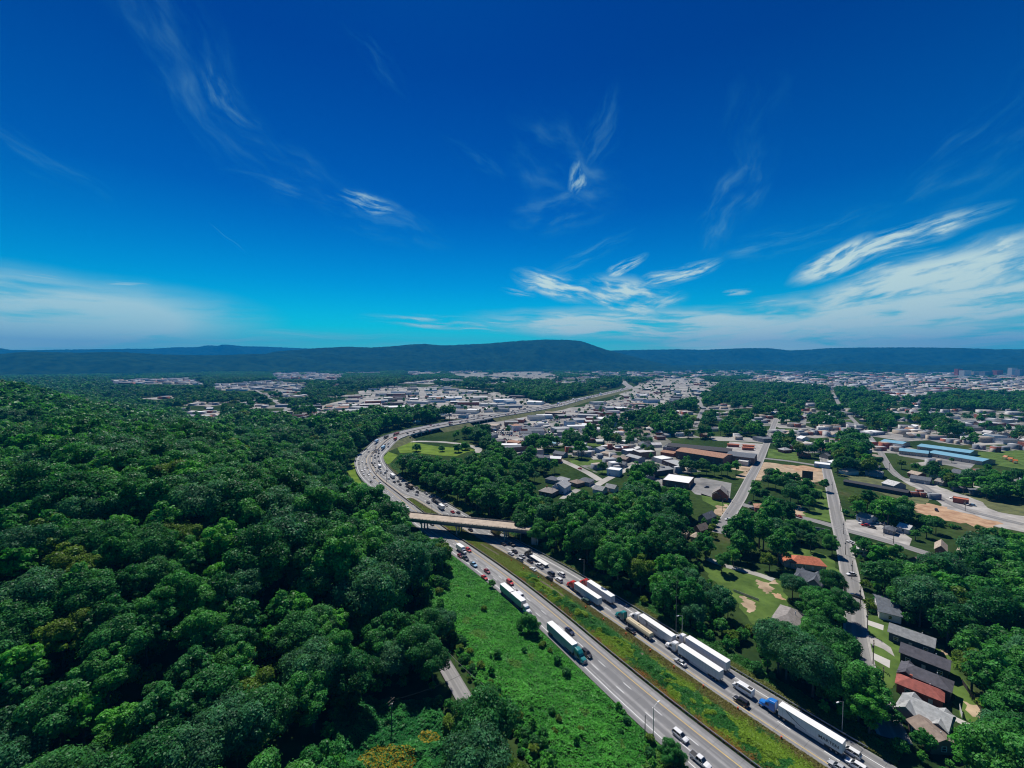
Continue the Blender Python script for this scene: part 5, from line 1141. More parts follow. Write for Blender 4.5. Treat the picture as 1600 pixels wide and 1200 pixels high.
# small cars of the bend: one mesh each
def small_car():
    mb = MB(); secs = [(-2.35, .3, .9, .8), (-1.4, .2, 1.0, .9), (1.1, .2, .96, .9), (2.35, .3, .7, .78)]; mb.loft([rr(h, y, a, b_, .1) for y, a, b_, h in secs], 0)
    mb.loft([[(-.82, -1.9, .95), (.82, -1.9, .95), (.82, 1.05, .92), (-.82, 1.05, .92)], [(-.62, -1.3, 1.48), (.62, -1.3, 1.48), (.62, .25, 1.48), (-.62, .25, 1.48)]], 1); mb.box(-.62, .62, -1.3, .25, 1.48, 1.53, 0)
    for y in (-1.4, 1.4):
        for x in (-.8, .8): mb.cyl((x, y, .33), (1, 0, 0), .33, .22, 8, 2)
    o = mb.build('car', [PLACE, M_glass, M_tyre]); o.material_slots[0].link = 'OBJECT'; return o
SC = [None]
def small(col, x, y, z, rz, label, group):
    if SC[0] is None: SC[0] = o = small_car()
    else: o = SC[0].copy(); C.objects.link(o)
    o.location = (x, y, z); o.rotation_euler = (0, 0, rz); o.material_slots[0].material = paint(col); return tag(o, label, 'car', group)
BEND = 'silver 594 756,black 580 754,grey 585 747,white 576 742,silver 568 742,white 578 738,white 570 734,white 565 736,grey 574 732,grey 572 726,white 566 722,grey 561 725,white 560 719,white 571 718,grey 572 714,grey 576 707,white 582 700,grey 587 696'
BENDR = 'black 602 740,silver 605 736,black 595 739,white 599 742,silver 591 736,black 594 733,black 586 730,black 583 727,grey 587 739,grey 586 724,grey 581 724,black 594 724,grey 592 721,grey 586 716,black 591 714,white 581 713,silver 586 712,black 582 709,black 592 709,grey 588 707,black 585 705,grey 587 702,silver 592 703,grey 591 700,black 607 694,grey 607 691,silver 602 692,black 625 749,black 622 753,black 616 754,black 625 758,white 607 749,black 635 757,black 636 761,grey 651 763,grey 645 765,grey 637 767,black 652 770,silver 666 772,black 643 757,black 637 678,black 647 676,black 657 674,white 641 681,black 667 672,grey 651 681,silver 662 676,red 672 674'
for txt, wh in ((BEND, 'coming round the outer lanes of the highway bend'), (BENDR, 'queueing on the inner lanes of the highway bend')):
    for e in txt.split(','):
        c, u, v = e.rsplit(' ', 2); p, z, rz, _ = on_road(float(u), float(v)); lab = 'small %s car %s' % (c, wh); small(c, p[0], p[1], z, rz, lab, lab.replace(' car ', ' cars '))
i0 = int(np.argmax(far > 680)); i1 = int(np.argmax(far > 1750)); k = 0
for i in np.arange(i0, i1, 2.4):
    i = int(i)
    for _ in range(3):
        if random.random() < .5: continue
        out = random.random() < .6; ln = random.choice((.2, .45, .7)); o_ = -MED[i] - WR[i] * ln if out else WL[i] * ln
        p = SP[i] + NRM[i] * o_ + TAN[i] * random.uniform(-4, 4); t = TAN[i] if out else -TAN[i]; c = random.choice(('black', 'grey', 'white', 'white', 'silver', 'black', 'red', 'dark red'))
        lab = 'tiny %s car on the far straight of the highway' % c; small(c, p[0], p[1], float(zr[i]) + .03, math.atan2(-t[0], t[1]), lab, lab.replace(' car ', ' cars '))
        k += 1
for i in range(8):                                          # far lorries
    j = random.randint(i0 + 2, i1 - 2); out = i % 2; o_ = -MED[j] - WR[j] * .6 if out else WL[j] * .6; p = SP[j] + NRM[j] * o_; t = TAN[j] if out else -TAN[j]
    r = empty('box_truck'); b_ = MB(); b_.box(-1.25, 1.25, -7, 5, 1, 4); b_.build('box', M_white, r); q = MB(); q.loft([rr(1.1, 5.3, .5, 3, .2), rr(1.1, 7, .5, 2.8, .2), rr(1.0, 8.2, .5, 1.6, .2)]); q.build('cab', paint(('white', 'red', 'blue', 'dark')[i % 4]), r)
    r.location = (p[0], p[1], float(zr[j]) + .03); r.rotation_euler = (0, 0, math.atan2(-t[0], t[1])); tag(r, 'tiny long white lorry on the far straight of the highway', 'truck', 'lorries on the far straight')
# parked cars
def parked(pts, wh, jit=True):
    for (u, v, c) in pts:
        p = G(u, v, 0); lab = '%s car parked %s' % (c, wh); small(c, p[0], p[1], .13, random.uniform(0, 3.1), lab, '%s cars parked %s' % (c, wh))
parked([(1335, 1052, 'white'), (1335, 1066, 'white'), (1333, 1040, 'grey')], 'under the trees on the long street'); parked([(1338, 933, 'black'), (1330, 899, 'white'), (1360, 1067, 'black')], 'at the kerb of the long street')
parked([(1329, 849, 'white'), (1334, 851, 'white')], 'by the flat roofed building on the corner'); parked([(1248, 808, 'red')], 'on the side street'); parked([(1172, 787, 'black'), (1176, 796, 'black'), (1203, 793, 'black'), (1211, 797, 'grey')], 'at the brown roofed bungalow'); parked([(1138, 813, 'white')], 'at the foot of the cross street')
parked([(1490, 780, 'white'), (1498, 784, 'white'), (1503, 786, 'silver'), (1512, 790, 'navy'), (1518, 790, 'light blue'), (1452, 772, 'grey'), (1463, 798, 'black')], 'on the gravel lot')
parked([(1352, 822, 'red'), (1345, 818, 'white'), (1362, 825, 'black'), (1372, 818, 'white'), (1380, 820, 'silver'), (1392, 824, 'navy'), (1386, 829, 'grey')], 'on the roadside lot'); parked([(1571, 991, 'white')], 'by the house in the right hand wood')
parked([(1052, 756, 'white'), (1104, 762, 'grey')], 'on the lot of the white roofed shop'); parked([(1016, 733, 'grey'), (1024, 736, 'white'), (1034, 735, 'black'), (1046, 736, 'silver'), (1060, 738, 'black')], 'behind the white roofed shop')
parked([(832, 712, 'black'), (838, 713, 'grey'), (855, 719, 'red'), (906, 733, 'red'), (933, 729, 'white'), (940, 727, 'black')], 'on the pale town street')
# ------------------------------------------------------------------ buildings
def roofm(name, c, var=.30): return pm('roof_' + name, c, .85, var, .9, detail=10)
RF = {'grey': roofm('grey', (.25, .26, .26)), 'lightgrey': roofm('lightgrey', (.36, .37, .37)), 'dark': roofm('dark', (.085, .083, .10)), 'brown': roofm('brown', (.24, .185, .15)), 'taupe': roofm('taupe', (.26, .235, .215)),
      'red': roofm('red', (.30, .085, .065)), 'orange': roofm('orange', (.50, .15, .075)), 'white': roofm('white', (.80, .80, .78), .06), 'blue': pm('roof_blue', (.15, .36, .47), .7, .1, .3), 'rust': roofm('rust', (.33, .17, .10), .4), 'black': roofm('black', (.03, .03, .034)), 'tan': roofm('tan', (.42, .34, .26)), 'pale': roofm('pale', (.55, .54, .52)), 'slate': roofm('slate', (.105, .12, .14))}
WL_ = {'white': pm('wall_white', (.72, .72, .70), .8, .08, .5), 'grey': pm('wall_grey', (.22, .24, .27), .85, .1, .5), 'blue': pm('wall_blue', (.32, .46, .58), .85, .1, .5), 'darkblue': pm('wall_slate', (.06, .085, .12), .85, .1, .5), 'black': pm('wall_black', (.03, .032, .036), .85, .15, .5), 'brick': pm('wall_brick', (.33, .10, .065), .9, .3, 1.2, detail=8), 'tan': pm('wall_tan', (.45, .38, .3), .85, .1, .4), 'brown': pm('wall_brown', (.16, .11, .085), .9, .2, .5), 'oldbrick': pm('wall_old_brick', (.13, .085, .075), .9, .35, .6, detail=8), 'pale': pm('wall_pale', (.55, .54, .5), .85, .1, .3)}
M_trim = pm('trim_white', (.75, .75, .73), .6, .05, .5)
def window(par, x, y, z, w_, h_, ax, sgn):
    """framed window on a wall: ax 'x' faces +-Y, ax 'y' faces +-X"""
    f = MB(); p = MB()
    def bx(mb, a0, a1, z0, z1, d0, d1):
        if ax == 'x': mb.box(x + a0, x + a1, min(y + sgn * d0, y + sgn * d1), max(y + sgn * d0, y + sgn * d1), z + z0, z + z1)
        else: mb.box(min(x + sgn * d0, x + sgn * d1), max(x + sgn * d0, x + sgn * d1), y + a0, y + a1, z + z0, z + z1)
    t = .12
    bx(f, -w_ / 2 - t, w_ / 2 + t, -h_ / 2 - t, -h_ / 2, -.02, .07); bx(f, -w_ / 2 - t, w_ / 2 + t, h_ / 2, h_ / 2 + t, -.02, .07); bx(f, -w_ / 2 - t, -w_ / 2, -h_ / 2, h_ / 2, -.02, .06); bx(f, w_ / 2, w_ / 2 + t, -h_ / 2, h_ / 2, -.02, .06); bx(f, -w_ / 2, w_ / 2, -.04, .04, .0, .05)
    o = f.build('window', M_trim, par); bx(p, -w_ / 2, w_ / 2, -h_ / 2, h_ / 2, -.02, .03); p.build('pane', M_glass, o)
def roof_part(mb, kind, L, W, e, h, ov=.45, th=.16):
    a, b = L / 2 + ov, W / 2 + ov
    if kind == 'gable': mb.loft([[(x, -b, e - .12), (x, 0, e + h), (x, b, e - .12), (x, b, e - .12 + th), (x, 0, e + h + th * 1.3), (x, -b, e - .12 + th)] for x in (-a, a)])
    elif kind == 'gabley': mb.loft([[(-a, y, e - .12), (0, y, e + h), (a, y, e - .12), (a, y, e - .12 + th), (0, y, e + h + th * 1.3), (-a, y, e - .12 + th)] for y in (-b, b)])
    elif kind == 'hip':
        r = max(0.1, a - b) if L >= W else 0; s = max(0.1, b - a) if W > L else 0
        mb.add([(-a, -b, e - .1), (a, -b, e - .1), (a, b, e - .1), (-a, b, e - .1), (-a, -b, e + .06), (a, -b, e + .06), (a, b, e + .06), (-a, b, e + .06)] + ([(-r, 0, e + h), (r, 0, e + h)] if L >= W else [(0, -s, e + h), (0, s, e + h)]),
               [(3, 2, 1, 0), (0, 1, 5, 4), (1, 2, 6, 5), (2, 3, 7, 6), (3, 0, 4, 7)] + ([(4, 5, 9, 8), (5, 6, 9), (6, 7, 8, 9), (7, 4, 8)] if L >= W else [(4, 5, 8), (5, 6, 9, 8), (6, 7, 9), (7, 4, 8, 9)]))
    elif kind == 'flat':
        mb.box(-L / 2 + .25, L / 2 - .25, -W / 2 + .25, W / 2 - .25, e - .3, e - .05)
def house(A, B, W, e, h, roof, rcol, wcol, label, cat='house', name='house', group=None, detail=2, z0=None, chimney=False, door=True, wings=(), big_win=False):
    """A, B: ground x,y of the near wall's two lower corners as seen (left, right); the house reaches W metres away from the camera"""
    A = np.array(A[:2], float); B = np.array(B[:2], float); ex = B - A; L = np.linalg.norm(ex); ex /= L; ey = np.array([-ex[1], ex[0]])
    m = (A + B) / 2 + ey * W / 2; zg = float(hgt(m[:1], m[1:])[0]) if z0 is None else z0
    r = empty(name, (m[0], m[1], zg), math.atan2(ex[1], ex[0])); tag(r, label, cat, group)
    mb = MB(); a, b = L / 2, W / 2; base = -3.0 if zg > 1 else -.3
    if roof == 'gable':
        mb.loft([[(x, -b, base), (x, b, base), (x, b, e), (x, 0, e + h - .05), (x, -b, e)] for x in (-a, a)])
    elif roof == 'gabley':
        mb.loft([[(-a, y, base), (a, y, base), (a, y, e), (0, y, e + h - .05), (-a, y, e)] for y in (-b, b)])
    elif roof == 'flat':
        mb.box(-a, a, -b, b, base, e - .31)
        for (x0, x1, y0, y1) in ((-a, a, -b, -b + .25), (-a, a, b - .25, b), (-a, -a + .25, -b + .25, b - .25), (a - .25, a, -b + .25, b - .25)): mb.box(x0, x1, y0, y1, e - .30, e + .25)
    else: mb.box(-a, a, -b, b, base, e - .11)
    mb.build('wall', WL_[wcol], r)
    rb = MB(); roof_part(rb, roof, L, W, e, h); ro = rb.build('roof', RF[rcol], r)
    for (wx, wy, wl, ww, we, wh, wr) in wings:
        wb = MB(); k = MB()
        if wr == 'gabley': wb.loft([[(wx - wl / 2, y, base), (wx + wl / 2, y, base), (wx + wl / 2, y, we), (wx, y, we + wh - .05), (wx - wl / 2, y, we)] for y in (wy - ww / 2, wy + ww / 2)])
        else: wb.box(wx - wl / 2, wx + wl / 2, wy - ww / 2, wy + ww / 2, base, we - .12)
        wb.build('wing', WL_[wcol], r); roof_part(k, wr, wl, ww, we, wh); k.v = [(p[0] + wx, p[1] + wy, p[2] + .02) for p in k.v]; k.build('wing_roof', RF[rcol], r)
    if chimney: c = MB(); c.box(-L * .2 - .35, -L * .2 + .35, .4, 1.1, e, e + h + .9); c.build('chimney', WL_['brick'], ro)
    if detail >= 1:
        nf = max(1, int(e // 3.2)) if not big_win else 1
        for fl in range(nf):
            zc = 1.6 + fl * 2.9; n = max(1, int(L / (3.6 if detail > 1 else 6)))
            for k in range(n):
                x = -a + (k + .5) * L / n
                if door and fl == 0 and k == n // 2 and n > 1:
                    d = MB(); d.box(x - .5, x + .5, -b - .05, -b + .02, 0, 2.1); d.build('door', pm('door_pale', (.55, .53, .5), .6, .1, .5), r); continue
                window(r, x, -b, zc, 1.1, 1.3, 'x', -1)
            if detail > 1:
                for sx in (-1, 1): window(r, sx * a, 0, zc, 1.1, 1.3, 'y', sx)
    if detail > 1 and roof not in ('flat',):
        g_ = MB(); g_.tube([(L * .22, .9, e + h * .5), (L * .22, .9, e + h + .25)], .12, 6); g_.build('vent_pipe', M_white, ro)
    return r
def hpx(pa, pb, W, e, h, roof, rcol, wcol, label, **k):
    """near eave given by two photo pixels at eave height e"""
    return house(G(*pa, e), G(*pb, e), W, e, h, roof, rcol, wcol, label, **k)
# the row at the lower right
hpx((1389, 987), (1459, 1012), 6.6, 3.4, 2.0, 'gable', 'grey', 'darkblue', 'slate blue house with pale grey gable roof, farthest of the row on the long street')
hpx((1407, 1019), (1482, 1048), 6.4, 3.5, 2.1, 'gable', 'dark', 'black', 'black walled house with dark roof and white framed windows, second in the row')
hpx((1405, 1048), (1485, 1081), 6.8, 3.8, 2.1, 'hip', 'dark', 'black', 'dark house with hipped charcoal roof next to the red roofed house of the row', wings=((-4.4, -.4, 3.6, 7.2, 3.3, 1.5, 'gabley'),))
hpx((1401, 1067), (1473, 1096), 6.0, 3.0, 1.7, 'hip', 'red', 'brick', 'low brick house with dark red hipped roof in the row', chimney=True)
hpx((1406, 1104), (1480, 1141), 8.4, 3.2, 2.0, 'gable', 'lightgrey', 'grey', 'wide house with pale grey roof and cross gables, nearest of the row', wings=((-3.6, -.9, 4.4, 9.0, 3.0, 1.8, 'gabley'), (3.4, -.4, 3.6, 8.8, 2.9, 1.4, 'gabley')))
hpx((1419, 1126), (1456, 1162), 6.5, 3.0, 1.6, 'gable', 'brown', 'brown', 'brown roofed house half under the trees below the pale grey house')
hpx((1365, 928), (1374, 955), 7, 3.2, 2.2, 'gabley', 'slate', 'white', 'white house with slate roof under the trees beside the long street')
hpx((1204, 970), (1246, 986), 15.5, 5.6, 2.8, 'hip', 'taupe', 'brick', 'two storey red brick house with hipped taupe roof beside the lawn', door=True)
hpx((1236, 879), (1291, 885), 9, 3.0, 2.6, 'hip', 'orange', 'tan', 'long low house with bright orange red hipped roof beside the long street', wings=((-8, 0, 6, 8, 2.9, 2.0, 'gabley'),))
hpx((1243, 903), (1283, 915), 10, 3.2, 3.0, 'gable', 'slate', 'grey', 'grey house with several slate gables below the orange roofed house', wings=((2.5, -1.2, 5, 10.5, 3.2, 2.6, 'gabley'), (-4, -.6, 4, 10.6, 3.1, 2.0, 'gabley')))
hpx((1392, 914), (1414, 922), 7, 3.0, 2.0, 'gable', 'grey', 'white', 'small house with grey roof almost hidden in the trees right of the long street')
hpx((1532, 975), (1555, 983), 8, 3.0, 2.2, 'gable', 'taupe', 'tan', 'house with taupe roof in the clearing near the right edge')
hpx((1418, 873), (1441, 882), 14, 3.2, 2.4, 'gabley', 'brown', 'brown', 'brown gabled house beside the side street, left one of the row'); hpx((1461, 858), (1479, 862), 12, 3.2, 2.6, 'gabley', 'tan', 'brown', 'tan roofed gabled house behind the side street trees')
hpx((1495, 862), (1536, 872), 9, 4.6, 2.0, 'hip', 'tan', 'pale', 'two storey house with tan hipped roof and pale walls by the side street'); hpx((1539, 870), (1582, 884), 11, 3.6, 2.2, 'gable', 'taupe', 'brown', 'long brown house with taupe roof at the right end of the side street')
hpx((1339, 858), (1370, 864), 8, 3.4, .5, 'flat', 'pale', 'pale', 'pale flat roofed building on the corner of the long street', cat='building', name='building')
hpx((1338, 806), (1357, 812), 9, 3.0, 2.2, 'gable', 'grey', 'blue', 'blue walled house with grey roof in the trees above the roadside lot')
hpx((1402, 823), (1420, 828), 8, 3.0, 2.0, 'gable', 'pale', 'pale', 'pale roofed house behind the roadside lot'); hpx((1380, 826), (1398, 830), 7, 2.8, 1.8, 'hip', 'slate', 'grey', 'slate roofed house beside the cars of the roadside lot')
# central group
hpx((1035, 749.5), (1076.5, 755.5), 24, 5.0, .5, 'flat', 'white', 'brown', 'shop building with a bright white flat roof', cat='building', name='building', detail=1)
hpx((1113, 771), (1137, 774.5), 11, 4.6, 4.6, 'gabley', 'taupe', 'brick', 'dark brick gabled church hall with taupe roof at the crossing', cat='building', name='building', wings=((-2.5, -1.5, 6, 10, 3.6, 2.8, 'gabley'),))
hpx((1180, 793), (1214, 797), 9, 3.2, 2.2, 'hip', 'rust', 'brick', 'bungalow with rusty brown hipped roof beside the crossing'); hpx((1181, 802), (1196, 806), 7, 3.0, .5, 'flat', 'rust', 'tan', 'small flat shed with a pinkish roof beside the crossing', cat='shed', name='shed', detail=0)
hpx((1200, 784), (1209, 791), 8, 3.0, 2.2, 'gable', 'brown', 'brown', 'brown roofed house behind the bungalow under the trees')
hpx((1091, 808), (1104, 812), 12, 3.4, 2.8, 'gabley', 'slate', 'grey', 'slate roofed house between the wood and the cross street'); hpx((1083, 826), (1094, 830), 9, 3.2, 2.8, 'gabley', 'brown', 'brown', 'dark brown gabled house at the edge of the inner wood')
hpx((1064, 833), (1072, 835), 8, 2.8, 1.6, 'hip', 'tan', 'tan', 'small tan roofed house in the wood, left of a pair'); hpx((1079, 838), (1090, 841), 7, 2.8, 1.6, 'hip', 'tan', 'tan', 'small tan roofed house in the wood, right of a pair')
hpx((1018, 713.5), (1034, 718), 16, 4.6, .5, 'flat', 'white', 'pale', 'white roofed end of the low workshop behind the shop', cat='building', name='building', detail=1); hpx((1034.5, 719), (1062, 729), 16, 4.4, .5, 'flat', 'lightgrey', 'oldbrick', 'grey roofed part of the low workshop behind the shop', cat='building', name='building', detail=1)
hpx((993, 742), (1008, 746), 14, 4, 1.2, 'gable', 'slate', 'grey', 'grey roofed shed at the edge of the parking lot', cat='building', name='building', detail=0)
hpx((948, 733), (968, 735.5), 11, 6.0, .5, 'flat', 'white', 'blue', 'boxy pale blue two storey building with a white flat roof', cat='building', name='building', detail=1)
hpx((960, 724), (976, 726), 10, 3.2, 1.8, 'gable', 'slate', 'grey', 'slate roofed house behind the boxy pale blue building', detail=1); hpx((955, 714), (978, 718), 11, 3.6, 1.4, 'gable', 'brown', 'brown', 'long brown roofed building beside the grey trailer house', detail=1)
hpx((978, 712), (997, 717), 11, 4.6, 1.6, 'gable', 'lightgrey', 'grey', 'grey walled house with pale roof at the end of the town lane', detail=1); hpx((925, 701), (938, 703), 12, 4.2, 2.2, 'gabley', 'lightgrey', 'blue', 'blue walled gabled house among the trees above the town street', detail=1); hpx((938, 707), (950, 709), 9, 3.0, 1.6, 'hip', 'tan', 'tan', 'pale tan roofed house beside the blue walled one', detail=1)
hpx((863, 760), (882, 763), 14, 5.2, 3.2, 'gabley', 'lightgrey', 'blue', 'pale blue house with steep gables at the edge of the inner wood', wings=((-2.0, -2, 5, 12, 5.0, 3.0, 'gabley'),)); hpx((842, 767), (862, 771), 12, 3.6, 2.6, 'hip', 'taupe', 'brown', 'taupe hipped roof house left of the pale blue gabled house', chimney=True)
hpx((852, 748), (868, 751), 9, 3.4, 2.2, 'hip', 'slate', 'grey', 'dark roofed house behind the pale blue gabled house', detail=1); hpx((866, 749), (884, 752), 9, 3.4, 2.4, 'hip', 'lightgrey', 'white', 'grey hipped roof house above the pale blue gabled house', detail=1); hpx((889, 752), (902, 756), 10, 3.2, 2.2, 'hip', 'brown', 'brown', 'brown roofed house right of the pale blue gabled house', detail=1)
hpx((903, 751), (921, 754), 11, 3.4, 2.6, 'hip', 'slate', 'grey', 'grey roofed house by the bend of the town street', detail=1); hpx((945, 761), (960, 764), 8, 3.2, 2.2, 'gable', 'grey', 'white', 'grey roofed house at the tree edge below the boxy building', detail=1); hpx((926, 764), (941, 767), 10, 3.4, 2.2, 'gable', 'grey', 'pale', 'pale house half buried in the trees of the inner wood', detail=1)
hpx((864, 708), (880, 711), 9, 3.2, 2.4, 'gable', 'slate', 'grey', 'slate roofed house under the trees above the town street', detail=1); hpx((808, 709), (822, 711), 10, 3.8, 2.6, 'gabley', 'slate', 'darkblue', 'dark gabled building beside the pale town street', cat='building', name='building', detail=1); hpx((812, 718), (826, 714), 4, 3.0, .4, 'flat', 'pale', 'pale', 'low pale canopy in front of the dark gabled building', cat='building', name='building', detail=0)
hpx((741, 680), (765, 682), 26, 5, 3, 'hip', 'slate', 'grey', 'grey hipped roof warehouse near the loop ramp', cat='building', name='building', detail=1); hpx((792, 690), (810, 692), 14, 3.8, 1.0, 'gable', 'rust', 'brick', 'low dark red building beside the town street', cat='building', name='building', detail=1)
hpx((872, 682), (897, 688), 30, 4.5, 1.0, 'gable', 'slate', 'grey', 'long slate roofed building at the edge of the town district', cat='building', name='building', detail=1); hpx((857, 692), (868, 693), 9, 3, 1.4, 'gable', 'blue', 'white', 'small house with a light blue roof among trees', detail=1)
# mill
hpx((1056, 704.5), (1129.5, 716), 26, 8.5, 1.8, 'gable', 'rust', 'oldbrick', 'old brick mill hall with a rusty red brown roof', cat='mill', name='mill_building', detail=1, big_win=True); hpx((1042, 697), (1142, 706.5), 24, 7.5, 1.6, 'gable', 'black', 'oldbrick', 'longest old mill hall with a dark patched roof', cat='mill', name='mill_building', detail=1)
hpx((1135, 711), (1178, 716), 26, 7.5, 1.2, 'gable', 'slate', 'oldbrick', 'dark roofed mill wing nearest the cross street', cat='mill', name='mill_building', detail=1); hpx((1036, 698.5), (1056, 700.5), 18, 6.5, .5, 'flat', 'slate', 'grey', 'square grey block at the left end of the mill', cat='mill', name='mill_building', detail=1); hpx((1032, 706), (1052, 709), 14, 3.6, .9, 'gable', 'rust', 'brick', 'low rust roofed shed in front of the mill', cat='mill', name='mill_building', detail=0)
hpx((1153, 720), (1168, 722), 8, 4.5, .4, 'flat', 'pale', 'pale', 'pale ruined block in the rubble before the mill wing', cat='ruin', name='ruin', detail=1)
for i, (u, v) in enumerate(((1170, 695.5), (1169, 699), (1146, 694))):
    hpx((u - 9, v), (u + 9, v + 1), 3.2, 3.2, .6, 'gable', 'orange', 'brick', 'bright red trailer parked in the mill yard, ' + ('farther of the pair', 'nearer of the pair', 'beside the mill roof')[i], cat='trailer', name='cargo_trailer', detail=0)
# school, shops and houses further right
for (a, b_, W, lab) in (((1376, 689.5), (1410, 694), 22, 'leftmost detached'), ((1405, 704), (1450, 709), 20, 'front left'), ((1433, 697), (1515, 708), 24, 'rear'), ((1450, 707), (1535, 721), 22, 'long front right')):
    hpx(a, b_, W, 4.2, 1.8, 'gable', 'blue', 'tan', lab + ' wing of the school with a bright blue roof', cat='school', name='school_building', detail=1, big_win=True)
hpx((1272, 724), (1297, 727), 12, 3.8, .5, 'flat', 'white', 'blue', 'white roofed shop with bluish front beside the mill lane', cat='building', name='building', detail=1); hpx((1352, 737), (1378, 741), 10, 3.4, 1.6, 'gable', 'grey', 'grey', 'grey house left of the school street', detail=1); hpx((1351, 727), (1373, 730), 10, 3.4, 2, 'hip', 'lightgrey', 'grey', 'pale roofed house behind the grey house by the school street', detail=1)
hpx((1422, 747), (1453, 752), 10, 3.4, 2.2, 'gable', 'slate', 'grey', 'long grey roofed house right of the school street', detail=1); hpx((1494, 762), (1516, 764), 9, 3.2, 2.0, 'hip', 'dark', 'darkblue', 'dark hipped house above the gravel lot, left of three', detail=1); hpx((1521, 768), (1542, 770), 9, 3.2, 2.0, 'hip', 'slate', 'darkblue', 'dark hipped house above the gravel lot, middle of three', detail=1); hpx((1552, 771), (1573, 774), 9, 3.2, 2.0, 'hip', 'dark', 'brown', 'dark hipped house above the gravel lot, right of three', detail=1); hpx((1460, 751), (1473, 754), 9, 3.2, 2.0, 'gable', 'taupe', 'tan', 'taupe house between the grey house and the dark three', detail=1)
hpx((1489, 778), (1514, 782), 6, 3.6, .5, 'flat', 'orange', 'brick', 'red topped market stall building on the gravel lot', cat='building', name='building', detail=0); hpx((1176, 682), (1193, 686), 20, 5, .5, 'flat', 'slate', 'grey', 'slate grey block at the head of the cross street', cat='building', name='building', detail=1)
hpx((1590, 690), (1612, 694), 14, 9, .6, 'flat', 'rust', 'brick', 'red brick block at the right edge', cat='building', name='building', detail=1)
# roofs in the hillside wood
def hill_house(u, v, L, W, e, h, roof, rc, wc, label, rz):
    p = GT(u, v, e * .6); c, s = math.cos(rz), math.sin(rz); return house((p[0] - c * L / 2, p[1] - s * L / 2), (p[0] + c * L / 2, p[1] + s * L / 2), W, e, h, roof, rc, wc, label, z0=float(p[2]) - e * .4)
HILL = [(180, 772, 14, 9, 6, 3.5, 'gable', 'grey', 'grey', 'grey roofed house showing through the hillside wood', .2), (292, 786, 8, 7, 5, 2.6, 'gable', 'slate', 'grey', 'small slate roof in the hillside wood right of the grey roofed house', -.2), (375, 846, 7, 7, 4.5, .5, 'flat', 'tan', 'tan', 'flat tan terrace roof in a gap of the hillside wood', .5),
        (188, 858, 9, 7, 4, 2, 'gable', 'tan', 'tan', 'tan house in a dark gap of the hillside wood', .3), (40, 662, 11, 9, 11, 4, 'hip', 'grey', 'grey', 'tall grey house on the crest at the left edge', .3), (262, 692, 9, 7, 6, 2.2, 'gable', 'pale', 'pale', 'pale roof in the wood below the crest', 0), (306, 688, 12, 7, 5, 2, 'gable', 'pale', 'pale', 'long pale roof in the wood right of the crest', .1)]
for q in HILL: hill_house(*q)
hpx((462, 665), (478, 668), 18, 5, .5, 'flat', 'slate', 'grey', 'low grey building at the clearing beyond the hill', cat='building', name='building', detail=1); hpx((484, 674), (508, 677), 16, 5, .5, 'flat', 'white', 'white', 'white building at the clearing beyond the hill', cat='building', name='building', detail=1); hpx((638, 655), (646, 656), 8, 4, .8, 'gable', 'orange', 'brick', 'tiny red roofed hut behind the highway bend', cat='hut', name='hut', detail=0)

# ------------------------------------------------------------------ filler houses in the wooded quarters, town blocks in the districts
PLACED = [np.array(o.location[:2]) for o in C.objects if o.parent is None and o.type == 'EMPTY' and o.get('category') in ('house', 'building', 'mill', 'school')]
def free(p, d): return all((p[0] - q[0]) ** 2 + (p[1] - q[1]) ** 2 > d * d for q in PLACED)
QUART = [([(1060, 640), (1330, 615), (1470, 640), (1620, 655), (1620, 690), (1380, 690), (1330, 700), (1200, 690), (1060, 680)], 110, 'in the wooded quarter below the far town', .26), ([(930, 668), (1050, 665), (1060, 690), (990, 705), (930, 700)], 26, 'in the leafy streets left of the mill', .1),
         ([(1210, 690), (1370, 700), (1380, 745), (1300, 735), (1215, 720)], 16, 'around the mill lane', .2), ([(280, 625), (470, 610), (560, 650), (440, 660), (320, 650)], 30, 'in the leafy quarter beyond the hill', .3), ([(580, 655), (690, 652), (640, 662), (560, 675)], 8, 'between the bend and the industrial district', .2), ([(1400, 760), (1600, 775), (1600, 750), (1450, 735)], 10, 'beyond the gravel lot', .2),
         ([(720, 600), (880, 585), (1000, 600), (900, 615), (770, 610)], 24, 'in the district above the straight', .3)]
rc = list(RF.keys()); CLEAR0 = CLEAR[:NCLEAR0]; small_n = 0
for poly, n, wh, rz in QUART:
    p_ = np.array(poly); k = 0; tries = 0
    while k < n and tries < 900:
        tries += 1; u = random.uniform(p_[:, 0].min(), p_[:, 0].max()); v = random.uniform(p_[:, 1].min(), p_[:, 1].max())
        if not inpoly([u], [v], poly)[0]: continue
        q = G(u, v, 3.0)
        if not free(q, 16): continue
        D, _i = sdist([q[0]], [q[1]])
        if abs(D[0]) < 45: continue
        if any(inpoly([u], [v], pp)[0] for pp, d_ in CLEAR0 if d_ < .03): continue
        L = random.uniform(9, 14); a = rz + random.choice((0, math.pi / 2)) * .0 + random.gauss(0, .05); c_, s_ = math.cos(a), math.sin(a); r_ = random.choice(('grey', 'slate', 'brown', 'taupe', 'lightgrey', 'pale', 'white', 'tan', 'rust'))
        lab = 'small %s roofed house %s' % (r_.replace('lightgrey', 'light grey').replace('slate', 'slate grey'), wh); k += 1; PLACED.append(q)
        house((q[0] - c_ * L / 2, q[1] - s_ * L / 2), (q[0] + c_ * L / 2, q[1] + s_ * L / 2), random.uniform(8, 10), 3.4, random.uniform(1.8, 2.8), random.choice(('gable', 'hip', 'gabley')), r_, random.choice(('white', 'grey', 'tan', 'brick', 'pale')), lab, group=lab.replace('house', 'houses'), detail=0, z0=0)
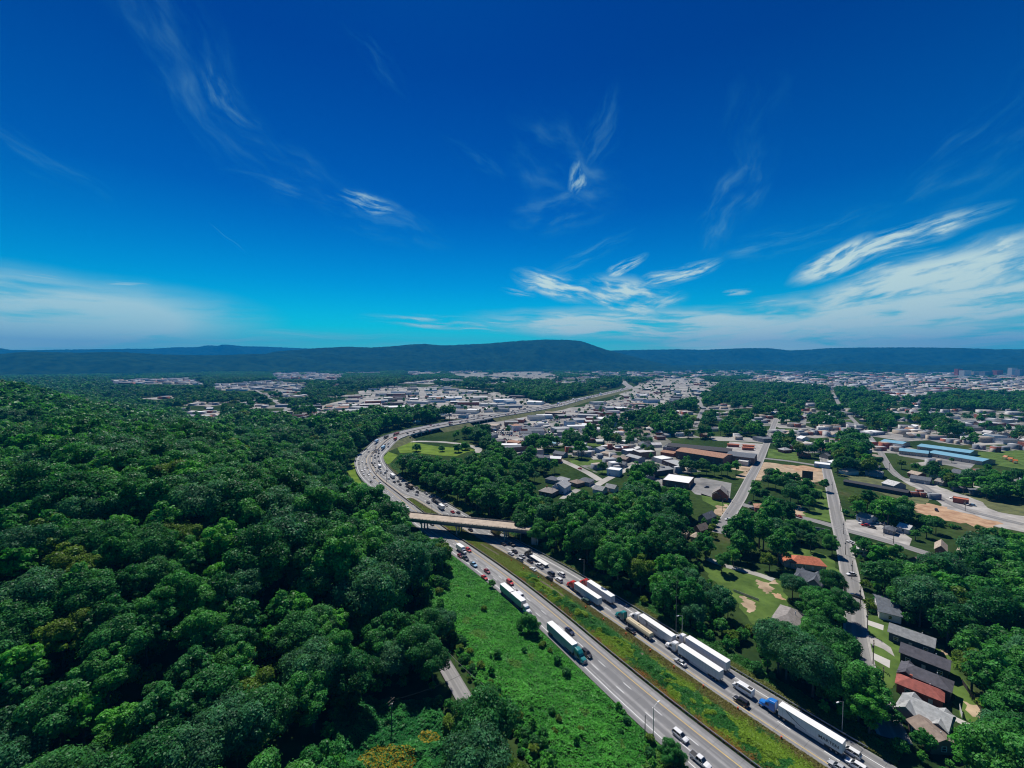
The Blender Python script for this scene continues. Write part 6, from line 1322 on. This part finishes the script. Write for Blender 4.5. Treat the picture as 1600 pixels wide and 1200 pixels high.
TOWNW = ['in the industrial district left of the straight', 'in the commercial strip right of the straight', 'along the pale town street', 'in the far town at the right', 'on the skyline of the far town', 'beyond the school', 'along the avenue at the right', 'in the far district at the left', 'in the far district', 'far off at the left', 'beyond the clearing', 'under the far left hills', 'at the foot of the central mountain', 'in the far plain', 'in the district above the straight', 'in the block left of the mill', 'in the block above the mill']
COUNT = [75, 85, 5, 62, 0, 16, 16, 20, 0, 10, 2, 0, 0, 0, 26, 4, 6]
BIG = [(16, 60), (14, 42), (10, 18), (20, 60), (0, 0), (14, 30), (14, 30), (20, 50), (0, 0), (20, 40), (14, 20), (0, 0), (0, 0), (0, 0), (18, 45), (14, 24), (12, 22)]
wallc = ['white', 'pale', 'grey', 'tan', 'brick', 'blue', 'pale', 'oldbrick']; n_b = 0
for zi, ((poly, d_), n, (b0, b1)) in enumerate(zip(TOWN, COUNT, BIG)):
    p_ = np.array(poly); k = 0; tries = 0
    while k < n and tries < 3000:
        tries += 1; u = random.uniform(p_[:, 0].min(), p_[:, 0].max()); v = random.uniform(p_[:, 1].min(), p_[:, 1].max())
        if not inpoly([u], [v], poly)[0]: continue
        q = G(u, v, 4.0); L = random.uniform(b0, b1); W = random.uniform(b0 * .7, b1 * .6); D, i_ = sdist([q[0]], [q[1]])
        if abs(D[0]) < 42 + max(L, W) * .75: continue
        if not free(q, (L + W) * .5): continue
        PLACED.append(q); k += 1; n_b += 1; a = random.choice((-.25, .1, .35)) + random.gauss(0, .04); c_, s_ = math.cos(a), math.sin(a); r_ = random.choice(('white', 'white', 'pale', 'lightgrey', 'lightgrey', 'grey', 'slate', 'tan', 'grey', 'slate', 'pale', 'rust', 'dark'))
        if zi == 14: r_ = random.choice(('rust', 'brown', 'rust', 'red', 'pale', 'grey'))
        lab = '%s roofed low block %s' % (r_.replace('lightgrey', 'light grey').replace('slate', 'slate grey'), TOWNW[zi]); e = random.uniform(4, 8)
        house((q[0] - c_ * L / 2, q[1] - s_ * L / 2), (q[0] + c_ * L / 2, q[1] + s_ * L / 2), W, e, random.uniform(.8, 2), random.choice(('flat', 'flat', 'gable')), r_, random.choice(wallc), lab, cat='building', name='town_building', group=lab.replace('block', 'blocks'), detail=0, z0=0)
print('town blocks', n_b)
# the remaining far town, one mass
def far_town():
    V = []; F = []; MI = []
    mats = [RF['white'], RF['pale'], WL_['grey'], WL_['tan'], RF['lightgrey'], WL_['brick']]
    for zi, n in ((3, 420), (4, 900), (8, 160), (9, 60), (11, 70), (12, 120), (13, 160), (0, 60), (1, 110), (14, 70), (7, 60), (6, 20)):
        poly = TOWN[zi][0]; p_ = np.array(poly); k = 0; t = 0
        while k < n and t < 20000:
            t += 1; u = random.uniform(p_[:, 0].min(), p_[:, 0].max()); v = random.uniform(p_[:, 1].min(), p_[:, 1].max())
            if not inpoly([u], [v], poly)[0]: continue
            q = G(u, v, 0); D, _i = sdist([q[0]], [q[1]]); dd = math.hypot(*q)
            if abs(D[0]) < 60 or dd > 9000: continue
            s = min(2.6, max(.5, dd / 2200)); L = random.uniform(14, 46) * s; W = random.uniform(10, 30) * s; h_ = random.uniform(4, 9) * (1 + .35 * (s > 1.4)); a = random.choice((-.25, .1, .35)); c_, s_ = math.cos(a), math.sin(a)
            if zi in (0, 1, 14, 6): L = random.uniform(5, 12); W = random.uniform(3, 8); h_ = random.uniform(2.4, 4)
            b_ = len(V)
            for z in (-.3, h_):
                for (x, y) in ((-L / 2, -W / 2), (L / 2, -W / 2), (L / 2, W / 2), (-L / 2, W / 2)): V.append((q[0] + c_ * x - s_ * y, q[1] + s_ * x + c_ * y, z))
            F += [(b_ + 4, b_ + 5, b_ + 6, b_ + 7), (b_, b_ + 1, b_ + 5, b_ + 4), (b_ + 1, b_ + 2, b_ + 6, b_ + 5), (b_ + 2, b_ + 3, b_ + 7, b_ + 6), (b_ + 3, b_, b_ + 4, b_ + 7)]
            wc = random.choice((1, 2, 3, 3, 5, 2)); MI += [random.choice((0, 1, 4, 4, 2, 2, 3)), wc, wc, wc, wc]; k += 1
    for q0, L0, W0, a, kind in LOTS:
        for j in range(random.randint(2, 6) if kind < 2 else random.randint(0, 2)):
            x0, y0 = random.uniform(-.38, .38) * L0, random.uniform(-.38, .38) * W0; c_, s_ = math.cos(a), math.sin(a); q = (q0[0] + c_ * x0 - s_ * y0, q0[1] + s_ * x0 + c_ * y0)
            L = random.uniform(.12, .42) * L0; W = random.uniform(.12, .3) * W0; h_ = random.uniform(3.5, 7); b_ = len(V)
            for z in (-.3, h_):
                for (x, y) in ((-L / 2, -W / 2), (L / 2, -W / 2), (L / 2, W / 2), (-L / 2, W / 2)): V.append((q[0] + c_ * x - s_ * y, q[1] + s_ * x + c_ * y, z))
            F += [(b_ + 4, b_ + 5, b_ + 6, b_ + 7), (b_, b_ + 1, b_ + 5, b_ + 4), (b_ + 1, b_ + 2, b_ + 6, b_ + 5), (b_ + 2, b_ + 3, b_ + 7, b_ + 6), (b_ + 3, b_, b_ + 4, b_ + 7)]
            wc = random.choice((1, 2, 3, 3, 5, 2)); MI += [random.choice((0, 1, 4, 4, 2, 2, 3)), wc, wc, wc, wc]
    o = link('far_town', np_mesh('far_town', np.array(V), np.array(F), mats, mi=MI)); tag(o, 'far buildings of the town spread over the valley floor', kind='stuff')
far_town()
def parked_mass():
    V = []; F = []; MI = []; mats = [paint('white'), paint('black'), paint('silver'), paint('red'), M_glass]
    for zi, n in ((0, 420), (1, 480), (3, 120), (6, 60), (5, 60), (14, 80)):
        poly = TOWN[zi][0]; p_ = np.array(poly); k = 0; t = 0
        while k < n and t < 20000:
            t += 1; u = random.uniform(p_[:, 0].min(), p_[:, 0].max()); v = random.uniform(p_[:, 1].min(), p_[:, 1].max())
            if not inpoly([u], [v], poly)[0]: continue
            q = G(u, v, 0); D, _i = sdist([q[0]], [q[1]])
            if abs(D[0]) < 45: continue
            a = random.choice((.1, 1.67)); c_, s_ = math.cos(a), math.sin(a); m_ = random.choice((0, 0, 1, 1, 2, 2, 3)); 
            for j in range(random.randint(2, 7)):
                for (x0, x1, y0, y1, z0, z1, mm) in ((-.9, .9, -2.2, 2.2, .25, .95, random.choice((0, 0, 1, 1, 2, 2, 3))), (-.75, .75, -1.4, .9, .95, 1.45, 4)):
                    b_ = len(V); ox = j * 2.8
                    for z in (z0, z1):
                        for (x, y) in ((x0 + ox, y0), (x1 + ox, y0), (x1 + ox, y1), (x0 + ox, y1)): V.append((q[0] + c_ * x - s_ * y, q[1] + s_ * x + c_ * y, z))
                    F += [(b_ + 4, b_ + 5, b_ + 6, b_ + 7), (b_, b_ + 1, b_ + 5, b_ + 4), (b_ + 1, b_ + 2, b_ + 6, b_ + 5), (b_ + 2, b_ + 3, b_ + 7, b_ + 6), (b_ + 3, b_, b_ + 4, b_ + 7)]; MI += [mm] * 5
            k += 1
    tag(link('parked_cars', np_mesh('parked_cars', np.array(V), np.array(F), mats, mi=MI)), 'crowds of parked cars on the lots of the town districts', kind='stuff')
parked_mass()
# taller blocks of the downtown at the right edge
for i, (u, v, w_, h_, c) in enumerate(((1500, 588, 40, 60, 'brick'), (1512, 589, 55, 50, 'pale'), (1528, 588, 70, 38, 'tan'), (1545, 589, 60, 42, 'grey'), (1562, 588, 50, 48, 'brick'), (1585, 587, 46, 66, 'pale'), (1598, 588, 50, 54, 'grey'))):
    p = G(u, v, 0); house((p[0] - w_ / 2, p[1]), (p[0] + w_ / 2, p[1]), w_ * .7, h_, .5, 'flat', 'grey', c, 'tall downtown block on the right skyline, %s in the cluster' % ('leftmost', 'second from left', 'third from left', 'middle', 'third from right', 'second from right', 'rightmost')[i], cat='tower block', name='office_building', detail=0, z0=0)
p = G(1300, 579.5, 0); house((p[0] - 220, p[1]), (p[0] + 220, p[1]), 120, 22, .5, 'flat', 'white', 'pale', 'very long white warehouse below the right hand mountains', cat='warehouse', name='warehouse', detail=0, z0=0)
p = G(204, 580, 0); t = empty('water_tower', (p[0], p[1], 0)); tag(t, 'white water tower standing out of the trees at the far left', 'tower'); mb = MB(); mb.tube([(0, 0, 0), (0, 0, 34)], [6, 4], 10); mb.build('shaft', M_white, t); mb = MB(); mb.tube([(0, 0, 33), (0, 0, 37), (0, 0, 45), (0, 0, 50)], [4, 12, 12, 3], 16); mb.build('tank', M_white, t)

# ------------------------------------------------------------------ poles, lamps, drums, boards
def lamp(u, v, h, arm, label, grp=None):
    p = GT(u, v) if v > 0 else None; r = empty('street_lamp', p, 0); tag(r, label, 'street lamp', grp)
    mb = MB(); mb.tube([(0, 0, -.5), (0, 0, h * .5), (0, 0, h)], [.14, .115, .08], 8); mb.build('pole', M_steel, r)
    mb = MB(); mb.tube([(0, 0, h - .1), (arm[0] * .5, arm[1] * .5, h + .35), (arm[0], arm[1], h + .5)], .055, 6); mb.build('arm', M_steel, r)
    mb = MB(); ax, ay = arm; n = math.hypot(ax, ay); ux, uy = ax / n, ay / n; q = [(-.2, -.16), (.75, -.13), (.75, .13), (-.2, .16)]
    mb.loft([[(ax + ux * a - uy * b_, ay + uy * a + ux * b_, h + z) for a, b_ in q] for z in (.42, .60)]); hd = mb.build('lamp_head', M_white, r)
    mb = MB(); mb.loft([[(ax + ux * a * .8 - uy * b_ * .8, ay + uy * a * .8 + ux * b_ * .8, h + z) for a, b_ in q] for z in (.37, .42)]); mb.build('lens', M_lampw, hd)
lamp(1020.5, 1160, 10.5, (1.6, 1.2), 'street lamp beside the kudzu at the lower centre, arm over the oncoming lanes')
lamp(1065.5, 999, 9.5, (-1.9, -.8), 'street lamp at the guardrail beside the lorry with the dark emblem'); lamp(912.5, 900, 8.5, (-2.0, -.6), 'street lamp at the wood edge above the first white trailers'); lamp(1315.5, 1148, 10, (-2.0, -.7), 'street lamp at the guardrail beside the MARTEN trailer'); lamp(813, 846, 8, (-2.0, -.5), 'street lamp at the right end of the overpass')
def pole(u, v, h, label, cross=True, name='utility_pole', grp=None, mat=None):
    p = GT(u, v); r = empty(name, p, 1.0); tag(r, label, 'pole', grp); mb = MB(); mb.tube([(0, 0, -.6), (0, 0, h)], [.16, .10], 8); mb.build('mast', mat or M_wood, r)
    if cross: mb = MB(); mb.box(-1.2, 1.2, -.07, .07, h - .9, h - .75); mb.box(-.9, .9, -.06, .06, h - 1.9, h - 1.78); mb.build('crossarm', mat or M_wood, r); mb = MB(); mb.cyl((.3, .25, h - 2.6), (0, 0, 1), .25, .9, 10); mb.build('transformer', M_steel, r)
    return p, h
pole(1007.5, 1162, 8.5, 'thin dark pole with a white box at its foot by the kudzu lamp', False, 'slim_pole', mat=M_dsteel)
sp_ = pole(1056, 1000, 27, 'very tall dark mast at the guardrail edge of the inner wood', False, 'tall_mast', mat=M_dsteel)
UP = [(1364, 1040, 'on the long street beside the pale driveway'), (1355, 990, 'on the long street opposite the slate blue house'), (1379, 1086, 'on the long street beside the pale grey house'), (1344, 948, 'on the long street by the small front lawns'), (1318, 836, 'at the corner of the long and side streets'), (1321, 868, 'on the long street above the flat roofed corner building'), (1313, 800, 'on the long street above the side street corner'), (1331, 905, 'on the long street, between the side street and the front lawns'), (1396, 850, 'on the side street beside the brown gabled house'), (1381, 838, 'on the side street by the roadside lot'), (1137, 782, 'at the crossing before the church hall'), (1129, 800, 'at the bare corner below the crossing'), (1224, 810, 'on the side street beside the bungalow'), (1300, 770, 'on the long street near the black billboard'), (1508, 800, 'on the gravel lot'), (1390, 735, 'beside the school street')]
for u, v, wh in UP: pole(u, v, 9.5, 'wooden utility pole ' + wh)
lp = pole(612, 1143, 10, 'dark utility pole at the weeds near the bottom edge, carrying a sagging cable')
pole(795, 688, 17, 'tall thin mast in the commercial strip, left of a pair', False, 'tall_mast', mat=M_dsteel); pole(817, 683, 24, 'tall thin mast in the commercial strip, right of a pair', False, 'tall_mast', mat=M_dsteel); pole(645, 700, 20, 'tall thin light mast on the ramp lawn by the bridge', False, 'tall_mast', mat=M_dsteel); pole(604, 752, 18, 'tall thin light mast beside the barrier on the bend', False, 'tall_mast', mat=M_dsteel); pole(675, 808, 12, 'slim light mast rising behind the overpass railing', False, 'tall_mast', mat=M_dsteel)
# sagging cable to the right
a = Vector(lp[0]) + Vector((0, 0, 9.2)); b_ = Vector(GT(715, 1095)) + Vector((6, 3, 9)); mb = MB(); mb.tube([a.lerp(b_, t) + Vector((0, 0, -5.0 * t * (1 - t))) for t in np.linspace(0, 1, 14)], .04, 4); tag(mb.build('cable', M_black), 'sagging dark cable from the utility pole to the lane', 'cable')
# cable stretched above the kudzu edge
pts = [Vector(GT(u, v)) + Vector((0, 0, 2.4)) for u, v in ((694, 1022), (712, 1042), (735, 1064), (757, 1082))]; mb = MB(); mb.tube(pts, .05, 4)
f_ = mb.build('fence_wire', M_steel); tag(f_, 'thin pale wire fence line along the hill lane above the kudzu', 'fence')
for p_ in pts: mb = MB(); mb.tube([p_ - f_.location - Vector((0, 0, 2.9)), p_ - f_.location], .06, 5); mb.build('post', M_steel, f_)
DR = [(1153, 1110, 'nearest the black car beside the white van'), (1221, 1156, 'beside the rear of the MARTEN trailer'), (1099, 1075, 'beside the front of the plain white lorries'), (1053, 1045, 'opposite the silver car'), (1016, 1019, 'just behind the cream trailer'), (978, 993, 'beside the black car by the cream trailer'), (943, 970, 'between the cream trailer and the red lorry'), (915, 951, 'below the dark green car'), (862, 917, 'opposite the white cars'), (841, 904, 'below the navy car'), (818, 890, 'below the white car'), (799, 877, 'below the silver minivan')]
base_d = None
for u, v, wh in DR:
    p = G(u, v, 0)
    if base_d is None:
        base_d = d = empty('traffic_drum'); mb = MB(); mb.tube([(0, 0, .06), (0, 0, .5), (0, 0, 1.05)], [.30, .27, .22], 14); mb.build('barrel', M_orange, d); mb = MB(); mb.cyl((0, 0, .04), (0, 0, 1), .42, .08, 14); mb.build('base', M_black, d)
        for z in (.35, .75): mb = MB(); mb.tube([(0, 0, z), (0, 0, z + .16)], [.287 - z * .07 + .01, .275 - z * .07 + .01], 14); mb.build('band', M_white, d)
    else: d = copy_tree(base_d)
    d.location = (p[0], p[1], .03); tag(d, 'orange traffic drum at the median edge ' + wh, 'traffic drum', 'traffic drums along the median')
# black backed billboard
a_ = G(1253, 751, 0); b_ = G(1270, 753, 0); r = empty('billboard', (*((a_ + b_) / 2), 0), math.atan2(*(b_ - a_)[::-1])); tag(r, 'tall black billboard seen from behind at the edge of the cleared lot', 'billboard'); L = float(np.linalg.norm(b_ - a_))
mb = MB(); mb.box(-L / 2, L / 2, -.2, .2, 1.5, 9.5); mb.build('panel', M_black, r)
for x in (-L / 3, L / 3): mb = MB(); mb.box(x - .15, x + .15, .25, .55, -.3, 9.0); mb.build('leg', M_dsteel, r)
# mural wall on the side street
a_ = G(1258, 830, 0); b_ = G(1296, 836, 0); L = float(np.linalg.norm(b_ - a_)); r = empty('mural_wall', (*((a_ + b_) / 2), 0), math.atan2(*(b_ - a_)[::-1])); tag(r, 'long grey wall painted with blue and white swirls beside the side street', 'wall')
mb = MB(); mb.box(-L / 2, L / 2, -.2, .2, -.2, 3.6); mb.build('panel', pm('mural_ground', (.17, .175, .2), .9, .4, .5), r)
mu = pm('mural_blue', (.10, .17, .42), .8, .3, .6); mw = pm('mural_pale', (.5, .5, .52), .8, .3, .6)
def disc(cx, cz, rx, rz_, m_): q = MB(); q.add([(cx + rx * math.cos(t), -.215, cz + rz_ * math.sin(t)) for t in np.linspace(0, 6.283, 20, endpoint=False)], [tuple(range(20))]); q.build('painting', m_, r)
disc(-L * .30, 1.9, 2.2, 1.5, mu)
for k in range(5): q = MB(); pts = [(-L * .12 + k * L * .12 + .7 * math.sin(t * 2 + k), -.212, 1.7 + 1.0 * math.cos(t)) for t in np.linspace(0, 4.6, 14)]; q.add([(x, y, z - .14) for x, y, z in pts] + [(x, y, z + .16) for x, y, z in pts], [(i, i + 1, i + 15, i + 14) for i in range(13)]); q.build('painting', mw if k % 2 else mu, r)
# garden fences of the row, black railway shed
def fence(pa, pb, h, mat, label):
    a_, b_ = G(*pa, 0), G(*pb, 0); L = float(np.linalg.norm(b_ - a_)); r = empty('fence', (*a_, 0), math.atan2(*(b_ - a_)[::-1])); tag(r, label, 'fence'); mb = MB()
    for x in np.arange(0, L, .22): mb.box(x, x + .18, -.02, .02, .05, h)
    mb.build('boards', mat, r)
    for x in np.linspace(0, L, max(2, int(L / 2.6))): mb = MB(); mb.box(x - .06, x + .06, .03, .14, -.2, h + .05); mb.build('post', mat, r)
fence((1503, 1068), (1545, 1128), 1.6, pm('fence_dark', (.05, .04, .035), .9, .3, 1), 'dark board fence along the rear lawns of the row, lower part'); fence((1490, 1020), (1497, 1034), 1.6, MATS['fence_dark'], 'short dark board fence behind the black walled house'); fence((1499, 1108), (1503, 1122), 1.7, M_trim, 'short white fence at the rear of the brick house'); fence((1146, 924), (1185, 939), 1.1, pm('fence_pale', (.5, .5, .46), .8, .1, 1), 'pale garden fence across the lawn with the broad tree shadow')
hpx((1318, 752), (1418, 770), 9, 3.2, .6, 'gable', 'black', 'black', 'long black roofed railway shed beside the grassy bank', cat='shed', name='railway_shed', detail=0)
# orange play equipment on the school field
for i, (u, v) in enumerate(((1572, 718), (1579, 721), (1586, 724))):
    p = G(u, v, 0); r = empty('play_frame', (*p, 0), .4 * i); tag(r, 'orange climbing frame on the school field, %s of three' % ('left', 'middle', 'right')[i], 'climbing frame')
    for x in (-2, 2):
        for y in (-1.5, 1.5): mb = MB(); mb.tube([(x, y, 0), (x, y, 3)], .12, 6); mb.build('post', M_orange, r)
    mb = MB(); mb.box(-2.1, 2.1, -1.6, 1.6, 1.4, 1.6); mb.build('platform', paint('orange'), r); mb = MB(); mb.loft([[(-2.3, y, 3), (0, y, 4.4), (2.3, y, 3), (2.3, y, 3.12), (0, y, 4.55), (-2.3, y, 3.12)] for y in (-1.8, 1.8)]); mb.build('roof', paint('orange'), r); mb = MB(); mb.loft([[(2.1, -.5, 1.5), (2.1, .5, 1.5), (2.1, .5, 1.6), (2.1, -.5, 1.6)], [(5.2, -.5, .2), (5.2, .5, .2), (5.2, .5, .3), (5.2, -.5, .3)]]); mb.build('slide', paint('yellow'), r)

# ------------------------------------------------------------------ mountains
HILLM = bpy.data.materials.new('mountain_forest'); HILLM.use_nodes = True
def hillmat():
    t = HILLM.node_tree; p = t.nodes['Principled BSDF']; p.inputs['Roughness'].default_value = 1; p.inputs['Specular IOR Level'].default_value = 0; g = t.nodes.new('ShaderNodeNewGeometry'); n = t.nodes.new('ShaderNodeTexNoise'); n.inputs['Scale'].default_value = .012; n.inputs['Detail'].default_value = 10; n.inputs['Roughness'].default_value = .7; t.links.new(g.outputs['Position'], n.inputs['Vector'])
    r = t.nodes.new('ShaderNodeValToRGB'); t.links.new(n.outputs[0], r.inputs[0]); r.color_ramp.elements[0].position = .3; r.color_ramp.elements[0].color = (.003, .012, .009, 1); r.color_ramp.elements[1].position = .7; r.color_ramp.elements[1].color = (.026, .066, .028, 1); t.links.new(r.outputs[0], p.inputs['Base Color'])
hillmat()
def ridge(name, prof, dist_, depth, seed, label=None, base_v=580):
    """a mountain range whose skyline passes through photo pixels at about the given distance"""
    g_ = np.random.default_rng(seed); us = np.arange(prof[0][0], prof[-1][0] + .1, 3.0); vv_ = np.interp(us, [p[0] for p in prof], [p[1] for p in prof]); vv_ = np.convolve(np.pad(vv_, 2, 'edge'), [.1, .2, .4, .2, .1], 'valid') + g_.normal(0, .16, len(us))
    n = len(us); m_ = 40; V = []; ph = g_.uniform(0, 6.28, (12, 2)); fr = g_.uniform(.6, 3.0, 12) / 900; an = g_.uniform(0, 3.14, 12)
    def nzf(x, y):
        s = 0
        for k in range(12): s = s + np.sin((x * math.cos(an[k]) + y * math.sin(an[k])) * 6.28 * fr[k] + ph[k, 0]) * (.0009 / fr[k])
        return s / 5
    for j in range(m_):
        f = j / (m_ - 1) * 2 - 1; s = 1 - abs(f) ** 1.25 if f < 0 else 1 - f ** 2
        for u, v in zip(us, vv_):
            d = ray(u, v); hd = math.hypot(d[0], d[1]); Dm = dist_; tz = CAMH + d[2] / hd * Dm; R_d = Dm + f * depth; x, y = d[0] / hd * R_d, d[1] / hd * R_d
            ero = nzf(x, y) * 1.0; prof_s = s + .50 * ero * s * (1 - s) * 2.2; V.append((x, y, max(-5, tz * prof_s) if f != 0 else tz))
    i, j = np.meshgrid(np.arange(n - 1), np.arange(m_ - 1)); F = np.c_[(j * n + i).ravel(), (j * n + i + 1).ravel(), ((j + 1) * n + i + 1).ravel(), ((j + 1) * n + i).ravel()]
    me = np_mesh(name, np.array(V), F, HILLM); me.polygons.foreach_set('use_smooth', [True] * len(me.polygons)); o = link(name, me); o['kind'] = 'structure'
    if label: o['label'] = label
ridge('mountains', [(-260, 546), (0, 543.5), (15, 546.5), (50, 547), (100, 546), (200, 545), (240, 544.5), (280, 542), (305, 542.5), (320, 540), (331, 539), (338, 541), (346, 538), (360, 538.5), (380, 541), (400, 541), (450, 543), (520, 546), (620, 548), (700, 552)], 12500, 2200, 1)
ridge('mountains', [(860, 560), (950, 547.5), (1000, 546.5), (1060, 545.5), (1100, 546.5), (1130, 545), (1175, 543.5), (1205, 544), (1235, 547.5), (1262, 546), (1300, 543.5), (1350, 542.8), (1420, 542.5), (1500, 543.5), (1560, 545.5), (1610, 545.5), (1760, 547), (1900, 550)], 9800, 1900, 2)
ridge('mountains', [(380, 562), (430, 549), (470, 546), (500, 543.5), (540, 541.5), (580, 543), (610, 541), (640, 538), (665, 537), (690, 539.5), (730, 538), (760, 536.5), (790, 534), (815, 532), (850, 530.5), (885, 530.5), (905, 532), (918, 535.5), (932, 541), (950, 547), (975, 553), (1005, 561), (1040, 569), (1075, 575)], 6800, 1500, 3)
ridge('hills', [(-300, 556), (-60, 553), (0, 553), (25, 550.5), (50, 549), (80, 550), (120, 551), (180, 549.5), (215, 551.5), (260, 554), (330, 555), (400, 553), (440, 552.5), (480, 556.5), (520, 559.5), (560, 558), (600, 560), (650, 564), (700, 570)], 6100, 1000, 4)
ridge('hills', [(600, 572), (660, 568), (760, 566), (900, 569), (1060, 571), (1150, 568.5), (1250, 570), (1340, 567.5), (1440, 571), (1540, 569), (1640, 571), (1750, 574)], 6900, 500, 5)

# ------------------------------------------------------------------ air
HAZE = True
if HAZE:
    mb = MB(); mb.box(-16000, 16000, -1500, 15500, -80, 900); hm = bpy.data.materials.new('air_haze'); hm.use_nodes = True; t = hm.node_tree; t.nodes.clear()
    pv = t.nodes.new('ShaderNodeVolumePrincipled'); pv.inputs['Color'].default_value = (.006, .40, 1.0, 1); pv.inputs['Density'].default_value = 8.0e-5; pv.inputs['Anisotropy'].default_value = .0
    ou = t.nodes.new('ShaderNodeOutputMaterial'); t.links.new(pv.outputs[0], ou.inputs['Volume']); hz = mb.build('haze', hm); tag(hz, kind='stuff')
for o in list(C.objects):
    if o.location.z < -400: bpy.data.objects.remove(o)
print('objects', len(C.objects))
